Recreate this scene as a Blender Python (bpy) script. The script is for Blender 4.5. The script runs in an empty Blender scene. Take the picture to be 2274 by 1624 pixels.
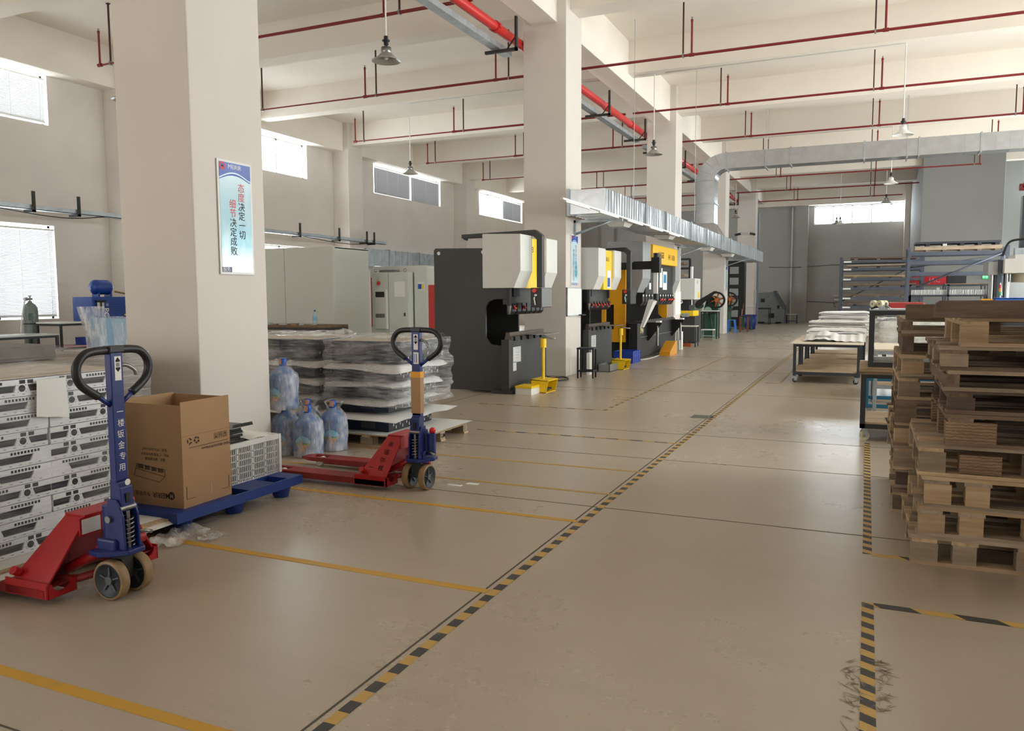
import bpy, math, random
from mathutils import Vector, Matrix, Euler, noise as mn
PI = math.pi
R = math.radians
random.seed(7)
sc = bpy.context.scene
C = sc.collection

# ---------------- camera, world, light, exposure ----------------
cam_d = bpy.data.cameras.new('camera')
cam = bpy.data.objects.new('camera', cam_d)
C.objects.link(cam)
sc.camera = cam
PITCH, YAW, ROLL = -0.0869, -0.420896, -0.00506
_f = Vector((math.sin(YAW)*math.cos(PITCH), math.cos(YAW)*math.cos(PITCH), math.sin(PITCH)))
_r = Vector((math.cos(YAW), -math.sin(YAW), 0))
_u = _r.cross(_f)
_c, _s = math.cos(ROLL), math.sin(ROLL)
_rt = _c*_r + _s*_u
_up = _c*_u - _s*_r
cam.matrix_world = Matrix(((_rt.x, _up.x, -_f.x, 0), (_rt.y, _up.y, -_f.y, 0), (_rt.z, _up.z, -_f.z, 1.5), (0, 0, 0, 1)))
cam_d.sensor_width = 36
cam_d.lens = 36*1756.8/2274
cam_d.clip_start = 0.05
cam_d.clip_end = 400

world = bpy.data.worlds.new('world')
sc.world = world
world.use_nodes = True
bg = world.node_tree.nodes['Background']
bg.inputs[0].default_value = (0.93, 0.965, 1.0, 1)
bg.inputs[1].default_value = 4.0

sc.view_settings.view_transform = 'Standard'
sc.view_settings.look = 'None'
sc.view_settings.gamma = 1
sc.view_settings.use_curve_mapping = False
sc.view_settings.exposure = 0.80
sc.cycles.use_denoising = True
sc.cycles.max_bounces = 8
sc.cycles.diffuse_bounces = 5
sc.cycles.glossy_bounces = 3
sc.cycles.transmission_bounces = 4
sc.cycles.transparent_max_bounces = 10
sc.cycles.caustics_reflective = False
sc.cycles.caustics_refractive = False
sc.cycles.sample_clamp_indirect = 6

def area(name, loc, direction, w, h, L, color=(1, 1, 1)):
    d = bpy.data.lights.new(name, 'AREA')
    d.shape = 'RECTANGLE'
    d.size = w
    d.size_y = h
    d.energy = L*PI*w*h
    d.color = color
    o = bpy.data.objects.new(name, d)
    C.objects.link(o)
    o.location = loc
    dv = Vector(direction).normalized()
    # local -Z is the light's direction, local Y kept vertical
    z = -dv
    up = Vector((0, 0, 1)) if abs(dv.z) < 0.9 else Vector((0, 1, 0))
    x = up.cross(z).normalized()
    y = z.cross(x)
    o.rotation_euler = Matrix((x, y, z)).transposed().to_euler()
    return o
# daylight standing in the real window openings: high and low windows of the left wall, of the unseen right wall,
# and the far window; two unseen fill lights are added behind the camera, with no opening there
SKY = (0.96, 0.98, 1.0)
WARM = (1.0, 0.985, 0.955)
for k in range(0, 4):
    yc = 9.87 + 8.95*k
    area('daylight', (-17.55, yc, 5.95), (1, 0, -0.12), 5.2, 1.2, 5.5, SKY)
    area('daylight', (-17.55, yc, 2.1), (1, 0, -0.08), 5.2, 2.2, 3.0, SKY)
for k in range(0, 4):
    yc = 9.87 + 8.95*k
    g = 1 if k < 3 else .3
    area('daylight', (7.6, yc, 5.95), (-1, 0, -0.15), 5.2, 1.2, 10.5*g, WARM)
    area('daylight', (7.6, yc, 2.0), (-1, 0, -0.05), 5.2, 2.4, 9.8*g, WARM)
area('daylight', (-0.4, 46.6, 5.7), (0, -1, -0.1), 4.8, 1.2, 12.0, SKY)
area('fill_light', (2.0, -6.2, 2.2), (0, 1, 0.05), 5.0, 4.2, 1.1, WARM)  # added fill before the closed wall, brightens faces turned to the camera
area('fill_light', (-10.0, -6.2, 3.0), (0, 1, 0.05), 6.0, 4.6, 3.2, WARM)

# ---------------- materials ----------------
MATS = {}
def _new(name):
    m = bpy.data.materials.new(name)
    m.use_nodes = True
    nt = m.node_tree
    return m, nt, nt.nodes['Principled BSDF']
def _coords(nt, scale=(1, 1, 1), kind='Object'):
    tc = nt.nodes.new('ShaderNodeTexCoord')
    mp = nt.nodes.new('ShaderNodeMapping')
    mp.inputs['Scale'].default_value = scale
    nt.links.new(tc.outputs[kind], mp.inputs[0])
    return mp.outputs[0]
def _noise(nt, vec, scale, detail=3, rough=.5):
    n = nt.nodes.new('ShaderNodeTexNoise')
    n.inputs['Scale'].default_value = scale
    n.inputs['Detail'].default_value = detail
    n.inputs['Roughness'].default_value = rough
    nt.links.new(vec, n.inputs['Vector'])
    return n.outputs['Fac']
def _ramp(nt, fac, stops):
    r = nt.nodes.new('ShaderNodeValToRGB')
    e = r.color_ramp.elements
    while len(e) < len(stops): e.new(0.5)
    for i, (p, c) in enumerate(stops):
        e[i].position = p
        e[i].color = (*c, 1) if len(c) == 3 else c
    nt.links.new(fac, r.inputs[0])
    return r.outputs[0]
def _mix(nt, fac, a, b, mode='MIX'):
    m = nt.nodes.new('ShaderNodeMix')
    m.data_type = 'RGBA'
    m.blend_type = mode
    for s, v in ((0, fac), (6, a), (7, b)):
        if hasattr(v, 'is_linked') or hasattr(v, 'links'): nt.links.new(v, m.inputs[s])
        elif s == 0: m.inputs[0].default_value = v
        else: m.inputs[s].default_value = (*v, 1) if len(v) == 3 else v
    return m.outputs[2]
def _math(nt, op, a, b=None):
    m = nt.nodes.new('ShaderNodeMath')
    m.operation = op
    for i, v in enumerate((a, b)):
        if v is None: continue
        if hasattr(v, 'links'): nt.links.new(v, m.inputs[i])
        else: m.inputs[i].default_value = v
    return m.outputs[0]
def _bump(nt, p, h, strength, dist=0.01):
    b = nt.nodes.new('ShaderNodeBump')
    b.inputs['Strength'].default_value = strength
    b.inputs['Distance'].default_value = dist
    nt.links.new(h, b.inputs['Height'])
    nt.links.new(b.outputs[0], p.inputs['Normal'])
def srgb(r, g, b):
    f = lambda c: (c/255/12.92) if c/255 <= .04045 else ((c/255+.055)/1.055)**2.4
    return (f(r), f(g), f(b))
def mat(name, col, rough=.5, metal=0, var=0.12, scale=4, bump=0, bscale=60, spec=.5, coat=0, stretch=(1, 1, 1), emit=0, kind='Object', rand=0):
    """plain surface with a little uneven colour and optional fine relief; col is sRGB 0-255"""
    if name in MATS: return MATS[name]
    m, nt, p = _new(name)
    c = srgb(*col)
    out = None
    if var > 0:
        v = _coords(nt, stretch, kind)
        n = _noise(nt, v, scale, 4, .6)
        out = _ramp(nt, n, [(.3, tuple(x*(1-var) for x in c)), (.7, tuple(min(1, x*(1+var)) for x in c))])
    if rand > 0:
        oi = nt.nodes.new('ShaderNodeObjectInfo')
        hsv = nt.nodes.new('ShaderNodeHueSaturation')
        mr = nt.nodes.new('ShaderNodeMapRange')
        mr.inputs[3].default_value = 1-rand
        mr.inputs[4].default_value = 1+rand
        nt.links.new(oi.outputs['Random'], mr.inputs[0])
        nt.links.new(mr.outputs[0], hsv.inputs['Value'])
        if out is None: hsv.inputs['Color'].default_value = (*c, 1)
        else: nt.links.new(out, hsv.inputs['Color'])
        out = hsv.outputs[0]
    if out is None: p.inputs['Base Color'].default_value = (*c, 1)
    else: nt.links.new(out, p.inputs['Base Color'])
    p.inputs['Roughness'].default_value = rough
    p.inputs['Metallic'].default_value = metal
    p.inputs['Specular IOR Level'].default_value = spec
    if coat: p.inputs['Coat Weight'].default_value = coat
    if emit:
        p.inputs['Emission Color'].default_value = (*c, 1)
        p.inputs['Emission Strength'].default_value = emit
    if bump:
        v = _coords(nt, stretch, kind)
        _bump(nt, p, _noise(nt, v, bscale, 3), bump, .005)
    MATS[name] = m
    return m
def wood(name, light, dark, contrast=.5, rand=.18, ply=0, rough=.8):
    if name in MATS: return MATS[name]
    m, nt, p = _new(name)
    v = _coords(nt, (2.2, 26, 26))
    oi = nt.nodes.new('ShaderNodeObjectInfo')
    ad = nt.nodes.new('ShaderNodeVectorMath')
    nt.links.new(v, ad.inputs[0])
    cb = nt.nodes.new('ShaderNodeCombineXYZ')
    r40 = _math(nt, 'MULTIPLY', oi.outputs['Random'], 40)
    for i in range(3): nt.links.new(r40, cb.inputs[i])
    nt.links.new(cb.outputs[0], ad.inputs[1])
    n1 = _noise(nt, ad.outputs[0], 1.0, 6, .65)
    a, b = srgb(*light), srgb(*dark)
    colr = _ramp(nt, n1, [(.5-contrast*.42, b), (.5+contrast*.35, a)])
    v2 = _coords(nt, (1, 1, 1))
    n2 = _noise(nt, v2, 3.0, 2)
    colr = _mix(nt, _ramp(nt, n2, [(.45, (0, 0, 0)), (.8, (.6, .6, .6))]), colr, b)
    hgt = n1
    if ply:
        w = nt.nodes.new('ShaderNodeTexWave')
        w.wave_type = 'BANDS'
        w.bands_direction = 'Z'
        w.inputs['Scale'].default_value = ply
        w.inputs['Distortion'].default_value = 3.5
        w.inputs['Detail'].default_value = 5
        w.inputs['Detail Scale'].default_value = 2.5
        nt.links.new(v2, w.inputs['Vector'])
        colr = _mix(nt, _math(nt, 'MULTIPLY', w.outputs['Fac'], .55), colr, tuple(x*.4 for x in b))
        hgt = w.outputs['Fac']
    hsv = nt.nodes.new('ShaderNodeHueSaturation')
    mr = nt.nodes.new('ShaderNodeMapRange')
    mr.inputs[3].default_value = 1-rand
    mr.inputs[4].default_value = 1+rand
    nt.links.new(oi.outputs['Random'], mr.inputs[0])
    nt.links.new(mr.outputs[0], hsv.inputs['Value'])
    nt.links.new(colr, hsv.inputs['Color'])
    nt.links.new(hsv.outputs[0], p.inputs['Base Color'])
    p.inputs['Roughness'].default_value = rough
    p.inputs['Specular IOR Level'].default_value = .25
    _bump(nt, p, hgt, .5, .004)
    MATS[name] = m
    return m
def film(name, lo=.08, hi=.6, stretch=(1.5, 1.5, 14), scale=3.5, bump=.8, tint=(1, 1, 1), rough=.16):
    if name in MATS: return MATS[name]
    m, nt, p = _new(name)
    out = nt.nodes['Material Output']
    v = _coords(nt, stretch)
    n = _noise(nt, v, scale, 5, .62)
    v2 = _coords(nt, (1, 1, 1.6))
    n2 = _noise(nt, v2, 2.2, 2, .5)
    f = _ramp(nt, _math(nt, 'MULTIPLY', _math(nt, 'ADD', n, n2), .5), [(.40, (lo,)*3), (.62, (hi,)*3)])
    p.inputs['Base Color'].default_value = (*[.9*t for t in tint], 1)
    p.inputs['Roughness'].default_value = rough
    p.inputs['Specular IOR Level'].default_value = .9
    _bump(nt, p, n, bump, .03)
    tr = nt.nodes.new('ShaderNodeBsdfTransparent')
    tr.inputs[0].default_value = (*tint, 1)
    mx = nt.nodes.new('ShaderNodeMixShader')
    nt.links.new(f, mx.inputs[0])
    nt.links.new(tr.outputs[0], mx.inputs[1])
    nt.links.new(p.outputs[0], mx.inputs[2])
    nt.links.new(mx.outputs[0], out.inputs[0])
    MATS[name] = m
    return m

# ---------------- geometry ----------------
class MB:
    def __init__(s):
        s.v = []; s.f = []; s.m = []; s.sm = []
    def add(s, vs, fs, m=0, smooth=False, T=None):
        b = len(s.v)
        if T is not None: vs = [T @ Vector(p) for p in vs]
        s.v += [tuple(p) for p in vs]
        for f in fs:
            s.f.append(tuple(b+i for i in f)); s.m.append(m); s.sm.append(smooth)
        return s
    def box(s, x0, x1, y0, y1, z0, z1, m=0, T=None):
        vs = [(x0, y0, z0), (x1, y0, z0), (x1, y1, z0), (x0, y1, z0), (x0, y0, z1), (x1, y0, z1), (x1, y1, z1), (x0, y1, z1)]
        return s.add(vs, [(0, 3, 2, 1), (4, 5, 6, 7), (0, 1, 5, 4), (1, 2, 6, 5), (2, 3, 7, 6), (3, 0, 4, 7)], m, False, T)
    def cyl(s, p0, p1, r0, r1=None, n=16, m=0, caps=True, smooth=True):
        p0, p1 = Vector(p0), Vector(p1)
        r1 = r0 if r1 is None else r1
        d = (p1-p0).normalized()
        a = d.orthogonal().normalized(); b = d.cross(a)
        vs = []
        for p, r in ((p0, r0), (p1, r1)):
            for i in range(n):
                t = 2*PI*i/n
                vs.append(p + (a*math.cos(t)+b*math.sin(t))*r)
        s.add(vs, [(i, (i+1) % n, n+(i+1) % n, n+i) for i in range(n)], m, smooth)
        if caps:
            s.add(vs[:n], [tuple(range(n-1, -1, -1))], m); s.add(vs[n:], [tuple(range(n))], m)
        return s
    def tube(s, pts, r, n=8, m=0, closed=False, sq=None):
        pts = [Vector(p) for p in pts]
        k = len(pts); vs = []; prev = None
        for i, p in enumerate(pts):
            if closed: d = pts[(i+1) % k]-pts[i-1]
            else: d = pts[min(i+1, k-1)]-pts[max(i-1, 0)]
            d.normalize()
            if prev is None: a = d.orthogonal().normalized()
            else:
                a = prev - d*prev.dot(d)
                a = a.normalized() if a.length > 1e-6 else d.orthogonal().normalized()
            prev = a; b = d.cross(a)
            for j in range(n):
                t = 2*PI*j/n
                vs.append(p + (a*math.cos(t)+b*math.sin(t))*r)
        rng = k if closed else k-1
        fs = [(i*n+j, i*n+(j+1) % n, ((i+1) % k)*n+(j+1) % n, ((i+1) % k)*n+j) for i in range(rng) for j in range(n)]
        if not closed: fs += [tuple(range(n-1, -1, -1)), tuple((k-1)*n+j for j in range(n))]
        return s.add(vs, fs, m, True)
    def prism(s, poly, ax, a, b, m=0, T=None):
        """poly: 2-D outline; ax: extrusion axis 'x' -> poly is (y,z), 'y' -> (x,z), 'z' -> (x,y)"""
        mk = {'x': lambda u, v, w: (w, u, v), 'y': lambda u, v, w: (u, w, v), 'z': lambda u, v, w: (u, v, w)}[ax]
        n = len(poly)
        ar = sum(poly[i][0]*poly[(i+1) % n][1]-poly[(i+1) % n][0]*poly[i][1] for i in range(n))
        if (ar < 0) != (ax == 'y'): poly = poly[::-1]
        if a > b: a, b = b, a
        vs = [mk(u, v, a) for u, v in poly]+[mk(u, v, b) for u, v in poly]
        fs = [tuple(range(n-1, -1, -1)), tuple(range(n, 2*n))]+[(i, (i+1) % n, n+(i+1) % n, n+i) for i in range(n)]
        return s.add(vs, fs, m, False, T)
    def lathe(s, prof, c=(0, 0, 0), n=24, m=0, smooth=True, T=None):
        vs = []; k = len(prof)
        for r, z in prof:
            for i in range(n):
                t = 2*PI*i/n
                vs.append((c[0]+r*math.cos(t), c[1]+r*math.sin(t), c[2]+z))
        fs = [(i*n+j, i*n+(j+1) % n, (i+1)*n+(j+1) % n, (i+1)*n+j) for i in range(k-1) for j in range(n)]
        return s.add(vs, fs, m, smooth, T)
    def ball(s, c, r, n=12, k=8, m=0, sz=1):
        return s.lathe([(r*math.sin(PI*i/k)+1e-5, -r*sz*math.cos(PI*i/k)) for i in range(k+1)], c, n, m)
    def grid(s, fn, nu, nv, m=0, smooth=True, closed=False):
        vs = [fn(i/nu, j/nv) for i in range(nu+(0 if closed else 1)) for j in range(nv+1)]
        w = nv+1; K = nu if closed else nu+1
        fs = [(i*w+j, ((i+1) % K)*w+j, ((i+1) % K)*w+j+1, i*w+j+1) for i in range(nu) for j in range(nv)]
        return s.add(vs, fs, m, smooth)
    def build(s, name, mats, parent=None, world=False, bev=0, at=None, seg=2):
        me = bpy.data.meshes.new(name)
        vs = s.v
        if parent is not None and world:
            root = parent
            while root.parent: root = root.parent
            inv = (Matrix.Translation(root.location) @ root.rotation_euler.to_matrix().to_4x4()).inverted()
            vs = [tuple(inv @ Vector(p)) for p in vs]
        loc = (0, 0, 0)
        if parent is None:
            xs = [p[0] for p in vs]; ys = [p[1] for p in vs]; zs = [p[2] for p in vs]
            loc = at or ((min(xs)+max(xs))/2, (min(ys)+max(ys))/2, min(zs))
            vs = [(p[0]-loc[0], p[1]-loc[1], p[2]-loc[2]) for p in vs]
        me.from_pydata(vs, [], s.f)
        if not isinstance(mats, (list, tuple)): mats = [mats]
        for m in mats: me.materials.append(m)
        me.polygons.foreach_set('material_index', s.m)
        me.polygons.foreach_set('use_smooth', s.sm)
        me.update()
        o = bpy.data.objects.new(name, me)
        C.objects.link(o)
        o.location = loc
        if parent is not None: o.parent = parent
        if bev:
            b = o.modifiers.new('bevel', 'BEVEL'); b.width = bev; b.segments = seg; b.limit_method = 'ANGLE'; b.angle_limit = R(40)
        return o
def tag(o, label=None, cat=None, group=None, kind=None):
    if label: o['label'] = label
    if cat: o['category'] = cat
    if group: o['group'] = group
    if kind: o['kind'] = kind
    return o
def thing(name, label, cat, loc=(0, 0, 0), rz=0, group=None):
    o = bpy.data.objects.new(name, None)
    C.objects.link(o)
    o.empty_display_size = .1
    o.location = loc; o.rotation_euler = (0, 0, rz)
    return tag(o, label, cat, group)
def dup(root, loc, rz=0, label=None, group=None):
    r = root.copy(); C.objects.link(r)
    r.location = loc; r.rotation_euler = (0, 0, rz)
    if label: r['label'] = label
    if group: r['group'] = group
    for ch in list(root.children):
        c = ch.copy(); C.objects.link(c); c.parent = r
        for g in list(ch.children):
            d = g.copy(); C.objects.link(d); d.parent = c
    return r
def struct(name, mb, m, parent=None, **k):
    o = mb.build(name, m, parent, **k)
    if parent is None: o['kind'] = 'structure'
    return o
def one(mb, name, m, label, cat, group=None, **k):
    return tag(mb.build(name, m, **k), label, cat, group)
_meshes = {}
def piece(name, size, m, loc, parent, rot=(0, 0, 0), bev=0):
    """a box-shaped piece (board, block ...) long along its own x, sharing its mesh with alike pieces"""
    key = (tuple(round(x, 4) for x in size), m.name, bev)
    if key not in _meshes:
        a, b, c = (x/2 for x in size)
        mb = MB()
        if bev:
            mb.prism([(-b+bev, -c), (b-bev, -c), (b, -c+bev), (b, c-bev), (b-bev, c), (-b+bev, c), (-b, c-bev), (-b, -c+bev)], 'x', -a, a)
        else: mb.box(-a, a, -b, b, -c, c)
        me = bpy.data.meshes.new(name)
        me.from_pydata(mb.v, [], mb.f); me.materials.append(m); me.update()
        _meshes[key] = me
    o = bpy.data.objects.new(name, _meshes[key])
    C.objects.link(o)
    o.location = loc; o.rotation_euler = rot; o.parent = parent
    return o
def text(s, size, m, o, u, v, parent=None, name='lettering', align='CENTER', world=False, extr=0.0, sx=1.0, bold=0.0, ls=1.0):
    """flat print: o origin, u reading direction, v up direction"""
    cu = bpy.data.curves.new('t', 'FONT')
    cu.body = s; cu.size = size; cu.align_x = align; cu.align_y = 'CENTER'; cu.extrude = extr; cu.offset = bold*(.35 if s.isascii() else .0)
    cu.space_line = ls
    cu.resolution_u = 2
    to = bpy.data.objects.new('t', cu)
    C.objects.link(to)
    dg = bpy.context.evaluated_depsgraph_get()
    me = bpy.data.meshes.new_from_object(to.evaluated_get(dg))
    bpy.data.objects.remove(to); bpy.data.curves.remove(cu)
    u = Vector(u).normalized(); v = Vector(v).normalized(); w = u.cross(v)
    T = Matrix(((u.x*sx, v.x, w.x, o[0]), (u.y*sx, v.y, w.y, o[1]), (u.z*sx, v.z, w.z, o[2]), (0, 0, 0, 1)))
    if world and parent is not None:
        root = parent
        while root.parent: root = root.parent
        T = (Matrix.Translation(root.location) @ root.rotation_euler.to_matrix().to_4x4()).inverted() @ T
    me.transform(T)
    me.materials.clear(); me.materials.append(m)
    ob = bpy.data.objects.new(name, me)
    C.objects.link(ob)
    if parent is not None: ob.parent = parent
    return ob
def smooth_path(pts, k=6):
    """Catmull-Rom through points"""
    P = [Vector(p) for p in pts]; P = [P[0]*2-P[1]]+P+[P[-1]*2-P[-2]]
    out = []
    for i in range(1, len(P)-2):
        for j in range(k):
            t = j/k
            a, b, c, d = P[i-1], P[i], P[i+1], P[i+2]
            out.append(.5*((2*b)+(c-a)*t+(2*a-5*b+4*c-d)*t*t+(3*b-3*c+d-a)*t**3))
    out.append(P[-2])
    return out
def rnd(a, b): return random.uniform(a, b)
# ---------------- shared materials ----------------
M_wall = mat('wall_paint', (218, 211, 203), .85, var=.045, scale=.9, bump=.15, bscale=8, spec=.2)
M_ceil = mat('ceiling_paint', (236, 228, 217), .9, var=.03, scale=.8, bump=.1, bscale=5, spec=.2)
M_far = mat('far_wall_paint', (178, 176, 172), .85, var=.07, scale=.7, spec=.2)
M_room = mat('grey_partition_paint', (146, 146, 143), .8, var=.02, scale=.5, spec=.2)
M_red = mat('pipe_red', (128, 34, 35), .35, var=.12, scale=3, spec=.5)
M_redb = mat('main_pipe_red', (205, 42, 42), .3, var=.08, scale=3)
M_rod = mat('hanger_dark', (70, 34, 32), .6, var=.1)
M_brk = mat('bracket_dark_steel', (60, 56, 52), .6, metal=.3, var=.15)
M_galv = mat('galvanised_steel', (190, 194, 197), .28, metal=.85, var=.10, scale=3, bump=.25, bscale=9, stretch=(1, 1, 1))
M_galvd = mat('galvanised_dull', (176, 184, 188), .45, metal=.7, var=.2, scale=5, bump=.2, bscale=8)
M_wht = mat('white_enamel', (228, 228, 224), .45, var=.03)
M_lampin = mat('lamp_shade_metal', (176, 173, 166), .4, metal=.4, var=.08)
M_blk = mat('black_plastic', (26, 26, 28), .45, var=.15)
M_blkm = mat('black_metal', (36, 37, 38), .5, var=.12, metal=.1)
M_steel = mat('bare_steel', (150, 150, 148), .35, metal=.9, var=.15)
M_dsteel = mat('dark_steel_frame', (58, 62, 68), .5, var=.12, metal=.3)
M_blue = mat('jack_blue', (28, 44, 112), .4, var=.12, scale=8, spec=.5)
M_jred = mat('jack_red', (176, 32, 38), .38, var=.16, scale=5, bump=.1, bscale=30)
M_fork = mat('fork_worn_red', (142, 44, 42), .5, var=.25, scale=6)
M_white = mat('paper_white', (236, 236, 232), .7, var=.02)
M_print = mat('black_print', (30, 30, 30), .8, var=0)
M_wood1 = wood('pine_pale', (206, 184, 152), (160, 132, 100), .6)
M_wood2 = wood('pine_grey', (184, 168, 146), (126, 110, 92), .7)
M_wood3 = wood('wood_weathered', (150, 130, 112), (96, 78, 64), .7)
M_wood4 = wood('wood_dark_old', (128, 110, 100), (84, 70, 62), .5, rand=.12)
M_ply = wood('laminated_block', (172, 148, 122), (118, 92, 70), .7, ply=19)
M_plyb = wood('plywood_sheet', (212, 190, 160), (170, 144, 112), .5, rand=.08)
M_yel = mat('machine_yellow', (246, 206, 22), .4, var=.04)
M_yel2 = mat('machine_amber', (232, 164, 30), .4, var=.05)
M_mgrey = mat('machine_light_grey', (214, 213, 207), .45, var=.03)
M_mgrey2 = mat('machine_mid_grey', (152, 154, 154), .45, var=.04)
M_mblk = mat('machine_charcoal', (54, 54, 52), .5, var=.1, scale=2, bump=.05)
M_scr = mat('poster_blue', (34, 84, 176), .35, var=0)
M_rack = mat('rack_blue_grey', (80, 86, 98), .5, var=.1, metal=.2)
M_foam = mat('white_foam_sheet', (232, 231, 228), .6, var=.04, bump=.2, bscale=6)
M_green = mat('machine_green', (44, 84, 62), .5, var=.15)
M_rubber = mat('wheel_tread_tan', (150, 124, 90), .55, var=.22, scale=14)
M_crateblue = mat('crate_blue', (34, 68, 168), .45, var=.06)
M_film = film('stretch_film', .04, .45, (1.5, 1.5, 22), 3)
M_bag = film('thin_clear_bag', .10, .60, (6, 6, 1.6), 4, .8, rough=.2)
# ---------------- floor ----------------
def floor_mat():
    m, nt, p = _new('painted_concrete')
    v = _coords(nt)
    n1 = _noise(nt, v, .35, 4, .55)
    n2 = _noise(nt, v, 2.3, 6, .7)
    n3 = _noise(nt, v, 70, 3, .6)
    vs = _coords(nt, (.6, 3.0, 1))
    n4 = _noise(nt, vs, 1.2, 6, .7)
    a, b, c = srgb(186, 173, 155), srgb(174, 160, 141), srgb(178, 163, 144)
    col = _ramp(nt, n1, [(.35, a), (.62, b)])
    col = _mix(nt, _ramp(nt, n2, [(.45, (0, 0, 0)), (.75, (.4, .4, .4))]), col, c)
    col = _mix(nt, _ramp(nt, n4, [(.55, (0, 0, 0)), (.78, (.22, .22, .22))]), col, srgb(120, 108, 92))
    col = _mix(nt, _ramp(nt, n3, [(.62, (0, 0, 0)), (.72, (.35, .35, .35))]), col, srgb(110, 100, 84))
    # scattered small dark spots
    vo = nt.nodes.new('ShaderNodeTexVoronoi'); vo.inputs['Scale'].default_value = 1.7
    vo.inputs['Randomness'].default_value = 1
    nt.links.new(v, vo.inputs['Vector'])
    n5 = _noise(nt, v, 25, 2)
    d = _math(nt, 'ADD', vo.outputs['Distance'], _math(nt, 'MULTIPLY', n5, .05))
    col = _mix(nt, _ramp(nt, d, [(.030, (.55, .55, .55)), (.042, (0, 0, 0))]), col, srgb(74, 70, 64))
    nt.links.new(col, p.inputs['Base Color'])
    r = _math(nt, 'ADD', _math(nt, 'MULTIPLY', n2, .12), _math(nt, 'ADD', _math(nt, 'MULTIPLY', n1, .20), .14))
    nt.links.new(r, p.inputs['Roughness'])
    p.inputs['Specular IOR Level'].default_value = .55
    _bump(nt, p, _math(nt, 'ADD', _math(nt, 'MULTIPLY', n3, .25), n2), .10, .01)
    return m
M_floor = floor_mat()
struct('floor', MB().box(-17.3, 7.3, -6.6, 46.3, -.2, 0), M_floor)
# expansion joints cut in the slab, seen as dark hairlines
M_joint = mat('joint_filler', (92, 86, 76), .9, var=.2)
k = 0
for y in (-1.9, 1.7, 5.3, 7.1, 8.5, 12.3, 16.0, 19.6, 23.2, 26.8, 30.4, 34.0):
    k += 1
    struct('trim_%d' % k, MB().box(-16.9, 6.9, y-.004, y+.004, 0, .0015), M_joint)
for x in (-5.4, -1.745, 1.9):
    k += 1
    struct('trim_%d' % k, MB().box(x-.005, x+.005, -6, 45.5, 0, .0016), M_joint)

# ---------------- walls with their openings ----------------
CY = [-3.95, 4.97, 13.86, 22.9, 31.7, 40.6]     # front faces of the column row
WIN = [(-1.6, 3.45), (7.35, 12.42), (16.35, 21.5), (25.37, 30.48), (34.25, 39.42)]
def side_wall(name, x0, x1, skip=()):
    mb = MB()
    ys = -6.6
    for i, (a, b) in enumerate(WIN):
        if i in skip: continue
        mb.box(x0, x1, ys, a, 0, 7.6)
        mb.box(x0, x1, a, b, 0, 1.05); mb.box(x0, x1, a, b, 3.16, 5.4); mb.box(x0, x1, a, b, 6.5, 7.6)
        ys = b
    mb.box(x0, x1, ys, 46.3, 0, 7.6)
    return struct(name, mb, M_wall)
side_wall('wall_left', -17.3, -17.0, (0,))
side_wall('wall_right', 7.0, 7.3, (0,))
mb = MB()
mb.box(-17, -2.72, 46, 46.3, 0, 7.6); mb.box(1.95, 7, 46, 46.3, 0, 7.6)
mb.box(-2.72, 1.95, 46, 46.3, 0, 5.27); mb.box(-2.72, 1.95, 46, 46.3, 6.24, 7.6)
struct('wall_back', mb, M_far)
mb = MB()
mb.box(-17.3, 7.3, -6.6, -6.3, 0, 7.6)
struct('wall_front', mb, M_wall)
struct('ceiling', MB().box(-17.3, 7.3, -6.6, 46.3, 7.45, 7.65), M_ceil)
# closed room in the far right corner
struct('wall_room', MB().box(1.88, 4.72, 36.0, 46, 0, 7.45), M_room, bev=.02)
struct('wall_recess', MB().box(4.72, 7, 39.5, 39.7, 0, 7.45), M_room)
# columns, wall piers, girders and cross beams
for i, y in enumerate(CY):
    struct('column', MB().box(-5.945, -5.1, y, y+.85, 0, 7.55), M_wall, bev=.012)
    struct('pier', MB().box(-17, -16.36, y, y+.85, 0, 7.55), M_wall, bev=.012)
    struct('pier', MB().box(6.4, 7, y, y+.85, 0, 7.55), M_wall, bev=.012)
    struct('pier', MB().box(-16.36, -16.33, y, y+.85, 0, .001), M_wall) if False else None
    struct('beam', MB().box(-16.6, -5.72, y+.2, y+.7, 6.7, 7.55), M_ceil, bev=.01)
    struct('beam', MB().box(-5.33, 7, y+.2, y+.7, 6.7, 7.55), M_ceil, bev=.01)
for y in (.65, 9.6, 18.58, 27.5, 36.4):
    struct('beam', MB().box(-16.6, -5.72, y, y+.42, 6.7, 7.55), M_ceil, bev=.01)
    struct('beam', MB().box(-5.33, 7, y, y+.42, 6.7, 7.55), M_ceil, bev=.01)
struct('beam', MB().box(-5.77, -5.28, -6.3, 46, 6.45, 7.55), M_ceil, bev=.01)
for i in range(5):
    struct('beam', MB().box(-17, -16.55, CY[i]+.85, CY[i+1], 6.5, 7.55), M_ceil, bev=.01)
struct('beam', MB().box(-17, 1.88, 45.5, 46, 6.28, 7.55), M_ceil, bev=.01)
for x in (-14.2, -3.4):
    struct('pier', MB().box(x-.4, x+.4, 45.7, 46, 0, 7.45), M_far)
struct('pier', MB().box(1.62, 1.87, 45.2, 46, 0, 7.45), M_wall)
# bluish end panel beyond the last column
struct('wall_end_panel', MB().box(-5.6, -5.02, 41.6, 41.7, 0, 5.6), mat('panel_blue_grey', (150, 160, 170), .5, var=.05))

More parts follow.
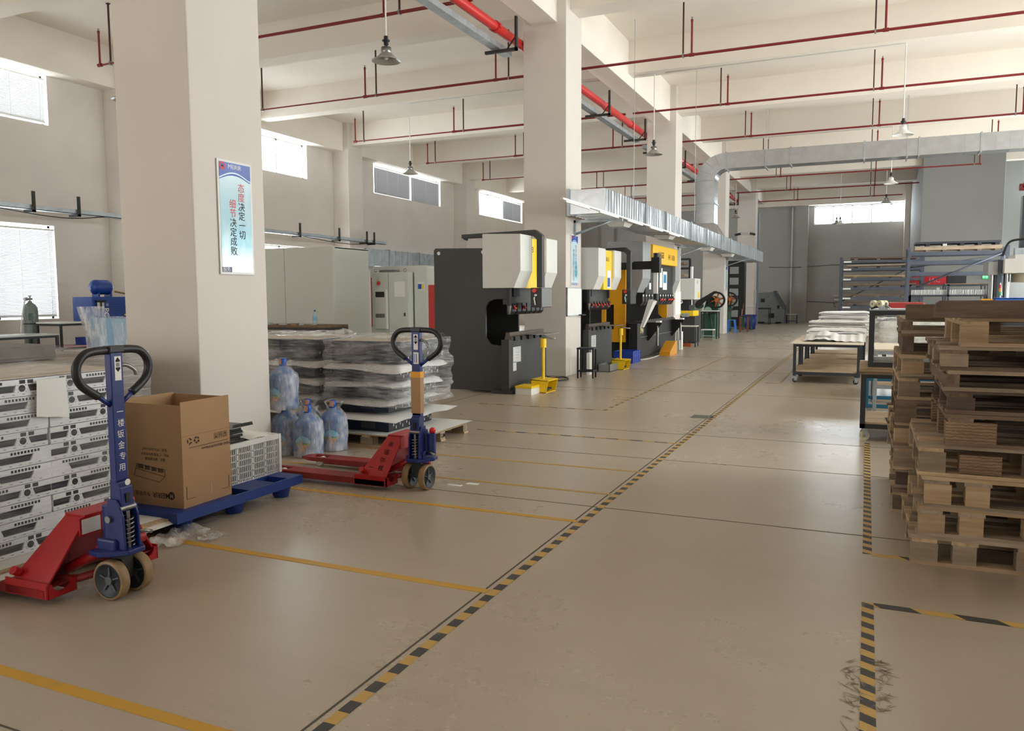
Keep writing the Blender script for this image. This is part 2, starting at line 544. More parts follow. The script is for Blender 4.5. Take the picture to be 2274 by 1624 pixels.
# ---------------- windows: frames, mullions and panes ----------------
M_frame = mat('window_frame_white', (235, 236, 236), .4, var=0)
def pane_mat():
    m, nt, p = _new('window_glass')
    out = nt.nodes['Material Output']
    g = nt.nodes.new('ShaderNodeBsdfGlossy'); g.inputs['Roughness'].default_value = .02
    t = nt.nodes.new('ShaderNodeBsdfTransparent'); t.inputs[0].default_value = (.93, .96, .97, 1)
    mx = nt.nodes.new('ShaderNodeMixShader'); mx.inputs[0].default_value = .06
    nt.links.new(t.outputs[0], mx.inputs[1]); nt.links.new(g.outputs[0], mx.inputs[2]); nt.links.new(mx.outputs[0], out.inputs[0])
    return m
M_glass = pane_mat()
wn = 0
def window(x, a, b, z0, z1, n, ax='x'):
    global wn
    wn += 1
    def bx(mb, u0, u1, w0, w1, d0=-.03, d1=.03):
        if ax == 'x': mb.box(x+d0, x+d1, u0, u1, w0, w1)
        else: mb.box(u0, u1, x+d0, x+d1, w0, w1)
    w = bpy.data.objects.new('window_%d' % wn, None); C.objects.link(w); w['kind'] = 'structure'
    w.location = (x, (a+b)/2, z0) if ax == 'x' else ((a+b)/2, x, z0)
    mb = MB(); t = .05
    bx(mb, a, b, z0, z0+t); bx(mb, a, b, z1-t, z1); bx(mb, a, a+t, z0, z1); bx(mb, b-t, b, z0, z1)
    for i in range(1, n):
        u = a+(b-a)*i/n; bx(mb, u-.03, u+.03, z0, z1)
    mb.build('window_frame', M_frame, w, world=True)
    for i in range(n):
        u0 = a+(b-a)*i/n; u1 = a+(b-a)*(i+1)/n
        mb = MB(); bx(mb, u0+.03, u1-.03, z0+.04, z1-.04, -.004, .004)
        mb.build('pane', M_glass, w, world=True)
    return w
for a, b in WIN[1:]:
    window(-17.2, a, b, 5.4, 6.5, 4)
    window(-17.2, a, b, 1.05, 3.16, 4)
window(46.2, -2.72, 1.95, 5.27, 6.24, 5, 'y')
for i, (a, b) in enumerate(WIN[1:5]):
    window(7.2, a, b, 5.4, 6.5, 4); window(7.2, a, b, 1.05, 3.16, 4)

# venetian blinds: separate things hanging in front of the windows
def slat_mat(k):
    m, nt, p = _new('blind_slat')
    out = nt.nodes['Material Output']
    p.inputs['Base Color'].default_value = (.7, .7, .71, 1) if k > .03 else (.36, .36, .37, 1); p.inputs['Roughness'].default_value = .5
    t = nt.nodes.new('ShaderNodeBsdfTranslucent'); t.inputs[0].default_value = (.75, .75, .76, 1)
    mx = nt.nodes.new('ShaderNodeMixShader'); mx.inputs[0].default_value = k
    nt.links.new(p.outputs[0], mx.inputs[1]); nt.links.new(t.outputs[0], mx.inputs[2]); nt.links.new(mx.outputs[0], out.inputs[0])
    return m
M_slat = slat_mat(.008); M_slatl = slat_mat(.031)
def blind(a, b, z0, z1, label, tilt=55, x=-17.03, sm=None):
    t = thing('window_blind', label, 'blind', (x, (a+b)/2, z0), 0, 'venetian blinds on the left wall')
    MB().box(x-.02, x+.03, a, b, z1-.04, z1).build('headrail', M_wht, t, world=True)
    mb = MB(); n = int((z1-z0-.06)/.034)
    c, s = math.cos(R(tilt))*.019, math.sin(R(tilt))*.019
    for i in range(n):
        z = z0+.04+i*.034
        mb.add([(x-c, a+.01, z-s), (x-c, b-.01, z-s), (x+c, b-.01, z+s), (x+c, a+.01, z+s)], [(0, 1, 2, 3)])
    tag(mb.build('slats', sm or M_slat, t, world=True), kind='stuff')
    MB().box(x-.012, x+.012, a, b, z0, z0+.025).build('bottom_rail', M_wht, t, world=True)
    mb = MB(); m = max(2, int((b-a)/.6))
    for i in range(m):
        y = a+.12+(b-a-.24)*i/(m-1)
        mb.box(x+.02, x+.024, y-.004, y+.004, z0, z1)
    mb.build('ladder_cords', M_wht, t, world=True)
blind(7.4, 12.36, 5.45, 6.42, 'white venetian blind on the high window at the left edge, above the cable tray', 70, sm=M_slatl)
blind(7.4, 12.40, 1.10, 3.08, 'tall white venetian blind on the low window behind the gas cylinder', 60, sm=M_slatl)
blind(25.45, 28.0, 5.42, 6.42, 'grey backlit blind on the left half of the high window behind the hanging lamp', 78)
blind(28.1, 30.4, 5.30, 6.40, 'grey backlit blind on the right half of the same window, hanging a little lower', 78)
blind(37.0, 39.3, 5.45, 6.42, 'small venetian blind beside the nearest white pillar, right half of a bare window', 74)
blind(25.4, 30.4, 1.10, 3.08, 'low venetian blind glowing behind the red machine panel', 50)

# ---------------- floor markings ----------------
def worn(name, col, wear=.5, stripes=None):
    """tape or paint on the floor; stripes = (axis, period, diagonal) alternates black"""
    m, nt, p = _new(name)
    v = _coords(nt)
    n = _noise(nt, v, 9, 5, .7)
    base = srgb(*col)
    if stripes:
        ax, per, dia = stripes
        sp = nt.nodes.new('ShaderNodeSeparateXYZ'); nt.links.new(v, sp.inputs[0])
        a = sp.outputs['XY'.index(ax)]; o = sp.outputs['YX'.index(ax)]
        s = _math(nt, 'ADD', a, _math(nt, 'MULTIPLY', o, dia))
        s = _math(nt, 'FRACT', _math(nt, 'DIVIDE', s, per))
        s = _math(nt, 'GREATER_THAN', s, .5)
        colr = _mix(nt, s, srgb(198, 160, 84), srgb(62, 60, 56))
    else: colr = base
    w = _ramp(nt, n, [(.5+.12*(1-wear), (0, 0, 0)), (.64+.12*(1-wear), (.8, .8, .8))])
    colr = _mix(nt, w, colr, srgb(160, 148, 128))
    nt.links.new(colr, p.inputs['Base Color'])
    p.inputs['Roughness'].default_value = .55
    return m
def strip(x0, x1, y0, y1, m, label, name='floor_tape', h=.002):
    mb = MB(); mb.box(x0, x1, y0, y1, 0, h)
    return one(mb, name, m, label, 'tape' if 'tape' in name else 'marking')
T_y = worn('yellow_line_paint', (204, 156, 52), .45)
T_yf = worn('faded_line_paint', (188, 152, 78), .95)
T_aisle = worn('aisle_tape', (0, 0, 0), .35, ('Y', .1635*1, 0))
T_dia = worn('diagonal_tape', (0, 0, 0), .3, ('Y', .125, .55))
T_diax = worn('diagonal_tape_across', (0, 0, 0), .2, ('X', .36, .9))
T_old = worn('old_tape', (0, 0, 0), 1.25, ('X', .26, .4))
T_oldy = worn('old_tape_along', (0, 0, 0), 1.3, ('Y', .26, .0))
strip(-1.712, -1.662, 1.2, 28, T_aisle, 'black and yellow tape running along the middle of the aisle floor')
strip(.022, .075, .6, 4.13, T_dia, 'diagonal striped tape running from the bottom edge to its corner, right of the aisle')
strip(.075, 2.6, 4.08, 4.135, T_diax, 'black and yellow tape running right from the tape corner in front of the pallets')
strip(.022, .072, 4.93, 8.7, T_dia, 'striped tape running along the left foot of the pallet stacks')
strip(.072, .75, 4.9, 4.95, T_diax, 'short striped tape running under the front pallet')
strip(-9, -1.72, 1.945, 2.0, T_y, 'nearest solid yellow painted line at the lower left corner', 'floor_line')
strip(-4.2, -1.72, 3.50, 3.555, T_y, 'yellow painted line starting at the torn film beside the front pallet jack', 'floor_line')
strip(-4.6, -1.72, 4.875, 4.925, T_y, 'yellow painted line passing under the middle pallet jack', 'floor_line')
strip(-4.9, -1.72, 5.66, 5.70, T_yf, 'faded yellow line right of the wheels of the middle pallet jack', 'floor_line')
strip(-4.9, -1.72, 6.5, 6.54, T_yf, 'very faded yellow line just behind the wheels of the middle pallet jack', 'floor_line')
strip(-4.0, -1.72, 7.93, 7.97, T_old, 'worn dashed tape ending at the aisle, in front of the wrapped panel stack')
strip(-5.0, -3.08, 9.90, 9.94, T_old, 'worn dashed tape in front of the nearest press brake')
strip(-3.13, -3.085, 9.94, 20.5, T_oldy, 'worn dashed tape running along the line of press brakes')
strip(-1.55, -1.30, 14.1, 14.14, T_old, 'short worn tape under the left front leg of the wheeled table')
strip(-1.33, -1.29, 14.14, 22, T_oldy, 'worn dashed tape along the left side of the wheeled tables')
# dark inspection plate marking on the aisle
mb = MB(); mb.box(-1.95, -1.70, 9.72, 9.98, 0, .002)
one(mb, 'floor_patch', mat('dark_patch', (98, 100, 92), .6, var=.5, scale=30), 'small dark grey square patch on the aisle line beyond the last joint', 'patch')

def scuff(x, y, w, l, label, seed):
    mb = MB(); r_ = random.Random(seed)
    for k in range(45):
        a = r_.uniform(0, PI); cx, cy = x+r_.uniform(-w, w), y+r_.uniform(-l, l); L = r_.uniform(.01, .045)
        dx, dy = math.cos(a)*L, math.sin(a)*L; nx, ny = -math.sin(a)*.0011, math.cos(a)*.0011
        mb.add([(cx-dx+nx, cy-dy+ny, .0024), (cx+dx+nx, cy+dy+ny, .0024), (cx+dx-nx, cy+dy-ny, .0024), (cx-dx-nx, cy-dy-ny, .0024), (cx, cy, 0)], [(0, 3, 2, 1), (0, 1, 4), (2, 3, 4)])
    o = one(mb, 'tape_residue', mat('residue_dark', (158, 144, 124), .8, var=.2), label, 'mark'); o['kind'] = 'stuff'
scuff(.0, 3.15, .03, .28, 'dark scratched tape residue left of the diagonal tape near the bottom right', 3)
scuff(.105, 3.25, .02, .22, 'dark scratched tape residue right of the diagonal tape near the bottom right', 4)
# ---------------- sprinkler branch pipes ----------------
PZ = 6.27
LX = (-14.5, -11.07, -7.63)
RX = (-3.33, .16, 3.62)
def branch(y, x0, x1, side, label, xs):
    t = thing('sprinkler_pipe', label, 'pipe', (x0, y, PZ), 0, 'red sprinkler branch pipes under the ceiling')
    xm = [x for x in xs if x0-.01 <= x <= x1+.01]
    mb = MB(); mb.cyl((x0, y, PZ), (x1, y, PZ), .027, n=10)
    if xm and side < 0 and x0 < -14: # thinner outer run
        mb = MB(); mb.cyl((x0, y, PZ), (-11.07, y, PZ), .019, n=10); mb.cyl((-11.07, y, PZ), (x1, y, PZ), .029, n=10)
    for x in xm: mb.cyl((x-.05, y, PZ), (x+.05, y, PZ), .036, n=10)
    mb.build('pipe', M_red, t, world=True)
    for x in xm:
        mb = MB(); mb.cyl((x, y, PZ), (x, y, 6.93), .021, n=8); mb.cyl((x, y, 6.9), (x, y, 6.95), .027, n=8)
        r = mb.build('riser', M_red, t, world=True)
        mb = MB(); mb.cyl((x, y, 6.95), (x, y, 6.98), .012, n=8); mb.cyl((x, y, 6.985), (x, y, 6.99), .024, n=10)
        mb.cyl((x, y-.012, 6.95), (x, y-.012, 6.985), .004, n=6)
        mb.build('sprinkler_head', M_steel, r, world=True)
        hx = x+.31 if side < 0 else x-.17
        mb = MB(); mb.box(hx-.014, hx+.014, y-.014, y+.014, PZ+.03, 7.45); mb.box(hx-.03, hx+.03, y-.03, y+.03, 7.43, 7.45)
        mb.build('hanger', M_rod, t, world=True)
        mb = MB(); mb.box(hx-.016, hx+.016, y-.036, y+.036, PZ-.036, PZ+.04)
        mb.build('pipe_clip', M_steel, t, world=True)
    return t
LB = ['nearest of all, beside the nearest pillar', 'second from the camera', 'third from the camera on the left side',
      'fourth from the camera on the left side', 'fifth from the camera on the left side', 'sixth from the camera', 'seventh from the camera', 'farthest on the left side']
for i, y in enumerate((11.8, 16.25, 20.7, 25.1, 29.6, 34.0, 38.5, 42.6)):
    branch(y, -14.5, -5.95, -1, 'red sprinkler pipe left of the pillars, %s' % LB[i], LX)
RB = ['nearest', 'nearest, reaching the right edge', 'second, behind the long lamp rods', 'third, turning up at its end',
      'fourth, behind the ceiling duct', 'just under the ceiling duct', 'second below the ceiling duct', 'thin one above the far window', 'farthest, ending at the far window']
for i, y in enumerate((11.8, 16.25, 20.7, 25.1, 29.6, 34.0, 38.5, 42.6)):
    if i == 0: continue
    branch(y, -5.75, 6.3 if i < 3 else (3.62 if i < 7 else 1.4), 1, 'red sprinkler pipe right of the pillars, %s' % RB[i], RX)
# main riser pipe along the girder and its brackets
t = thing('main_fire_pipe', 'thick bright red fire main running along the girder above the pillars', 'pipe', (-6.06, 5, 6.2))
mb = MB(); mb.cyl((-6.06, 2, 6.19), (-6.06, 41.5, 6.19), .085, n=16)
mb.build('pipe', M_redb, t, world=True)
for y in (10.2, 12.9, 17.0, 19.4, 21.6, 26.4, 30.2, 34.6, 38.9):
    mb = MB(); mb.cyl((-6.06, y-.05, 6.19), (-6.06, y+.05, 6.19), .10, n=16)
    mb.box(-6.17, -6.15, y-.03, y+.03, 6.15, 6.23); mb.box(-5.97, -5.95, y-.03, y+.03, 6.15, 6.23)
    mb.build('coupling', M_redb, t, world=True)
for y in (16.25, 20.7, 25.1, 29.6):
    mb = MB(); mb.cyl((-6.06, y, 6.19), (-6.06, y, 6.30), .035, n=8); mb.build('branch_tee', M_red, t, world=True)
# cable trunking on the same brackets
t = thing('cable_trunking', 'long galvanised cable trunking below the red fire main', 'trunking', (-6.2, 5, 5.95))
for a, b in ((2, 4.9), (5.9, 13.8), (14.75, 22.85), (23.8, 31.6), (32.6, 40.5)):
    MB().box(-6.32, -6.14, a, b, 5.93, 6.03).build('section', M_galvd, t, world=True, bev=.004)
for k, (a, b) in enumerate(((6.6, 13.3), (15.5, 22.3), (24.4, 31.0), (33.3, 40))):
    for j in range(3):
        y = a+(b-a)*(j/2)
        g = thing('pipe_bracket', 'dark iron bracket under the fire main, %s of three between the %s' % (('nearest', 'middle', 'farthest')[j], ('first and second pillars', 'second and third pillars', 'third and fourth pillars', 'fourth and fifth pillars')[k]), 'bracket', (-6, y, 5.9), 0, 'dark brackets under the girder')
        mb = MB(); mb.box(-5.86, -5.82, y-.03, y+.03, 5.87, 6.46); mb.build('drop', M_brk, g, world=True)
        mb = MB(); mb.box(-6.45, -5.82, y-.03, y+.03, 5.87, 5.92); mb.build('arm', M_brk, g, world=True)
        mb = MB(); mb.add([(-6.03, y-.008, 5.92), (-6.0, y-.008, 5.92), (-5.83, y-.008, 6.12), (-5.86, y-.008, 6.12), (-6.03, y+.008, 5.92), (-6.0, y+.008, 5.92), (-5.83, y+.008, 6.12), (-5.86, y+.008, 6.12)],
            [(0, 1, 2, 3), (7, 6, 5, 4), (0, 4, 5, 1), (2, 6, 7, 3), (1, 5, 6, 2), (0, 3, 7, 4)])
        mb.build('brace', M_brk, g, world=True)

# ---------------- hanging lamps ----------------
def lamp(x, y, zt, label, white=False, R_=.21, conduit=None, zl=4.83):
    t = thing('pendant_lamp', label, 'lamp', (x, y, zl), 0, 'pendant lamps on rods under the beams')
    MB().cyl((x, y, zl+.3), (x, y, zt), .012, n=8).build('rod', M_wht, t, world=True)
    mb = MB(); mb.cyl((x, y, zl+.22), (x, y, zl+.34), .035, .03, n=12); mb.cyl((x, y, zl+.27), (x, y, zl+.285), .055, n=12)
    mb.build('lamp_holder', M_blk, t, world=True)
    mb = MB(); mb.lathe([(.02, .24), (.02, .19), (.07, .185), (.075, .11), (.07, .105)], (x, y, zl), 20)
    mb.build('socket_housing', M_wht if white else M_steel, t, world=True)
    mb = MB(); mb.lathe([(.065, .11), (.09, .09), (R_*.62, .05), (R_, .002), (R_, -.004), (R_-.004, -.002), (R_*.62, .044), (.085, .082), (.001, .085)], (x, y, zl), 28)
    mb.build('lamp_shade', M_wht if white else M_lampin, t, world=True)
    MB().ball((x, y, zl+.045), .03, 10, 6).build('bulb', M_wht, t, world=True)
    if conduit:
        mb = MB(); mb.tube([(x, y, zt), (x+.05*(1 if conduit > x else -1), y, zt-.002), (conduit, y, zt)], .011, 6)
        mb.build('conduit', M_wht, t, world=True)
    return t
lamp(-6.31, 9.8, 6.69, 'pendant lamp with a dark metal shade, hanging at the top right of the nearest pillar')
lamp(-11.5, 9.8, 6.69, 'pendant lamp half hidden by the left edge of the nearest pillar')
lamp(-11.4, 18.79, 6.69, 'pendant lamp hanging in front of the blinded high window', conduit=-6.0)
lamp(-4.71, 18.79, 6.69, 'pendant lamp with a hook joint hanging in front of the third pillar', conduit=-5.2)
lamp(.58, 18.79, 6.69, 'white shaded pendant lamp hanging in front of the ceiling duct at the upper right', True, conduit=-4.45)
lamp(.57, 27.7, 6.69, 'white shaded pendant lamp hanging just below the ceiling duct, above the far window', True, conduit=-4.9, zl=4.95)
lamp(-5.45, 36.6, 6.69, 'small dark pendant lamp hanging between the fourth and fifth pillars', zl=4.95)
lamp(.6, 36.6, 6.69, 'small pendant lamp high above the right part of the far window', zl=5.3)
lamp(-1.2, 38.5, 7.45, 'small pendant lamp in front of the lower edge of the far window', True, zl=4.62)
lamp(-1.55, 44.5, 7.45, 'farthest small pendant lamp against the bright far window', zl=5.15)

# ---------------- main spiral-braced ventilation duct ----------------
def ribbed_duct(t, x0, x1, y0, y1, z0, z1, ribs, flanges, m=None):
    """duct along y, ribs every `ribs` metres, flange joints at the given places: every section its own part"""
    m = m or M_galv
    cuts = [y0]+flanges+[y1]
    for a, b in zip(cuts[:-1], cuts[1:]):
        mb = MB(); n = max(1, int((b-a)/ribs))
        for i in range(n):
            u = a+(b-a)*i/n; w = a+(b-a)*(i+1)/n
            c = .011
            # slight crease in every panel so that each one catches the light differently
            um = (u+w)/2
            for s, X in ((1, x1), (-1, x0)):
                mb.add([(X, u, z0), (X, u, z1), (X+s*c*rnd(-1.2, 1.2), um, z1), (X+s*c*rnd(-1.2, 1.2), um, z0), (X, w, z1), (X, w, z0)], [(0, 3, 2, 1), (3, 5, 4, 2)] if s > 0 else [(0, 1, 2, 3), (3, 2, 4, 5)])
            mb.box(x0-.004, x1+.008, w-.006, w+.006, z0-.008, z1+.008)
        mb.box(x0, x1, a, b, z0-.001, z0+.003); mb.box(x0, x1, a, b, z1-.003, z1+.001)
        mb.build('duct_section', m, t, world=True)
    for f in flanges:
        mb = MB(); mb.box(x0-.03, x1+.03, f-.02, f+.02, z0-.03, z1+.03); mb.build('flange', M_galvd, t, world=True)
t = thing('ventilation_duct', 'long rectangular galvanised ventilation duct on wall brackets along the pillars', 'duct', (-4.5, 13.4, 2.94))
ribbed_duct(t, -4.86, -4.2, 13.4, 36.2, 2.94, 3.37, .16, [16.1, 17.9, 20.7, 22.9, 25.4, 27.2, 29.4, 31.8, 34.2])
MB().box(-4.86, -4.2, 13.36, 13.41, 2.94, 3.37).build('end_cap', M_galv, t, world=True, bev=.004)
MB().box(-4.90, -4.84, 13.34, 13.40, 2.92, 3.39).build('end_frame', M_galvd, t, world=True)
for i, y in enumerate((15.1, 18.9, 24.3, 28.3)):
    mb = MB()
    n = 5
    T = Matrix.Translation((-4.45, y, 2.93))
    mb.add([T @ Vector(p) for p in ((-.2, -.3, 0), (.2, -.3, 0), (.2, .3, 0), (-.2, .3, 0), (-.14, -.2, -.09), (.14, -.2, -.09), (.14, .2, -.09), (-.14, .2, -.09))],
           [(0, 1, 5, 4), (1, 2, 6, 5), (2, 3, 7, 6), (3, 0, 4, 7), (7, 6, 5, 4)])
    f = mb.build('air_outlet', M_mgrey, t, world=True)
    mb = MB()
    for k in range(5): mb.box(-4.57, -4.33, y-.17+k*.08, y-.15+k*.08, 2.83, 2.842)
    mb.build('louvre', M_galvd, f, world=True)
for y in (14.3, 23.3, 32.1, 40.9):
    if y > 40: continue
    lab = {14.3: 'second pillar, above the blue slogan sign', 23.3: 'third pillar behind the large yellow press', 32.1: 'fourth pillar behind the green punch press'}[y]
    b = thing('duct_bracket', 'triangular steel bracket under the duct on the %s' % lab, 'bracket', (-5.08, y, 2.7), 0, 'duct brackets on the pillars')
    MB().box(-5.1, -5.06, y-.025, y+.025, 2.62, 2.93).build('wall_leg', M_galvd, b, world=True)
    MB().box(-5.1, -4.15, y-.025, y+.025, 2.88, 2.93).build('arm', M_galvd, b, world=True)
    MB().tube([(-5.07, y, 2.67), (-4.35, y, 2.9)], .022, 6).build('brace', M_galvd, b, world=True)
# vertical drop with elbow and the horizontal run under the ceiling
t = thing('ceiling_duct', 'large galvanised duct rising in a bend and crossing under the ceiling to the right', 'duct', (-4.67, 25.5, 3.37))
VX0, VX1, VY0, VY1 = -4.97, -4.40, 25.2, 25.8
HZ0, HZ1 = 5.38, 5.86
def hduct_sec(a, b, m=M_galv):
    mb = MB(); n = max(1, int(round((b-a)/.36)))
    mb.box(a, b, VY0, VY1, HZ0, HZ1)
    for i in range(1, n):
        x = a+(b-a)*i/n; mb.box(x-.007, x+.007, VY0-.007, VY1+.007, HZ0-.007, HZ1+.007)
    mb.build('duct_section', m, t, world=True)
RC = .35
for i, (a, b) in enumerate(((VX0+.9, -2.2), (-2.2, -.2), (-.2, 1.2), (1.2, 2.7), (2.7, 4.4), (4.4, 7.0))):
    hduct_sec(a, b)
    MB().box(a-.02, a+.02, VY0-.03, VY1+.03, HZ0-.03, HZ1+.03).build('flange', M_galvd, t, world=True)
zv = HZ0-.32
for a, b in ((3.75, 4.35), (4.35, zv)):
    mb = MB(); mb.box(VX0, VX1, VY0, VY1, a, b); n = max(2, int((b-a)/.22))
    for i in range(1, n): z = a+(b-a)*i/n; mb.box(VX0-.006, VX1+.006, VY0-.006, VY1+.006, z-.006, z+.006)
    mb.build('duct_section', M_galv, t, world=True)
    MB().box(VX0-.03, VX1+.03, VY0-.03, VY1+.03, b-.02, b+.02).build('flange', M_galvd, t, world=True)
mb = MB()  # flared shoe on to the main duct
mb.add([(VX0-.05, VY0-.25, 3.37), (-4.2, VY0-.25, 3.37), (-4.2, VY1+.3, 3.37), (VX0-.05, VY1+.3, 3.37), (VX0, VY0, 3.75), (VX1, VY0, 3.75), (VX1, VY1, 3.75), (VX0, VY1, 3.75)],
       [(0, 1, 5, 4), (1, 2, 6, 5), (2, 3, 7, 6), (3, 0, 4, 7)])
mb.build('shoe', M_galv, t, world=True)
mb = MB()  # elbow
cx_, cz_ = VX0+.9, HZ0-.32
n = 8
pts_o = [(cx_-(.9)*math.cos(PI/2*i/n), cz_+(HZ1-cz_)*math.sin(PI/2*i/n)) for i in range(n+1)]
pts_i = [(cx_-(cx_-VX1)*math.cos(PI/2*i/n), cz_+(HZ0-cz_)*math.sin(PI/2*i/n)) for i in range(n+1)]
for i in range(n):
    o0, o1, i0, i1 = pts_o[i], pts_o[i+1], pts_i[i], pts_i[i+1]
    f = lambda p, y: (p[0], y, p[1])
    mb.add([f(o0, VY0), f(o1, VY0), f(i1, VY0), f(i0, VY0), f(o0, VY1), f(o1, VY1), f(i1, VY1), f(i0, VY1)],
           [(0, 3, 2, 1), (4, 5, 6, 7), (0, 1, 5, 4), (3, 7, 6, 2)])
mb.build('elbow', M_galv, t, world=True)
mb = MB()
for i in (2, 4, 6):
    o0, i0 = pts_o[i], pts_i[i]
    mb.tube([(o0[0], VY0-.004, o0[1]), (i0[0], VY0-.004, i0[1])], .007, 4)
mb.build('seam', M_galvd, t, world=True)
for x in (-2.9, .9, 4.3):
    mb = MB(); mb.cyl((x, VY0-.03, HZ0-.04), (x, VY0-.03, 7.45), .006, n=6); mb.cyl((x, VY1+.03, HZ0-.04), (x, VY1+.03, 7.45), .006, n=6)
    mb.box(x-.02, x+.02, VY0-.06, VY1+.06, HZ0-.06, HZ0-.03)
    mb.build('hanger_rod', M_galvd, t, world=True)
# thin white light rail hung beside the main duct
t = thing('light_rail', 'thin white light rail hanging along the near end of the main duct', 'light fitting', (-4.15, 11.1, 2.9))
mb = MB(); mb.box(-4.17, -4.13, 11.1, 19.6, 2.925, 2.955); mb.build('rail', M_wht, t, world=True)
for y in (11.25, 12.9, 14.6, 16.3, 18.0):
    MB().box(-4.165, -4.135, y, y+1.1, 2.90, 2.925).build('lamp_strip', M_wht, t, world=True)
# long thin wires hanging by the lamps
for x, y in ((-4.75, 17.2), (-4.05, 20.4)):
    one(MB().cyl((x, y, 3.38), (x, y, 7.45), .007, n=5), 'hanging_wire', M_galvd,
        'thin steel wire hanging %s of the lamp before the third pillar' % ('left' if y < 18 else 'right'), 'wire')

# cable trays on the left wall
def tray(y0, y1, z, label, br):
    t = thing('cable_tray', label, 'tray', (-16.2, y0, z))
    mb = MB(); mb.box(-16.32, -16.30, y0, y1, z, z+.1); mb.box(-16.12, -16.10, y0, y1, z, z+.1); mb.box(-16.32, -16.10, y0, y1, z, z+.012)
    mb.build('channel', M_galvd, t, world=True)
    for y in br:
        b = MB().box(-16.08, -16.04, y-.03, y+.03, z-.05, z+.38).build('upright', M_brk, t, world=True)
        MB().box(-16.36, -16.04, y-.03, y+.03, z-.06, z-.01).build('bracket_arm', M_brk, b, world=True)
    MB().tube(smooth_path([(-16.2, y0+.1, z+.1), (-16.22, y0+(y1-y0)*.3, z+.13), (-16.2, y0+(y1-y0)*.5, z+.02), (-16.05, y0+(y1-y0)*.75, z-.12), (-16.2, y1-.3, z+.05)]), .012, 5).build('loose_cable', M_blk, t, world=True)
tray(6.5, 13.7, 3.38, 'galvanised cable tray along the left wall, left of the nearest pillar', (11.3, 12.35))
tray(14.9, 24.8, 3.42, 'galvanised cable tray ending above the grey cabin, right of the nearest pillar', (19.9, 21.9, 23.5, 23.95))
# wall duct behind the machines at the left
t = thing('wall_duct', 'dull galvanised duct along the left wall behind the cabinets', 'duct', (-16.5, 24, 2.6))
ribbed_duct(t, -16.8, -16.38, 23.9, 34, 2.64, 3.24, .4, [25.4, 27.6, 29.6, 31.9], M_galvd)
MB().box(-16.38, -16.30, 29.7, 30.15, 2.62, 2.98).build('air_grille', M_wht, t, world=True)
# small wall camera on the pier
def cctv(x, y, z, d, label, s=1.0):
    t = thing('security_camera', label, 'camera', (x, y, z))
    mb = MB(); mb.box(x-.05*s, x+.05*s, y-.04*s, y, z-.05*s, z+.05*s); mb.build('wall_plate', M_wht, t, world=True)
    mb = MB(); mb.tube([(x, y-.04*s, z), (x+.08*d*s, y-.14*s, z+.02*s)], .02*s, 6); mb.build('arm', M_blk, t, world=True)
    mb = MB(); mb.cyl((x+.02*d*s, y-.1*s, z+.03*s), (x+.30*d*s, y-.24*s, z-.04*s), .055*s, n=12); mb.build('camera_body', M_blk, t, world=True)
    mb = MB(); mb.cyl((x+.0*d*s, y-.09*s, z+.035*s), (x+.06*d*s, y-.12*s, z+.02*s), .06*s, n=12); mb.build('housing', M_wht, t, world=True)
    return t
cctv(-5.72, 40.6, 4.5, -1, 'security camera on the left side of the fifth pillar, facing left')
cctv(-5.38, 40.6, 4.5, 1, 'security camera on the right side of the fifth pillar, facing right')
cctv(-16.5, 31.7, 4.06, 1, 'security camera on the left wall pier, above the black press brake', .9)
# ---------------- signs ----------------
M_glossy_blue = mat('sign_blue', (30, 70, 168), .25, var=0)
M_signred = mat('sign_red', (206, 34, 40), .4, var=0)
M_navy = mat('sign_navy', (36, 40, 110), .35, var=0)
def sky_mat():
    m, nt, p = _new('sign_sky_gradient')
    v = _coords(nt, (1, 1, 1), 'Generated')
    sp = nt.nodes.new('ShaderNodeSeparateXYZ'); nt.links.new(v, sp.inputs[0])
    n = _noise(nt, v, 2.5, 2)
    c = _ramp(nt, sp.outputs[2], [(0, srgb(232, 246, 246)), (.25, srgb(120, 196, 216)), (.5, srgb(178, 218, 232)), (1, srgb(214, 236, 244))])
    c = _mix(nt, _ramp(nt, n, [(.45, (0, 0, 0)), (.7, (.5, .5, .5))]), c, srgb(236, 246, 250))
    nt.links.new(c, p.inputs['Base Color']); p.inputs['Roughness'].default_value = .16
    return m
M_sky = sky_mat()
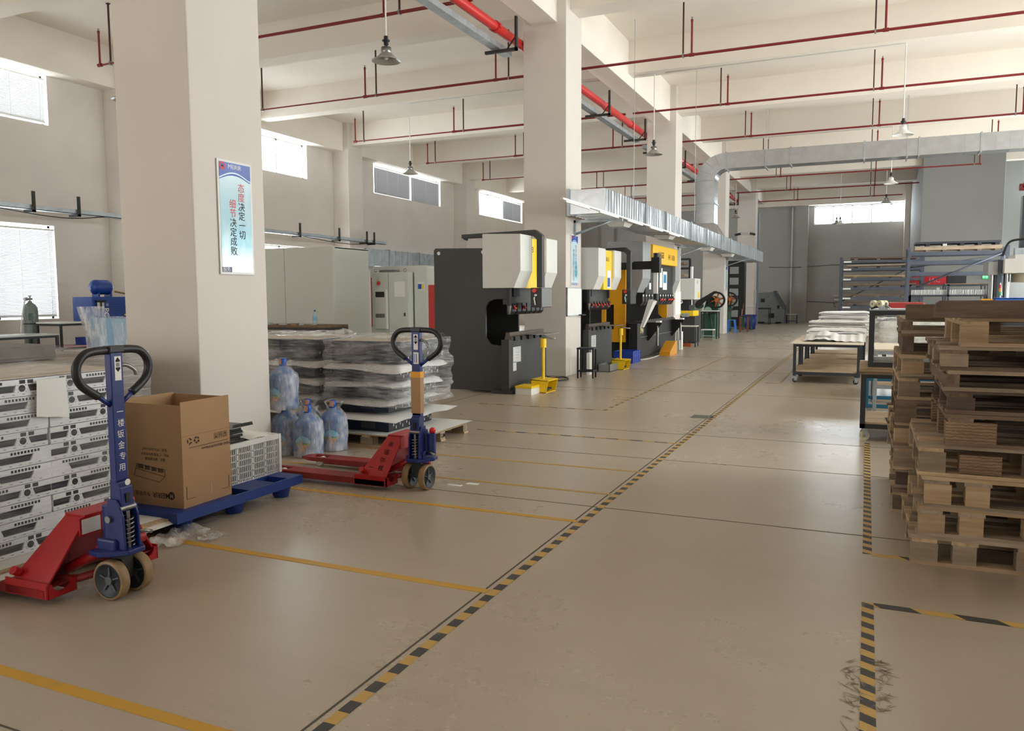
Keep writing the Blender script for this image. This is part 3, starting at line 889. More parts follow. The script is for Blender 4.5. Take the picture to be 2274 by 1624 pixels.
def slogan(x, y0, y1, z0, z1, label, cols, bottom, logo=None, boxes=0):
    """board on a +X facing wall; cols = list of (relative y, top z, size, string, number of red characters)"""
    t = thing('slogan_board', label, 'sign', (x, (y0+y1)/2, z0))
    w = y1-y0; h = z1-z0
    MB().box(x, x+.012, y0, y1, z0, z1).build('frame', M_wht, t, world=True, bev=.003)
    b = w*.05
    MB().box(x+.012, x+.014, y0+b, y1-b, z0+b, z1-b).build('face', M_sky, t, world=True)
    mb = MB(); n = 12     # header with a curved lower edge
    top = z1-b
    low = [(y0+b+(w-2*b)*i/n, z1-h*.10-h*.035*math.sin(PI*i/n*.9+.1)*-1-h*.03*(i/n)-h*.03) for i in range(n+1)]
    low = [(yy, z1-h*.155+h*.055*math.sin(PI*min(1, i/n*1.05))) for i, (yy, _) in enumerate(low)]
    mb.prism([(y0+b, top)]+low+[(y1-b, top)], 'x', x+.014, x+.0152)
    mb.build('header', M_glossy_blue, t, world=True)
    mb = MB()
    mb.prism([(p[0], p[1]-h*.012) for p in low]+[(p[0], p[1]-h*.03+h*.02*abs(i-n/2)/n) for i, p in reversed(list(enumerate(low)))], 'x', x+.014, x+.0148)
    mb.build('header_stripe', M_scr, t, world=True)
    mb = MB(); mb.box(x+.014, x+.0152, y0+b, y0+b+(w-2*b)*(1 if boxes else .3), z0+b, z0+b+h*.045)
    mb.build('footer', M_navy, t, world=True)
    if boxes:
        for i in range(boxes):
            yc = y0+b+(w-2*b)*(i+.5)/boxes
            MB().box(x+.0152, x+.016, yc-.022, yc+.022, z0+b+.008, z0+b+h*.045-.008).build('footer_mark', M_white, t, world=True)
    else: text(bottom, w*.11, M_white, (x+.0158, y0+b+w*.12, z0+b+h*.022), (0, 1, 0), (0, 0, 1), t, world=True)
    if logo:
        mb = MB(); mb.cyl((x+.0152, y0+b+w*.09, z1-b-h*.035), (x+.0162, y0+b+w*.09, z1-b-h*.035), w*.085, n=24)
        mb.build('logo', M_signred, t, world=True)
        text('M', w*.14, M_glossy_blue, (x+.0168, y0+b+w*.09, z1-b-h*.035), (0, 1, 0), (0, 0, 1), t, world=True, bold=.002)
        text(logo, w*.13, M_steel, (x+.0158, y0+b+w*.44, z1-b-h*.035), (0, 1, 0), (0, 0, 1), t, world=True)
    for ry, tz, size, s, red in cols:
        for i, ch in enumerate(s):
            text(ch, size, M_signred if i in red else M_print, (x+.0156, y0+w*ry, tz-i*size*.98-size/2), (0, 1, 0), (0, 0, 1), t, world=True, bold=size*.022)
    return t
slogan(-5.098, 5.235, 5.65, 1.705, 2.69, 'tall framed blue and white slogan board on the nearest pillar',
       [(.66, 2.50, .083, '态度决定一切', (0, 1)), (.40, 2.355, .083, '细节决定成败', (0, 1))], '服务', 'MEIRIR')
slogan(-5.098, 14.10, 14.49, 1.69, 2.66, 'narrow framed blue slogan sign on the second pillar above the whiteboard',
       [(.68, 2.47, .078, '按章操作机械设备', (0, 1, 2, 3)), (.36, 2.39, .078, '时刻注意改变安全', (4, 5, 6, 7))], '', 'MEIRIR', 4)
slogan(-5.098, 31.95, 32.3, 1.65, 2.65, 'narrow blue slogan sign on the fourth pillar beside the dark rack', [(.5, 2.45, .09, '安全生产人人有责', ())], '', None, 4)
t = thing('whiteboard', 'small blank whiteboard below the slogan sign on the second pillar', 'whiteboard', (-5.09, 14.26, 1.14))
MB().box(-5.098, -5.075, 13.87, 14.66, 1.14, 1.65).build('board', M_white, t, world=True)
mb = MB(); mb.box(-5.10, -5.07, 13.86, 13.88, 1.13, 1.66); mb.box(-5.10, -5.07, 14.65, 14.67, 1.13, 1.66); mb.box(-5.10, -5.07, 13.86, 14.67, 1.65, 1.665); mb.box(-5.10, -5.07, 13.86, 14.67, 1.128, 1.142)
mb.build('frame', M_galvd, t, world=True)
MB().box(-5.08, -5.0, 14.5, 14.72, 1.13, 1.15).build('pen_tray', M_blk, t, world=True)
t = thing('whiteboard', 'white notice board on the third pillar behind the yellow press', 'whiteboard', (-5.09, 23.3, .9))
MB().box(-5.098, -5.075, 22.95, 23.7, .95, 1.62).build('board', M_white, t, world=True)

# ---------------- small press brakes ----------------
def label_plate(t, o, u, v, w, h, m=None):
    u = Vector(u); v = Vector(v); n = u.cross(v)
    o = Vector(o)
    mb = MB(); a = [o-u*w/2-v*h/2, o+u*w/2-v*h/2, o+u*w/2+v*h/2, o-u*w/2+v*h/2]
    mb.add(a+[p+n*.003 for p in a], [(4, 5, 6, 7), (0, 1, 5, 4), (1, 2, 6, 5), (2, 3, 7, 6), (3, 0, 4, 7)])
    return mb.build('label', m or M_white, t, world=True)
M_ctl = mat('control_box_grey', (112, 113, 110), .4, var=.05)
M_cast = mat('tooling_steel', (84, 76, 68), .4, metal=.6, var=.2, scale=10)
M_lever = mat('lever_red', (214, 60, 36), .4, var=0)
def small_press(y0, label, name3, inner):
    """world coordinates for the machine whose bed starts at y0; bed faces +X"""
    t = thing('press_brake', label, 'machine', (-5.6, y0, 0))
    X = -4.97
    B = lambda *a: MB().box(*a)
    # side frames with the C-shaped throat
    for k, yy in enumerate((y0+.12, y0+1.40)):
        pr = [(-6.33, .03), (-5.02, .03), (-5.02, .80), (-5.12, .80), (-5.12, .78)]
        arc = [(-5.42+.14*math.cos(a), .92-.14+.0+.14*math.sin(a)) for a in ()]
        pr = [(-6.33, .03), (-4.99, .03), (-4.99, .82), (-5.16, .74), (-5.34, .76), (-5.42, .86), (-5.42, 1.34), (-5.37, 1.42), (-5.26, 1.46), (-4.99, 1.46), (-4.99, 2.24), (-6.30, 2.27), (-6.33, 2.24)]
        o = MB().prism(pr, 'y', yy, yy+.045).build('side_frame', M_mblk, t, world=True, bev=.004)
        for xx in (-6.24, -5.46):
            MB().cyl((xx, yy-.004, 2.19), (xx, yy+.001, 2.19), .028, n=14).build('lifting_hole', M_wht, o, world=True)
    B(-6.2, -6.15, y0+.16, y0+1.40, .2, 2.1).build('back_panel', M_blkm, t, world=True)
    # bed
    bd = B(-5.10, X, y0, y0+1.55, .06, .84).build('bed', M_mblk, t, world=True, bev=.004)
    B(-5.28, X+.03, y0+.02, y0+.14, 0, .06).build('foot', M_mblk, t, world=True)
    B(-5.28, X+.03, y0+1.4, y0+1.52, 0, .06).build('foot', M_mblk, t, world=True)
    if True:
        label_plate(bd, (X+.001, y0+.30, .60), (0, 1, 0), (0, 0, 1), .30, .24, mat('label_grey', (196, 198, 196), .5, var=.03))
        label_plate(bd, (X+.001, y0+.21, .42), (0, 1, 0), (0, 0, 1), .13, .14, mat('label_grey', (196, 198, 196), .5))
        for j in range(9): text('= ========', .022, M_print, (X+.006, y0+.30, .70-j*.022), (0, 1, 0), (0, 0, 1), bd, world=True, name='fine_print') if j in (0, 3, 5, 7) else None
    # lower tooling
    MB().prism([(-5.09, .84), (-4.97, .84), (-4.97, .87), (-5.0, .90), (-5.0, .95), (-5.07, .95), (-5.07, .90)], 'y', y0+.1, y0+1.5).build('die_rail', M_cast, t, world=True)
    for j in range(5):
        B(-4.99, -4.94, y0+.18+j*.27, y0+.30+j*.27, .82, .885).build('die_clamp', M_blkm, t, world=True)
    B(-4.97, -4.62, y0+.62, y0+1.25, .895, .905).build('work_sheet', M_steel, t, world=True)
    # ram and upper tooling
    rm = B(-5.14, -5.04, y0+.16, y0+1.5, 1.38, 1.75).build('ram', M_mblk, t, world=True)
    B(-5.04, -5.0, y0+.26, y0+.5, 1.5, 1.66).build('inspection_plate', M_blkm, rm, world=True)
    for j in range(7):
        yy = y0+.17+j*.19
        b = MB(); b.prism([(-5.08, 1.40), (-4.98, 1.40), (-4.98, 1.27), (-5.03, 1.22), (-5.07, 1.22), (-5.08, 1.3)], 'y', yy, yy+.15)
        b = b.build('tool_clamp', M_blk, t, world=True)
        if j in ((0, 2) if not inner else (0, 1, 2, 3, 4, 5, 6)):
            MB().tube([(-4.97, yy+.03, 1.36), (-4.95, yy+.05, 1.31), (-4.96, yy+.10, 1.27 if j % 2 else 1.33)], .014, 6).build('lever', M_lever, b, world=True)
    MB().cyl((-4.99, y0+.07, 1.36), (-4.99, y0+.07, 1.23), .035, .008, n=10).build('pointer', M_steel, t, world=True)
    B(-5.02, -4.97, y0+.03, y0+.12, 1.36, 1.62).build('scale_guide', M_blkm, t, world=True)
    # yellow centre panel
    xf = -4.83 if inner else -4.91
    yp = B(-5.3, xf, y0+.50, y0+1.06, 1.63, 2.42).build('centre_panel', M_yel, t, world=True)
    text(name3, .12, M_print, (xf+.002, y0+.76, 2.24), (0, 1, 0), (0, 0, 1), yp, world=True, bold=.003)
    if inner:
        label_plate(yp, (xf+.001, y0+.86, 1.84), (0, 1, 0), (0, 0, 1), .24, .36)
        label_plate(yp, (xf+.005, y0+.84, 1.78), (0, 1, 0), (0, 0, 1), .16, .18, M_scr)
    # housings with the slanted lower front
    for a, b in ((y0+.02, y0+.48), (y0+1.08, y0+1.58)):
        pr = [(-5.42, 1.63), (-4.89, 1.63), (-4.78, 1.89), (-4.78, 2.44), (-5.42, 2.46)]
        MB().prism(pr, 'y', a, b).build('housing', M_mgrey, t, world=True, bev=.008)
    MB().prism([(-4.90, 1.66), (-4.80, 1.9), (-4.80, 2.42), (-4.93, 2.42), (-4.93, 1.66)], 'y', y0+1.055, y0+1.08).build('inner_trim', mat('cream_panel', (222, 212, 166), .5), t, world=True)
    # cable arm over the top carrying the control box
    sh = 1.22 if inner else 0
    MB().prism([(-6.0-sh*.5, 2.44), (-6.0-sh*.5, 2.50), (-4.72, 2.53), (-4.60, 2.44), (-4.60, 1.64), (-4.69, 1.64), (-4.69, 2.38), (-4.76, 2.44)], 'y', y0+.44+sh, y0+.56+sh).build('control_arm', M_mblk, t, world=True, bev=.006)
    cb = B(-4.76, -4.58, y0+.36+sh, y0+.80+sh, 1.33, 1.635).build('control_box', M_mblk, t, world=True, bev=.006)
    B(-4.58, -4.574, y0+.37+sh, y0+.79+sh, 1.34, 1.625).build('cover', M_ctl if not inner else M_mblk, cb, world=True)
    yb = y0+.36+sh
    MB().cyl((-4.69, yb, 1.59), (-4.69, yb-.035, 1.59), .032, n=14).build('stop_button', M_lever, cb, world=True)
    MB().cyl((-4.67, yb, 1.52), (-4.67, yb-.03, 1.52), .018, n=12).build('switch', M_wht, cb, world=True)
    if inner: MB().cyl((-4.68, yb, 1.43), (-4.68, yb-.03, 1.43), .032, n=12).build('dial', mat('dial_green', (40, 140, 90), .4), cb, world=True)
    MB().tube([(-4.68, yb-.03, 1.49), (-4.69, yb-.03, 1.47), (-4.67, yb-.03, 1.37)], .012, 6).build('key_fob', M_wht, cb, world=True)
    return t
p1 = small_press(10.99, 'nearest press brake with black side frames, pale housings and a yellow centre strip', 'GEI', False)
p2 = small_press(14.80, 'second press brake, half hidden behind the pillar with the whiteboard', '3613', True)
# foot pedals on posts
def pedal(x, y, label, box=True):
    t = thing('foot_pedal', label, 'pedal', (x, y, 0), 0)
    MB().cyl((0, 0, .14), (0, 0, .78), .024, n=12).build('post', M_yel, t)
    MB().cyl((0, 0, .70), (0, 0, .84), .05, n=14).build('post_head', M_yel, t)
    MB().tube([(0, 0, .84), (.02, 0, .87), (.12, .06, .84), (.18, .08, .84)], .014, 6).build('grip', M_steel, t)
    mb = MB()
    mb.prism([(-.14, 0), (.12, 0), (.16, .19), (-.14, .21)], 'y', -.19, -.18); mb.prism([(-.14, 0), (.12, 0), (.16, .19), (-.14, .21)], 'y', .22, .23)
    mb.box(-.14, -.13, -.19, .23, 0, .2); mb.prism([(-.14, .195), (.16, .185), (.16, .197), (-.14, .21)], 'y', -.19, .23); mb.box(-.14, .12, -.19, .23, 0, .008)
    mb.build('pedal_hood', M_yel, t)
    MB().box(-.05, .09, -.08, .14, .03, .06).build('treadle', M_blkm, t)
    return t
pedal(-4.63, 11.55, 'yellow foot pedal on a post in front of the nearest press brake')
pedal(-4.60, 15.75, 'yellow foot pedal on a post in front of the second press brake')
t = thing('step_box', 'low box with a yellow lid and white sides beside the first foot pedal', 'box', (-4.75, 11.2, 0))
MB().box(-.13, .13, -.17, .17, 0, .10).build('body', M_wht, t); MB().box(-.135, .135, -.175, .175, .10, .135).build('lid', M_yel, t)
t = thing('steel_tray_box', 'small open grey metal box on the floor behind the black stool', 'box', (-4.72, 15.3, 0))
mb = MB(); mb.box(-.12, .12, -.3, -.29, 0, .15); mb.box(-.12, .12, .29, .3, 0, .15); mb.box(-.12, -.11, -.3, .3, 0, .15); mb.box(.11, .12, -.3, .3, 0, .15); mb.box(-.12, .12, -.3, .3, 0, .01)
mb.build('body', mat('box_grey', (126, 130, 126), .5, var=.1), t); MB().box(-.1, .1, -.28, .28, .01, .09).build('contents', M_cast, t)

# ---------------- the large yellow press brake ----------------
def big_press():
    t = thing('press_brake', 'largest press brake, amber side plates and a yellow fascia, beyond the second pillar', 'machine', (-5.6, 18, 0))
    B = lambda *a: MB().box(*a)
    X = -4.85
    # amber end plates with rectangular cut-out
    for yy in (17.98, 22.2):
        mb = MB(); Y0, Y1 = yy, yy+.05
        mb.box(-5.72, -5.62, Y0, Y1, .45, 1.72); mb.box(-5.42, -5.14, Y0, Y1, .42, 1.72); mb.box(-5.62, -5.42, Y0, Y1, .42, .72); mb.box(-5.62, -5.42, Y0, Y1, 1.3, 1.72); mb.box(-6.5, -5.14, Y0, Y1, 1.72, 2.2)
        mb.build('end_plate', M_yel2, t, world=True)
    for yy in (18.2, 22.0):
        pr = [(-6.6, .03), (-4.95, .03), (-4.95, .86), (-5.2, .86), (-5.35, 1.0), (-5.35, 1.3), (-5.2, 1.5), (-4.95, 1.52), (-4.95, 1.58), (-6.6, 1.58)]
        MB().prism(pr, 'y', yy, yy+.06).build('side_frame', M_blkm, t, world=True)
    B(-5.05, X, 17.98, 22.0, .05, .86).build('bed', M_blkm, t, world=True, bev=.005)
    B(X, X+.012, 18.2, 21.9, .52, .535).build('bed_seam', M_ctl, t, world=True)
    B(-5.0, -4.80, 18.2, 21.7, .86, .9).build('die_rail', M_cast, t, world=True)
    for j in range(16): B(-4.83, -4.79, 18.3+j*.21, 18.38+j*.21, .9, .93).build('die_clamp', M_steel, t, world=True)
    B(-5.1, -4.93, 19.0, 21.95, 1.46, 2.3).build('ram', M_blkm, t, world=True)
    for j in range(12):
        yy = 18.45+j*.285
        b = MB(); b.prism([(-5.0, 1.55), (-4.86, 1.55), (-4.86, 1.36), (-4.92, 1.27), (-4.98, 1.27), (-5.0, 1.36)], 'y', yy, yy+.2)
        b = b.build('tool_clamp', M_blk, t, world=True)
        B(-4.86, -4.855, yy+.03, yy+.12, 1.49, 1.53).build('clamp_plate', M_wht, b, world=True)
        if j in (6, 7, 9, 10, 11): MB().tube([(-4.85, yy+.02, 1.38), (-4.83, yy+.10, 1.40), (-4.84, yy+.19, 1.42)], .02, 6).build('lever', M_lever, b, world=True)
    # grey housings
    for a, b in ((18.42, 19.16), (21.92, 22.5)):
        pr = [(-5.72, 1.58), (-4.98, 1.58), (-4.85, 1.92), (-4.85, 2.78), (-5.72, 2.80)]
        MB().prism(pr, 'y', a, b).build('housing', M_mgrey2, t, world=True, bev=.01)
    f = B(-5.1, -4.80, 19.2, 21.9, 2.30, 2.76).build('fascia', mat('fascia_yellow', (248, 190, 26), .4, var=.03), t, world=True, bev=.015)
    text('HAIGEI', .21, M_print, (-4.797, 20.02, 2.52), (0, 1, 0), (0, 0, 1), f, world=True, bold=.008, sx=.9)
    text('HP-11030', .20, M_print, (-4.797, 21.18, 2.50), (0, 1, 0), (0, 0, 1), f, world=True, bold=.0, sx=.95)
    r = B(-4.93, -4.92, 20.4, 20.68, 1.72, 2.22).build('notice', M_white, t, world=True)
    B(-4.93, -4.918, 20.75, 21.2, 1.66, 2.14).build('notice', M_white, t, world=True)
    B(-4.918, -4.915, 20.82, 21.1, 1.84, 2.06).build('notice_print', mat('print_cyan', (40, 140, 190), .4), r, world=True)
    for y in (19.3, 20.0): B(-4.93, -4.915, y, y+.18, 1.66, 1.82).build('warning_label', M_white, t, world=True)
    # swinging control pendant arm
    arm = B(-4.86, -4.36, 17.62, 17.78, 2.10, 2.28).build('pendant_arm', M_blk, t, world=True)
    MB().box(-5.7, -4.86, 17.64, 17.76, 2.1, 2.26).build('arm_root', M_blk, arm, world=True)
    B(-4.44, -4.26, 17.6, 17.8, 2.02, 2.36).build('arm_joint', M_blk, t, world=True)
    MB().cyl((-4.35, 17.7, 2.3), (-4.35, 17.7, 2.46), .075, n=14).build('joint_cap', M_blk, t, world=True)
    B(-4.40, -4.31, 17.63, 17.72, 1.52, 2.02).build('drop_post', M_wht, t, world=True)
    MB().cyl((-4.35, 17.68, 1.42), (-4.35, 17.68, 1.55), .07, n=12).build('post_foot', M_blk, t, world=True)
    mb = MB(); T = Matrix.Translation((-4.42, 17.66, 1.40)) @ Matrix.Rotation(R(20), 4, 'Y')
    mb.add([T @ Vector(p) for p in ((-.06, -.14, 0), (.06, -.14, 0), (.06, .20, 0), (-.06, .20, 0), (-.03, -.10, -.64), (.03, -.10, -.64), (.03, .02, -.64), (-.03, .02, -.64))],
           [(0, 1, 2, 3), (0, 4, 5, 1), (1, 5, 6, 2), (2, 6, 7, 3), (3, 7, 4, 0), (7, 6, 5, 4)])
    ps = mb.build('control_pendant', M_wht, t, world=True)
    MB().tube([(-4.64, 17.62+.08*math.cos(a), .72+.08*math.sin(a)) for a in [2*PI*i/16 for i in range(16)]], .012, 6, closed=True).build('pendant_ring', M_steel, ps, world=True)
    # front supports
    for y in (18.9, 21.5):
        s = MB(); s.prism([(X, .86), (-4.50, .86), (-4.50, .82), (X+.04, .42), (X, .42)], 'y', y-.02, y+.02)
        s = s.build('front_support', M_blk, t, world=True)
        B(-4.62, -4.52, y-.1, y+.1, .86, .90).build('support_pad', M_wht, s, world=True)
        MB().cyl((-4.60, y, .3), (-4.60, y, .78), .03, n=10).build('adjuster', M_steel, s, world=True)
    label_plate(t, (X+.001, 18.35, .72), (0, 1, 0), (0, 0, 1), .2, .2, M_yel)
    return t
big_press()
mb = MB(); mb.prism([(19.6, 0), (20.4, 0), (20.4, .34), (20.25, .34), (19.62, .10)], 'x', -4.72, -4.45)
one(mb, 'pedal_guard', M_yel2, 'amber wedge-shaped pedal guard on the floor in front of the large press', 'guard', bev=.006)
one(MB().tube(smooth_path([(-4.8, 18.1, .012), (-4.7, 18.5, .012), (-4.72, 19.4, .012), (-4.8, 20.3, .012)]), .012, 6), 'floor_cable', M_wht, 'white cable lying along the foot of the large press', 'cable')
for y, l in ((21.7, 'white'),):
    one(MB().box(-4.86, -4.70, 22.1, 22.3, 0, .5), 'white_box', M_wht, 'narrow white box standing at the far end of the large press', 'box')
    one(MB().cyl((-4.72, 21.95, .0), (-4.8, 22.05, .85), .018, n=8), 'white_tube', M_wht, 'thin white tube leaning at the far end of the large press', 'tube')

# ---------------- crates, stools and cabinets along the presses ----------------
def crate(x, y, w, l, h, m, label, rz=0, wallt=.012, name='plastic_crate'):
    t = thing(name, label, 'crate', (x, y, 0), rz)
    mb = MB()
    mb.box(-w/2, w/2, -l/2, l/2, 0, wallt)
    for s in (-1, 1):
        mb.box(s*(w/2)-wallt/2, s*(w/2)+wallt/2, -l/2, l/2, 0, h); mb.box(-w/2, w/2, s*(l/2)-wallt/2, s*(l/2)+wallt/2, 0, h)
    mb.build('shell', m, t)
    mb = MB()
    for z in (h-.015, h*.62):
        mb.box(-w/2-.015, w/2+.015, -l/2-.015, -l/2, z-.008, z+.012); mb.box(-w/2-.015, w/2+.015, l/2, l/2+.015, z-.008, z+.012)
        mb.box(-w/2-.015, -w/2, -l/2, l/2, z-.008, z+.012); mb.box(w/2, w/2+.015, -l/2, l/2, z-.008, z+.012)
    mb.build('rim', m, t)
    n = 4
    for i in range(n+1):
        y_ = -l/2+l*i/n
        MB().box(w/2, w/2+.012, y_-.008, y_+.008, 0, h).build('rib', m, t); MB().box(-w/2-.012, -w/2, y_-.008, y_+.008, 0, h).build('rib', m, t)
    for i in range(3):
        x_ = -w/2+w*i/2
        MB().box(x_-.008, x_+.008, -l/2-.012, -l/2, 0, h).build('rib', m, t)
    return t
crate(-4.93, 17.42, .42, .62, .27, M_crateblue, 'blue plastic crate on the floor between the second and the large press')
def stool(x, y, w, d, h, m_leg, m_top, label, rz=0, rail=.12, group=None, t_=.028):
    t = thing('stool', label, 'stool', (x, y, 0), rz, group)
    MB().box(-w/2, w/2, -d/2, d/2, h-.03, h).build('seat', m_top, t, bev=.004)
    for sx in (-1, 1):
        for sy in (-1, 1):
            MB().box(sx*(w/2-.02)-t_/2, sx*(w/2-.02)+t_/2, sy*(d/2-.02)-t_/2, sy*(d/2-.02)+t_/2, 0, h-.03).build('leg', m_leg, t)
    for sx in (-1, 1): MB().box(sx*(w/2-.02)-.01, sx*(w/2-.02)+.01, -d/2+.03, d/2-.03, rail, rail+.025).build('rail', m_leg, t)
    for sy in (-1, 1): MB().box(-w/2+.03, w/2-.03, sy*(d/2-.02)-.01, sy*(d/2-.02)+.01, rail, rail+.025).build('rail', m_leg, t)
    return t
stool(-4.68, 13.83, .32, .30, .56, M_blkm, M_dsteel, 'black square metal stool standing in front of the whiteboard pillar', .12)
one(MB().box(-4.86, -4.80, 14.35, 14.55, 0, .42), 'white_board_offcut', M_wht, 'narrow white board leaning behind the black stool', 'board')
stool(-4.78, 23.5, .5, .44, .62, M_dsteel, M_mgrey, 'taller metal stool with a pale seat in front of the white-headed press', .0)
one(MB().box(-4.95, -4.70, 23.4, 23.6, 0, .09).box(-4.9, -4.8, 23.42, 23.5, .09, .14), 'parts_box', mat('copper_part', (170, 92, 56), .5, var=.3), 'small orange and grey parts box under the pale-seated stool', 'box')
stool(-4.9, 27.3, .42, .34, .36, mat('pale_green_frame', (140, 156, 146), .5), M_white, 'low stool with a rolled white sheet on its seat beside the green punch press')
# blue case standing behind the second pillar
M_case = mat('tool_case_blue', (34, 74, 112), .5, var=.1)
t = thing('tool_case', 'dark blue ribbed tool case standing left of the second pillar', 'case', (-5.5, 12.9, 0))
MB().box(-.28, .30, -.12, .12, .04, .62).build('shell', M_case, t, bev=.03)
for i in range(6): MB().box(-.24+i*.09, -.21+i*.09, -.135, -.12, .08, .58).build('rib', M_case, t)
for z in (.15, .5): MB().box(.30, .33, -.05, .05, z, z+.08).build('latch', M_case, t)
MB().tube([(.30, 0, .30), (.34, 0, .30), (.34, 0, .42), (.30, 0, .42)], .012, 6).build('handle', M_blk, t)
one(MB().tube(smooth_path([(-5.2, 13.0, .02), (-4.95, 13.05, .015), (-4.85, 13.3, .02), (-5.05, 13.6, .02), (-5.25, 13.3, .05), (-5.3, 13.0, .35)]), .012, 6), 'floor_cable', M_blk, 'black cable curling on the floor at the foot of the second pillar', 'cable')

# ---------------- white press, green punch presses and what stands beyond ----------------
t = thing('press_machine', 'white-headed hydraulic press behind the pale-seated stool, by the third pillar', 'machine', (-5.2, 25.2, 0))
B = lambda *a: MB().box(*a)
hd = B(-5.55, -4.92, 25.0, 25.9, 1.38, 2.04).build('head', M_mgrey, t, world=True, bev=.01)
B(-5.25, -5.02, 24.992, 25.0, 1.52, 1.76).build('cover_plate', M_mgrey, hd, world=True)
text('J-G5', .13, M_print, (-4.918, 25.4, 1.93), (0, 1, 0), (0, 0, 1), hd, world=True)
B(-4.925, -4.915, 25.5, 25.72, 1.44, 1.62).build('yellow_label', M_yel, hd, world=True)
B(-5.55, -5.1, 25.05, 25.9, 1.05, 1.38).build('throat', M_blkm, t, world=True)
for x in (-5.22, -5.05): MB().cyl((x, 25.15, 1.2), (x, 25.15, 1.4), .03, n=10).build('guide_post', M_steel, t, world=True)
MB().tube([(-5.35, 25.05, 1.36), (-5.3, 25.0, 1.3), (-5.5, 25.0, 1.15)], .02, 6).build('hose', M_wht, t, world=True)
B(-5.45, -4.95, 24.98, 25.85, .86, 1.03).build('bolster', M_yel, t, world=True, bev=.005)
B(-5.30, -5.08, 24.9, 25.3, .84, .95).build('table_plate', M_galvd, t, world=True)
B(-5.5, -4.92, 25.05, 25.95, .0, .86).build('base', M_mblk, t, world=True)
MB().cyl((-5.1, 25.4, 2.04), (-5.1, 25.4, 2.42), .045, n=12).build('cylinder', M_wht, t, world=True)
# rack with material behind it, seen above the white head
t = thing('pipe_rack', 'dark open rack with timber and pipes stacked high behind the white press', 'rack', (-7.4, 28, 0))
for x in (-8.6, -6.2):
    for y in (28, 30.5): B(x-.04, x+.04, y-.04, y+.04, 0, 2.9).build('post', M_dsteel, t, world=True)
for z in (1.6, 2.1, 2.5, 2.85):
    for y in (28, 30.5): B(-8.6, -6.2, y-.03, y+.03, z, z+.08).build('beam', M_dsteel, t, world=True)
MB().tube([(-8.5, 28, 1.0), (-6.3, 28, 2.6)], .02, 5).build('brace', M_dsteel, t, world=True)
for i in range(9):
    z = (1.72, 2.19, 2.59)[i % 3]; x = -8.5+.08*(i//3)
    one(MB().box(-8.9, -5.9, 28.1+.22*(i//3), 28.25+.22*(i//3), z, z+.07), 'timber_bar', [M_wood4, M_wood2, M_wood3][i % 3],
        '%s timber bar on the %s level of the dark rack behind the white press' % (('front', 'middle', 'rear')[i//3], ('lower', 'middle', 'upper')[i % 3]), 'timber', 'timber bars on the rack behind the white press')

def punch(x, y, s, label, mb_green):
    t = thing('punch_press', label, 'machine', (x, y, 0))
    G = mb_green
    MB().box(-.36*s, .12*s, -.2, .5, 0, .86*s).build('base', G, t, bev=.02)
    MB().prism([(-.34, .8*s), (.1, .8*s), (.22, .98*s), (.16, 1.1*s), (.2, 1.42*s), (0, 1.5*s), (-.2, 1.42*s), (-.3, 1.1*s)], 'y', -.05, .35).build('frame', G, t, bev=.02)
    T = [(.3*math.cos(a), .3*math.sin(a)) for a in [2*PI*i/28 for i in range(28)]]
    mb = MB(); cx, cz = .16, 1.34*s
    ro, ri = .30*s, .235*s
    n = 28; vs = []
    for yy in (-.22, -.12):
        for r in (ro, ri):
            vs += [(cx+r*math.cos(2*PI*i/n), yy, cz+r*math.sin(2*PI*i/n)) for i in range(n)]
    fs = []
    for i in range(n):
        j = (i+1) % n
        fs += [(i, j, n+j, n+i), (2*n+j, 2*n+i, 3*n+i, 3*n+j), (i, 2*n+i, 2*n+j, j), (n+j, 3*n+j, 3*n+i, n+i)]
    mb.add(vs, fs)
    fw = mb.build('flywheel', M_blk, t)
    M_or = mat('flywheel_orange', (178, 96, 44), .5, var=.3, scale=9)
    for i in range(6):
        a = i*PI/3+.3
        MB().tube([(cx+.05*math.cos(a), -.17, cz+.05*math.sin(a)), (cx+ri*math.cos(a), -.17, cz+ri*math.sin(a))], .032*s, 6).build('spoke', M_or, fw)
    MB().cyl((cx, -.26, cz), (cx, -.1, cz), .07*s, n=14).build('hub', M_or, fw)
    MB().prism([(-.62, 1.16*s), (-.55, 1.30*s), (.06, 1.66*s), (.16, 1.66*s), (.02, 1.52*s), (-.5, 1.08*s)], 'y', -.24, -.08).build('belt_guard', M_blk, t, bev=.02)
    MB().cyl((-.5, -.1, 1.15*s), (-.5, .3, 1.15*s), .12*s, n=14).build('motor', G, t)
    MB().box(-.12, .2, -.3, .3, .86*s, .92*s).build('bolster', M_cast, t)
    MB().cyl((-.15, -.2, .98*s), (-.15, -.02, .98*s), .12*s, n=16).build('drive_disc', mat('disc_pale_green', (150, 180, 160), .5), t)
    MB().tube([(-.1, -.2, .9*s), (.0, -.28, .6), (.05, -.3, .1)], .02, 6).build('pull_rod', M_cast, t)
    return t
punch(-5.05, 29.0, 1.0, 'green punch press with a black and orange flywheel in front of the fourth pillar', M_green)
punch(-5.35, 34.0, 1.0, 'farther green punch press, its flywheel showing right of the fourth pillar', M_green)
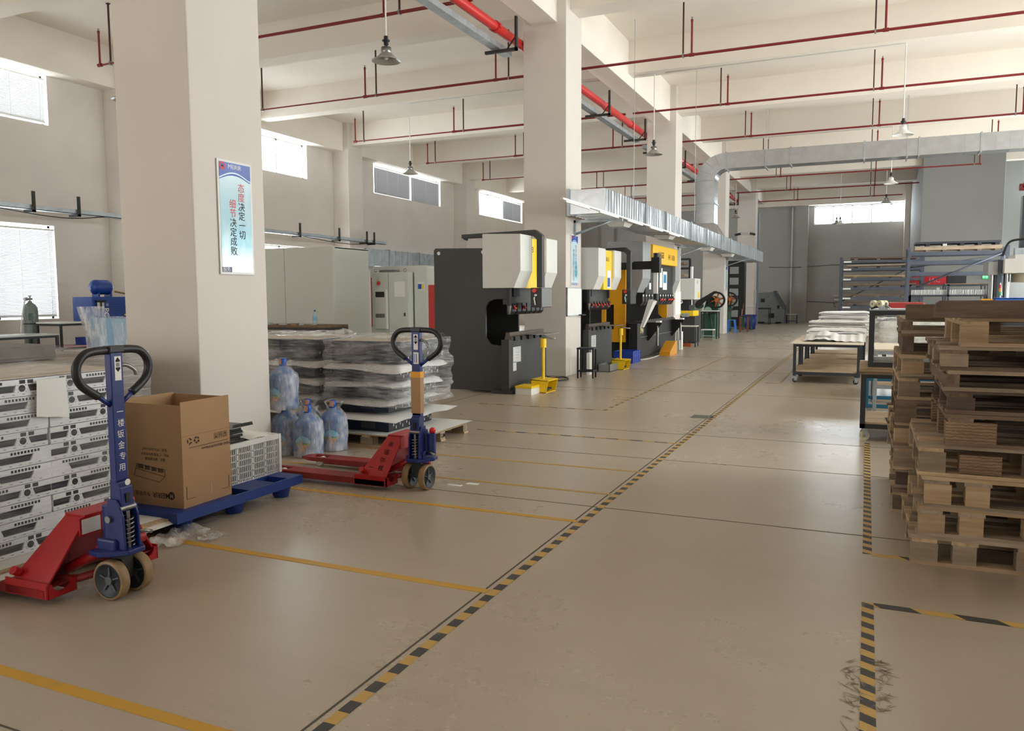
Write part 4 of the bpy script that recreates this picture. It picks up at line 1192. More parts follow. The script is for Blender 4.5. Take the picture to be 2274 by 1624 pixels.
def table(x0, x1, y0, y1, h, mleg, mtop, label, th=.03, leg=.05, shelf=None, name='work_table', over=.0, group=None, cast=0, cat='table'):
    t = thing(name, label, cat, ((x0+x1)/2, (y0+y1)/2, 0), 0, group)
    B = lambda *a: MB().box(*a)
    B(x0-over, x1+over, y0-over, y1+over, h-th, h).build('table_top', mtop, t, world=True, bev=.003)
    z0 = .12 if cast else 0
    for x in (x0, x1-leg):
        for y in (y0, y1-leg): B(x, x+leg, y, y+leg, z0, h-th).build('leg', mleg, t, world=True)
    for y in (y0, y1-leg): B(x0+leg, x1-leg, y, y+leg, h-th-.045, h-th).build('apron', mleg, t, world=True)
    for x in (x0, x1-leg): B(x, x+leg, y0+leg, y1-leg, h-th-.045, h-th).build('apron', mleg, t, world=True)
    if shelf is not None:
        zz, ms = shelf
        for y in (y0, y1-leg): B(x0+leg, x1-leg, y, y+leg, zz-.05, zz).build('rail', mleg, t, world=True)
        for x in (x0, x1-leg): B(x, x+leg, y0+leg, y1-leg, zz-.05, zz).build('rail', mleg, t, world=True)
        B(x0+.02, x1-.02, y0+.02, y1-.02, zz, zz+.025).build('shelf_board', ms, t, world=True)
    if cast:
        for x in (x0+.05, x1-.05):
            for y in (y0+.05, y1-.05): caster(t, (x, y, 0), cast)
    return t
def caster(t, p, r=.045, m=None, rot=0):
    x, y, z = p
    m = m or M_blk
    top = z+.12*r/.05 if False else z+2*r+.03
    mb = MB(); mb.box(x-.04, x+.04, y-.035, y+.035, top-.006, top); mb.box(x-.03, x+.02, y-.026, y-.020, z+r*.7, top); mb.box(x-.03, x+.02, y+.020, y+.026, z+r*.7, top)
    c = mb.build('caster_fork', M_galvd, t, world=True)
    mb = MB(); mb.cyl((x-.012, y-.017, z+r), (x-.012, y+.017, z+r), r, n=20)
    w = mb.build('caster_wheel', m, c, world=True)
    mb = MB(); mb.cyl((x-.012, y-.028, z+r), (x-.012, y+.028, z+r), r*.34, n=12)
    mb.build('wheel_hub', M_steel, c, world=True)
table(-5.28, -4.72, 27.95, 28.5, .98, M_blkm, M_mgrey, 'small black-legged table with a pale top in front of the green punch press', leg=.035)
# things grouped beyond the fourth pillar
def plastic_stool(x, y, h, m, label, w=.28):
    t = thing('plastic_stool', label, 'stool', (x, y, 0))
    MB().box(-w/2, w/2, -w/2, w/2, h-.03, h).build('seat', m, t, bev=.01)
    for sx in (-1, 1):
        for sy in (-1, 1):
            mb = MB(); a, b = w/2-.03, w/2+.03
            mb.add([(sx*a-.025, sy*a-.025, h-.03), (sx*a+.025, sy*a-.025, h-.03), (sx*a+.025, sy*a+.025, h-.03), (sx*a-.025, sy*a+.025, h-.03),
                    (sx*b-.02, sy*b-.02, 0), (sx*b+.02, sy*b-.02, 0), (sx*b+.02, sy*b+.02, 0), (sx*b-.02, sy*b+.02, 0)],
                   [(0, 1, 2, 3), (0, 4, 5, 1), (1, 5, 6, 2), (2, 6, 7, 3), (3, 7, 4, 0), (7, 6, 5, 4)])
            mb.build('leg', m, t)
    MB().box(-w/2-.01, w/2+.01, -w/2-.01, -w/2+.01, h*.4, h*.45).build('rail', m, t)
    return t
plastic_stool(-4.98, 33.0, .52, mat('stool_blue', (70, 130, 220), .4), 'bright blue plastic stool beside the fourth pillar')
stool(-4.62, 33.9, .34, .3, .66, mat('stool_brown', (120, 76, 54), .6, var=.2), M_blkm, 'brown wooden-legged stool with a black seat beyond the blue plastic stool', t_=.05)
stool(-4.72, 35.6, .4, .34, .62, M_green, M_cast, 'green-legged bench with steel parts beside the blue bin', t_=.04)
t = thing('waste_bin', 'round dark blue plastic bin standing in front of the fifth pillar', 'bin', (-4.72, 36.5, 0))
MB().lathe([(.001, .01), (.23, .01), (.29, .64), (.27, .64), (.21, .03), (.001, .03)], (0, 0, 0), 28).build('body', mat('bin_blue', (34, 46, 130), .5, var=.08), t)
MB().lathe([(.285, .61), (.305, .61), (.305, .645), (.285, .645)], (0, 0, 0), 28).build('rim', mat('bin_blue', (34, 46, 130), .5), t)
t = thing('broom', 'broom with a brown handle leaning by the blue bin', 'broom', (-5.0, 36.2, 0))
MB().tube([(-.1, 0, .1), (.02, .1, 1.15)], .016, 6).build('handle', mat('broom_handle', (150, 84, 60), .5), t)
MB().box(-.25, .05, -.05, .05, 0, .14).build('brush_head', mat('broom_head', (110, 76, 62), .8, var=.2), t)
t = thing('broom', 'pale pole leaning against the fifth pillar behind the broom', 'broom', (-5.05, 36.0, 0))
MB().tube([(0, 0, 0), (.02, .2, .9)], .014, 6).build('handle', M_wood2, t)
one(MB().box(-5.96, -5.08, 40.56, 40.6, .95, .98), 'wall_conduit', M_wht, 'thin pale conduit across the fifth pillar at waist height', 'conduit')
one(MB().box(-5.13, -5.05, 40.75, 41.2, 1.1, 1.75), 'switch_box', M_mgrey, 'grey switch box on the side of the fifth pillar', 'box')
one(MB().box(-5.62, -5.54, 40.57, 40.6, 1.42, 1.55), 'light_switch', M_wht, 'small white socket on the front of the fifth pillar', 'switch')
# dark shelving between the fourth and fifth pillars
t = thing('dark_cabinet_rack', 'tall dark rack with grey boxes between the fourth and fifth pillars', 'rack', (-5.6, 38.4, 0))
MB().box(-5.95, -5.2, 37.9, 38.5, 0, 3.1).build('frame', M_blk, t, world=True)
for i in range(5): MB().box(-5.85, -5.45, 37.86, 37.9, .5+.5*i, .82+.5*i).build('drawer_front', M_mgrey2, t, world=True)
# grey machine against the far wall with an inclined conveyor
t = thing('grey_machine', 'large grey machine with a slanting chute against the far wall', 'machine', (-4.9, 44, 0))
MB().prism([(-5.4, .1), (-4.35, .1), (-4.3, .95), (-4.05, 1.0), (-4.45, 1.68), (-5.4, 1.62)], 'y', 43.9, 45.2).build('body', mat('far_machine_grey', (120, 124, 124), .6, var=.05), t, world=True, bev=.02)
MB().prism([(-4.52, 1.72), (-4.40, 1.74), (-3.86, .84), (-3.98, .78), (-4.08, .82), (-4.42, 1.5)], 'y', 43.8, 44.4).build('chute', mat('far_machine_dark', (84, 88, 90), .6), t, world=True)
MB().box(-4.35, -3.92, 43.9, 44.6, .1, .8).build('side_unit', mat('far_machine_grey', (120, 124, 124), .6), t, world=True)
MB().box(-5.15, -4.95, 43.88, 43.9, 1.15, 1.32).build('display', M_blk, t, world=True)
MB().box(-4.72, -4.45, 43.88, 43.9, .3, .55).build('vent_grille', M_blkm, t, world=True)
for x in (-4.75,):
    for z in (1.42, .95): MB().cyl((x, 43.88, z), (x, 43.9, z), .025, n=8).build('bolt', M_blk, t, world=True)
for x in (-5.3, -4.4): MB().box(x, x+.2, 44, 45.1, 0, .1).build('foot', M_blk, t, world=True)
table(-5.35, -4.55, 42.4, 43.2, .86, M_dsteel, M_cast, 'small dark table in front of the grey machine at the far wall', leg=.04)
stool(-3.62, 44.5, .55, .4, .5, mat('stool_navy', (40, 50, 90), .6), M_wht, 'far stool with a white seat beside the grey machine')
# junction boxes and cables on the far wall
t = thing('junction_box', 'small grey socket boxes with cables on the far wall left of the tall rack', 'box', (-1.45, 45.95, 1.1))
MB().box(-1.65, -1.4, 45.93, 46.0, 1.42, 1.5).build('box_body', M_mgrey, t, world=True); MB().box(-1.62, -1.38, 45.93, 46.0, 1.2, 1.3).build('box_body', M_wht, t, world=True)
MB().tube([(-1.5+.12*math.cos(a), 45.93, .98+.12*math.sin(a)) for a in [PI*.3+PI*1.2*i/8 for i in range(9)]], .012, 5).build('cable_loop', M_blk, t, world=True)
one(MB().tube(smooth_path([(-3.9, 45.96, 1.12), (-2.8, 45.96, 1.15), (-1.6, 45.96, 1.08)]), .014, 5), 'wall_cable', M_blk, 'cable running low along the far wall', 'cable')
one(MB().tube(smooth_path([(-5.0, 45.96, 3.05), (-3.8, 45.6, 3.0), (-2.5, 45.96, 3.07), (-1.3, 45.96, 3.12)]), .014, 5), 'wall_cable', M_blk, 'cable running high along the far wall', 'cable')
one(MB().box(-3.83, -3.77, 45.6, 45.7, 0, 6.2), 'wall_conduit', M_mgrey, 'vertical conduit on the far wall pier', 'conduit')
# ---------------- grey cabin and the control cabinets behind ----------------
M_cabin = mat('cabin_grey_green', (208, 212, 203), .4, var=.03, scale=1)
t = thing('machine_cabin', 'tall plain grey-green sheet metal cabin right of the nearest pillar', 'cabin', (-9.7, 12.6, 0))
B = lambda *a: MB().box(*a)
for a, b in ((-10.9, -9.72), (-9.715, -9.0)): pass
xs = (-11.6, -10.12, -9.0)
for a, b in zip(xs[:-1], xs[1:]): B(a+.004, b-.004, 12.05, 12.09, .02, 2.43).build('front_panel', M_cabin, t, world=True, bev=.003)
B(-9.04, -9.0, 12.05, 13.2, .02, 2.43).build('side_panel', M_cabin, t, world=True, bev=.003)
B(-9.03, -8.985, 12.04, 12.10, .02, 2.44).build('corner_post', M_mgrey, t, world=True)
B(-11.6, -9.0, 12.07, 13.2, 2.41, 2.44).build('roof', M_cabin, t, world=True)
B(-11.6, -11.56, 12.07, 13.2, .02, 2.43).build('side_panel', M_cabin, t, world=True)
# scratches left by forks
for p in ((-9.75, 12.046), (-8.996, 12.7)):
    pass
t = thing('laser_machine', 'cream machine housing with rounded top corners behind the control cabinet', 'machine', (-8.6, 14.1, 0))
def rprism(x0, x1, z0, z1, r=.12, n=6):
    return [(x0, z0), (x1, z0)]+[(x1-r+r*math.cos(PI/2*i/n), z1-r+r*math.sin(PI/2*i/n)) for i in range(n+1)]+[(x0+r-r*math.sin(PI/2*i/n), z1-r+r*math.cos(PI/2*i/n)) for i in range(n+1)]
MB().prism(rprism(-9.5, -8.30, .3, 2.14), 'y', 14.0, 15.0).build('hood', M_mgrey, t, world=True)
MB().prism(rprism(-8.29, -8.0, .3, 2.13, .06), 'y', 13.75, 14.9).build('side_column', M_cabin, t, world=True)
for z in (.9, 1.25, 1.6): B(-8.27, -8.02, 13.744, 13.75, z, z+.28).build('column_cover', M_cabin, t, world=True)
label_plate(t, (-8.13, 13.745, 1.72), (1, 0, 0), (0, 0, 1), .15, .16)
label_plate(t, (-8.16, 13.741, 1.71), (1, 0, 0), (0, 0, 1), .08, .10, M_scr)
label_plate(t, (-8.09, 13.741, 1.71), (1, 0, 0), (0, 0, 1), .04, .10, M_yel)
rp = B(-8.0, -7.83, 13.8, 14.6, .86, 1.74).build('red_end_panel', mat('panel_red', (196, 52, 48), .45, var=.04), t, world=True, bev=.01)
B(-7.83, -7.2, 14.0, 15.0, .3, 1.65).build('bed_housing', M_mgrey, t, world=True, bev=.02)
B(-7.75, -7.22, 13.98, 14.0, .98, 1.12).build('rail_slot', M_blk, t, world=True)
B(-7.72, -7.22, 13.96, 13.99, 1.1, 1.13).build('rail', M_wht, t, world=True)
B(-9.225, -9.21, 13.6, 13.7, .9, 1.9).build('hazard_edge', M_lever, t, world=True)
t = thing('control_cabinet', 'grey two-door control cabinet with an air conditioner unit on its left door', 'cabinet', (-8.8, 13.6, 0))
B(-9.2, -8.33, 13.6, 14.0, .1, 2.0).build('body', M_cabin, t, world=True, bev=.004)
d1 = B(-9.19, -8.80, 13.58, 13.6, .12, 1.99).build('door', M_cabin, t, world=True, bev=.003)
d2 = B(-8.79, -8.34, 13.58, 13.6, .12, 1.99).build('door', M_cabin, t, world=True, bev=.003)
B(-8.43, -8.405, 13.565, 13.58, 1.12, 1.19).build('door_handle', M_blk, d2, world=True)
label_plate(d2, (-8.53, 13.577, 1.66), (1, 0, 0), (0, 0, 1), .24, .30)
ac = B(-9.08, -8.80, 13.50, 13.58, .86, 1.66).build('air_conditioner', M_mgrey, t, world=True, bev=.01)
B(-9.05, -8.84, 13.495, 13.5, 1.50, 1.61).build('display', M_blk, ac, world=True)
for i in range(9): B(-9.05+.024*i, -9.036+.024*i, 13.495, 13.5, 1.09, 1.17).build('vent_slot', M_mblk, ac, world=True)
MB().cyl((-9.02, 13.578, 1.78), (-9.02, 13.56, 1.78), .04, n=14).build('main_switch', M_lever, d1, world=True)
MB().cyl((-9.02, 13.58, 1.84), (-9.02, 13.575, 1.84), .02, n=3).build('warning_mark', M_yel, d1, world=True)
B(-9.05, -8.7, 13.65, 13.85, 2.0, 2.05).build('top_vent', M_ctl, t, world=True)
for x in (-9.12, -8.42): MB().tube([(x+.03*math.cos(2*PI*i/10), 13.62, 2.04+.03*math.sin(2*PI*i/10)) for i in range(10)], .008, 5, closed=True).build('lifting_eye', M_steel, t, world=True)
# bench behind the wrapped panels, with a bottle
t = table(-10.6, -8.47, 11.05, 11.75, 1.02, M_mblk, M_ply, 'dark steel bench with a worn top in front of the grey cabin', th=.04)
for i in range(7):
    x = -10.1+.2*i+rnd(-.04, .04)
    one(MB().box(x, x+rnd(.06, .14), 11.15, 11.25, 1.02, 1.02+rnd(.015, .04)), 'small_part', M_galvd if i % 2 else M_wood2, '%s small %s part from the bottle along the bench' % (('seventh', 'sixth', 'fifth', 'fourth', 'third', 'second', 'nearest')[i], 'galvanised' if i % 2 else 'wooden'), 'part', 'loose parts on the bench')
t = thing('water_bottle', 'small clear blue plastic bottle standing on the bench', 'bottle', (-8.85, 11.3, 1.02))
M_pet = film('bottle_plastic', .25, .6, (1, 1, 8), 8, .3, (.72, .88, .95))
MB().lathe([(.001, 0), (.038, 0), (.04, .02), (.036, .06), (.04, .10), (.036, .14), (.038, .18), (.015, .225), (.014, .24)], (0, 0, 0), 16).build('body', M_pet, t)
MB().cyl((0, 0, .24), (0, 0, .262), .017, n=12).build('cap', M_blue, t)
MB().lathe([(.0405, .09), (.0405, .15)], (0, 0, 0), 16).build('label', mat('bottle_label', (120, 180, 214), .4), t)

# ---------------- gas cylinder, tables and air unit at the left wall ----------------
t = thing('gas_cylinder', 'tall grey-green gas cylinder with green characters standing before the low window', 'cylinder', (-16.0, 11.05, 0))
M_gas = mat('cylinder_grey', (116, 126, 122), .45, var=.06)
MB().lathe([(.001, .02), (.13, .02), (.14, .05), (.14, 1.24), (.132, 1.32), (.10, 1.38), (.05, 1.42), (.035, 1.44), (.035, 1.46)], (0, 0, 0), 28).build('body', M_gas, t)
MB().lathe([(.142, .97), (.146, .975), (.146, .995), (.142, 1.0)], (0, 0, 0), 28).build('band', M_mblk, t)
MB().cyl((0, 0, 1.46), (0, 0, 1.56), .018, n=8).cyl((0, -.05, 1.5), (0, .05, 1.5), .02, n=8).cyl((0, 0, 1.56), (0, 0, 1.575), .035, n=10).cyl((0, -.12, 1.5), (0, -.05, 1.5), .035, n=10).build('valve', M_steel, t)
v = Vector((16.0, -11.05, 0)).normalized(); u = Vector((-v.y, v.x, 0)); cpos = v*.142
text('氮', .11, M_green, (cpos.x, cpos.y, 1.15), u, (0, 0, 1), t, bold=.003); text('气', .11, M_green, (cpos.x, cpos.y, 1.05), u, (0, 0, 1), t, bold=.003)
one(MB().tube(smooth_path([(-15.97, 10.93, 1.49), (-15.92, 10.82, 1.2), (-15.92, 10.76, .8)]), .012, 6), 'gas_hose', M_wht, 'thin white hose hanging from the valve of the gas cylinder', 'hose')
M_cold = mat('table_top_pale', (196, 200, 198), .35, var=.04)
table(-15.75, -14.9, 8.6, 10.86, .80, M_dsteel, M_cold, 'pale-topped steel table at the left edge in front of the gas cylinder', leg=.05)
table(-15.75, -15.0, 10.98, 12.95, 1.02, M_blkm, M_mgrey, 'black steel shelf table with a foil edge and a pink lower shelf', leg=.04, shelf=(.50, mat('shelf_pink', (206, 158, 160), .6)))
t = crate(-15.2, 11.75, .3, .34, .16, M_crateblue, 'small blue crate on the pink lower shelf'); t.location.z = .525
# blue air unit with a tank on top
t = thing('air_compressor', 'bright blue air unit with a round tank on top, standing on the black shelf table', 'compressor', (-15.250, 12.3, 1.02))
M_cmp = mat('compressor_blue', (26, 64, 146), .35, var=.05)
B = lambda *a: MB().box(*a)
bd = B(-15.600, -15.000, 11.72, 12.9, 1.02, 1.54).build('cabinet', M_cmp, t, world=True, bev=.01)
for i in range(14): B(-14.999, -14.995, 12.12, 12.46, 1.18+i*.024, 1.19+i*.024).build('louvre', M_blue, bd, world=True) if i % 2 == 0 else None
text('PC', .17, M_wht, (-14.993, 12.06, 1.20), (0, 0, -1), (0, 1, 0), bd, world=True, bold=.006)
text('G', .08, M_wht, (-14.993, 12.09, 1.37), (0, 0, -1), (0, 1, 0), bd, world=True, bold=.004)
mb = MB(); mb.lathe([(.001, 0), (.10, .02), (.155, .08), (.16, .12), (.16, .36), (.155, .42), (.10, .48), (.001, .5)], (0, 0, 0), 24, T=Matrix.Translation((-15.300, 11.95, 1.75)) @ Matrix.Rotation(-PI/2, 4, 'X'))
mb.build('air_tank', M_cmp, t, world=True)
for y in (12.05, 12.35): B(-15.400, -15.200, y, y+.04, 1.54, 1.64).build('tank_foot', M_cmp, t, world=True)
for y in (11.86, 11.96): MB().cyl((-14.970, y, 1.28), (-14.970, y, 1.42), .04, n=12).build('filter_cup', M_steel, t, world=True)
B(-15.020, -14.940, 11.8, 12.02, 1.42, 1.47).build('filter_head', M_blk, t, world=True)
MB().tube(smooth_path([(-15.200, 12.45, 1.66), (-15.100, 12.6, 1.62), (-15.200, 12.8, 1.6)]), .02, 6).build('brass_fitting', mat('brass', (150, 130, 80), .4, metal=.7), t, world=True)
MB().tube(smooth_path([(-14.980, 12.5, 1.14), (-14.900, 12.7, 1.16), (-14.950, 12.9, 1.22)]), .02, 6).build('yellow_hose', M_yel, t, world=True)
# clear bag hanging over a blue drum
t = thing('water_drum', 'pale blue plastic drum under a loose clear plastic bag, left of the nearest pillar', 'drum', (-10.62, 8.6, 0))
M_drum = mat('drum_blue', (132, 166, 190), .4, var=.05)
MB().lathe([(.001, .3), (.24, .3), (.27, .6), (.29, 1.18), (.28, 1.2)], (0, 0, 0), 24).build('body', M_drum, t)
MB().lathe([(.001, 0), (.23, 0), (.23, .3), (.001, .3)], (0, 0, 0), 20).build('base', M_dsteel, t)
mb = MB()
def bagf(i, j):
    a = 2*PI*i; z = .34+j*.88
    r = .29+.04*j+.05*math.sin(5*a+3*j)+.03*math.sin(11*a)+(.10*max(0, j-.7)/.3 if a > 2.6 and a < 4.6 else 0)
    zz = z + (.16*max(0, j-.6)/.4 if 2.6 < a < 4.4 else 0)
    return (r*math.cos(a), r*math.sin(a), zz)
mb.grid(bagf, 40, 14, closed=True)
mb.build('clear_bag', M_bag, t)

# ---------------- film-wrapped stack of server chassis (front left) ----------------
M_chas = mat('chassis_white', (234, 236, 238), .42, metal=.1, var=.03)
M_dark = mat('chassis_opening', (22, 24, 30), .6, var=.2)
FX = -4.15
def chassis_mesh():
    """one chassis: body with its long side (the face) towards +x, centred on y, base at z=0"""
    L = .478; H = .094; D = .66
    b = MB(); b.box(-D, -.002, -L/2, L/2, 0.002, H-.002)
    f = MB(); x = .0005
    # flange strips on the face
    b.box(-.004, .004, -L/2, L/2, 0, .024); b.box(-.004, .004, -L/2, L/2, H-.030, H-.002)
    b.prism([(-.14, .022), (-.125, .066), (-.065, .066), (-.05, .022)], 'x', -.002, .005)
    b.prism([(.12, .022), (.14, .066), (.24, .066), (.24, .022)], 'x', -.002, .005)
    # dark openings between
    f.prism([(-.235, .026), (-.235, .060), (-.132, .060), (-.145, .026)], 'x', -.001, .0015)
    f.prism([(-.045, .026), (-.058, .060), (.134, .060), (.115, .026)], 'x', -.001, .0015)
    s = MB()
    for i in range(9): s.box(.004, .0048, .01+i*.019, .022+i*.019, H-.024, H-.010)
    for i in range(2): s.box(.004, .0048, -.16+i*.045, -.128+i*.045, H-.026, H-.006)
    for i in range(8): s.box(.004, .0048, -.22+i*.055, -.205+i*.055, .010, .0125)
    s.cyl((.005, -.095, .043), (.0058, -.095, .043), .019, n=18)
    for sy in (-1, 1):
        for sz in (-1, 1): s.cyl((.005, -.095+sy*.022, .043+sz*.017), (.0056, -.095+sy*.022, .043+sz*.017), .0025, n=6)
    return b, f, s
def chassis(y, z, label, flip=False):
    t = thing('server_chassis', label, 'chassis', (FX, y, z), rnd(-.006, .006), 'white chassis stacked under the film')
    b, f, s = chassis_mesh()
    if flip:
        for q in (b, f, s):
            q.v = [(p[0], -p[1], p[2]) for p in q.v]; q.f = [tuple(reversed(x)) for x in q.f]
    b.build('body', M_chas, t); f.build('side_opening', M_dark, t); s.build('slots', M_dark, t)
    return t
proto = {}
rows = 10
names = ['bottom', 'second', 'third', 'fourth', 'fifth', 'sixth', 'seventh', 'eighth', 'ninth', 'top']
for kk, yy in ((0, 3.175), (1, 2.69), (2, 2.205)):
    for r_ in range(rows):
        fl = (r_+kk) % 3 == 1
        lab = 'white perforated metal chassis, %s layer of the %s column under the film' % (names[r_], ('right-hand', 'middle', 'leftmost')[kk])
        y = yy+rnd(-.008, .008); z = .118+r_*.0955
        if fl not in proto: proto[fl] = chassis(y, z, lab, fl)
        else: dup(proto[fl], (FX+rnd(-.004, .004), y, z), rnd(-.008, .008), lab)
# foam sheet, plywood and pallet below
t = thing('wooden_pallet', 'thin plywood-topped pallet lifted on the front pallet jack under the white chassis', 'pallet', (-4.5, 2.75, .03))
MB().box(-5.1, -3.98, 2.05, 3.62, .095, .112).build('plywood', M_plyb, t, world=True)
for x in (-5.0, -4.55, -4.08): MB().box(x-.045, x+.045, 2.1, 3.55, .078, .095).build('slat', M_wood1, t, world=True)
mb = MB()
def pf(i, j):
    x = -5.0+1.06*i; y = 1.95+1.66*j
    return (x, y, .1145+(.0 if i < .93 else -.03*(i-.93)/.07)+.002*math.sin(9*j+4*i))
mb.grid(pf, 20, 16)
one(mb, 'foam_sheet', M_foam, 'white foam sheet between the plywood and the white chassis', 'sheet')
# pulled film around the stack
def wrapshell(x0, x1, y0, y1, z0, z1, amp=.012, wav=1.0, seed=0, top=True, nz=26, nu=110):
    def f(i, j):
        per = 2*((x1-x0)+(y1-y0)); s = i*per; a = x1-x0; b = y1-y0
        if s < b: p = (x1, y0+s); nrm = (1, 0)
        elif s < b+a: p = (x1-(s-b), y1); nrm = (0, 1)
        elif s < 2*b+a: p = (x0, y1-(s-b-a)); nrm = (-1, 0)
        else: p = (x0+(s-2*b-a), y0); nrm = (0, -1)
        z = z0+(z1-z0)*j
        d = amp*(mn.noise(Vector((p[0]*3*wav, p[1]*3*wav, z*9*wav+seed)))+.9*(.5-abs(mn.noise(Vector((p[0]*7, p[1]*7, z*17+seed)))))+.5*(.4-abs(mn.noise(Vector((p[0]*17, p[1]*17, z*31+seed)))))+.55)
        return (p[0]+nrm[0]*d, p[1]+nrm[1]*d, z)
    mb = MB(); mb.grid(f, nu, nz, closed=True)
    if top:
        mb.grid(lambda i, j: (x0+(x1-x0)*i, y0+(y1-y0)*j, z1+amp*(.6+mn.noise(Vector((i*6, j*6, seed)))+.5*mn.noise(Vector((i*17, j*17, seed))))), 20, 20)
    return mb
one(wrapshell(-4.84, FX+.012, 1.955, 3.43, .15, 1.083, .010), 'stretch_film_wrap', film('film_fine_streaks', .012, .28, (2, 2.2, 34), 3.2, .9), 'clear stretch film pulled in streaks around the stack of white chassis', 'film')
one(MB().box(-4.84, FX-.005, 1.96, 3.425, 1.073, 1.080), 'cardboard_sheet', mat('board_beige', (196, 184, 168), .7, var=.05), 'beige board lying on top of the white chassis under the film', 'board')
mb = MB()
def pap(i, j): return (FX+.034+.006*math.sin(3*i), 2.855+.17*i+.012*(1-j)*(-1 if i < .5 else 1), .86+.20*j-.03*i*(1-j))
mb.grid(pap, 6, 6)
one(mb, 'paper_sheet', M_white, 'blank white paper tucked under the film of the chassis stack', 'paper')
# second wrapped pack behind
one(MB().box(-6.6, -5.3, 2.2, 4.55, .15, 1.06), 'packed_goods', mat('pack_brown', (140, 126, 110), .7, var=.15), 'brown packed goods in the pack behind the chassis stack', 'goods')
one(MB().box(-6.5, -5.4, 2.6, 3.9, 1.066, 1.17), 'packed_goods', mat('pack_dark', (110, 102, 94), .6, var=.3), 'dark packed goods on top of the rear pack at the left edge', 'goods')
one(wrapshell(-6.65, -5.26, 2.15, 4.6, .12, 1.085, .016, seed=4), 'stretch_film_wrap', M_film, 'loose film around the brown pack behind the chassis stack', 'film')
t = thing('wooden_pallet', 'wooden pallet under the brown pack behind the chassis stack', 'pallet', (-5.9, 3.4, 0))
for x in (-6.5, -5.95, -5.4):
    MB().box(x-.05, x+.05, 2.2, 4.5, .03, .12).build('stringer', M_wood2, t, world=True)
MB().box(-6.6, -5.3, 2.2, 4.5, .12, .14).build('deck', M_wood2, t, world=True); MB().box(-6.6, -5.3, 2.2, 4.5, 0, .03).build('deck', M_wood2, t, world=True)
# torn film on the floor at the load's foot
def scrap(x, y, w, l, h, seed, label, name='film_scrap', m=None):
    mb = MB()
    mb.grid(lambda i, j: (x+w*(i-.5)+.02*mn.noise(Vector((i*7, j*7, seed))), y+l*(j-.5)*(1-.5*abs(i-.5))+.02*mn.noise(Vector((i*9, j*9, seed+3))), .004+max(0, h*(.5+mn.noise(Vector((i*5, j*5, seed+8)))))), 16, 16)
    return one(mb, name, m or M_bag, label, 'film')
scrap(-3.86, 3.55, .22, .42, .05, 1, 'crumpled torn film on the floor right of the front pallet jack')
scrap(-3.70, 3.66, .12, .2, .02, 5, 'thin wisp of torn film at the start of the yellow line')
one(MB().box(-3.02, -2.90, 5.46, 5.50, 0, .003).box(-2.9, -2.8, 5.55, 5.60, 0, .003), 'paper_scrap', M_white, 'small torn paper scraps on the floor right of the middle jack wheels', 'scrap')
# ---------------- blue plastic pallet with a carton and a crate ----------------
M_bpal = mat('pallet_blue', (24, 56, 132), .42, var=.08, bump=.05)
t = thing('plastic_pallet', 'royal blue plastic pallet on feet under the cardboard box and the white crate', 'pallet', (-4.4, 4.2, 0))
mb = MB()
xs = [-4.96, -4.74, -4.58, -4.50, -4.34, -4.12, -3.93]; ys = [3.60, 3.72, 3.86, 4.10, 4.24, 4.50, 4.64, 4.76]
holes = {(1, 1), (1, 3), (1, 5), (3, 1), (3, 3), (3, 5), (5, 3), (5, 5)}
for i in range(6):
    for j in range(7):
        if i in (1, 3, 5) and j in (1, 3, 5) and not (i == 5 and j == 1): continue
        mb.box(xs[i], xs[i+1], ys[j], ys[j+1], .10, .15)
mb.box(-4.98, -4.96, 3.6, 4.76, .085, .15); mb.box(-3.93, -3.905, 3.6, 4.76, .085, .15); mb.box(-4.98, -3.905, 3.575, 3.60, .085, .15); mb.box(-4.98, -3.905, 4.76, 4.785, .085, .15)
mb.build('deck', M_bpal, t, world=True)
for x in (-4.87, -4.44, -4.01):
    for y in (3.70, 4.17, 4.66):
        mb = MB(); n = 16
        mb.lathe([(.001, .0), (.05, .0), (.055, .004), (.085, .10)], (x, y, 0), 16)
        mb.build('foot', M_bpal, t, world=True)
M_card = mat('cardboard', (176, 140, 102), .75, var=.05, scale=2, bump=.05)
M_cardp = mat('cardboard_print', (52, 40, 32), .8, var=0)
t = thing('cardboard_box', 'open brown cardboard box with upside-down black print on the blue pallet', 'box', (-4.215, 3.895, .15), R(1.5))
w, l, h = .49, .43, .69; th = .006
for s in (-1, 1):
    MB().box(s*w/2-th/2, s*w/2+th/2, -l/2, l/2, 0, h).build('wall', M_card, t); MB().box(-w/2, w/2, s*l/2-th/2, s*l/2+th/2, 0, h-.02 if s < 0 else h-.01).build('wall', M_card, t)
MB().box(-w/2, w/2, -l/2, l/2, 0, th).build('base', M_card, t)
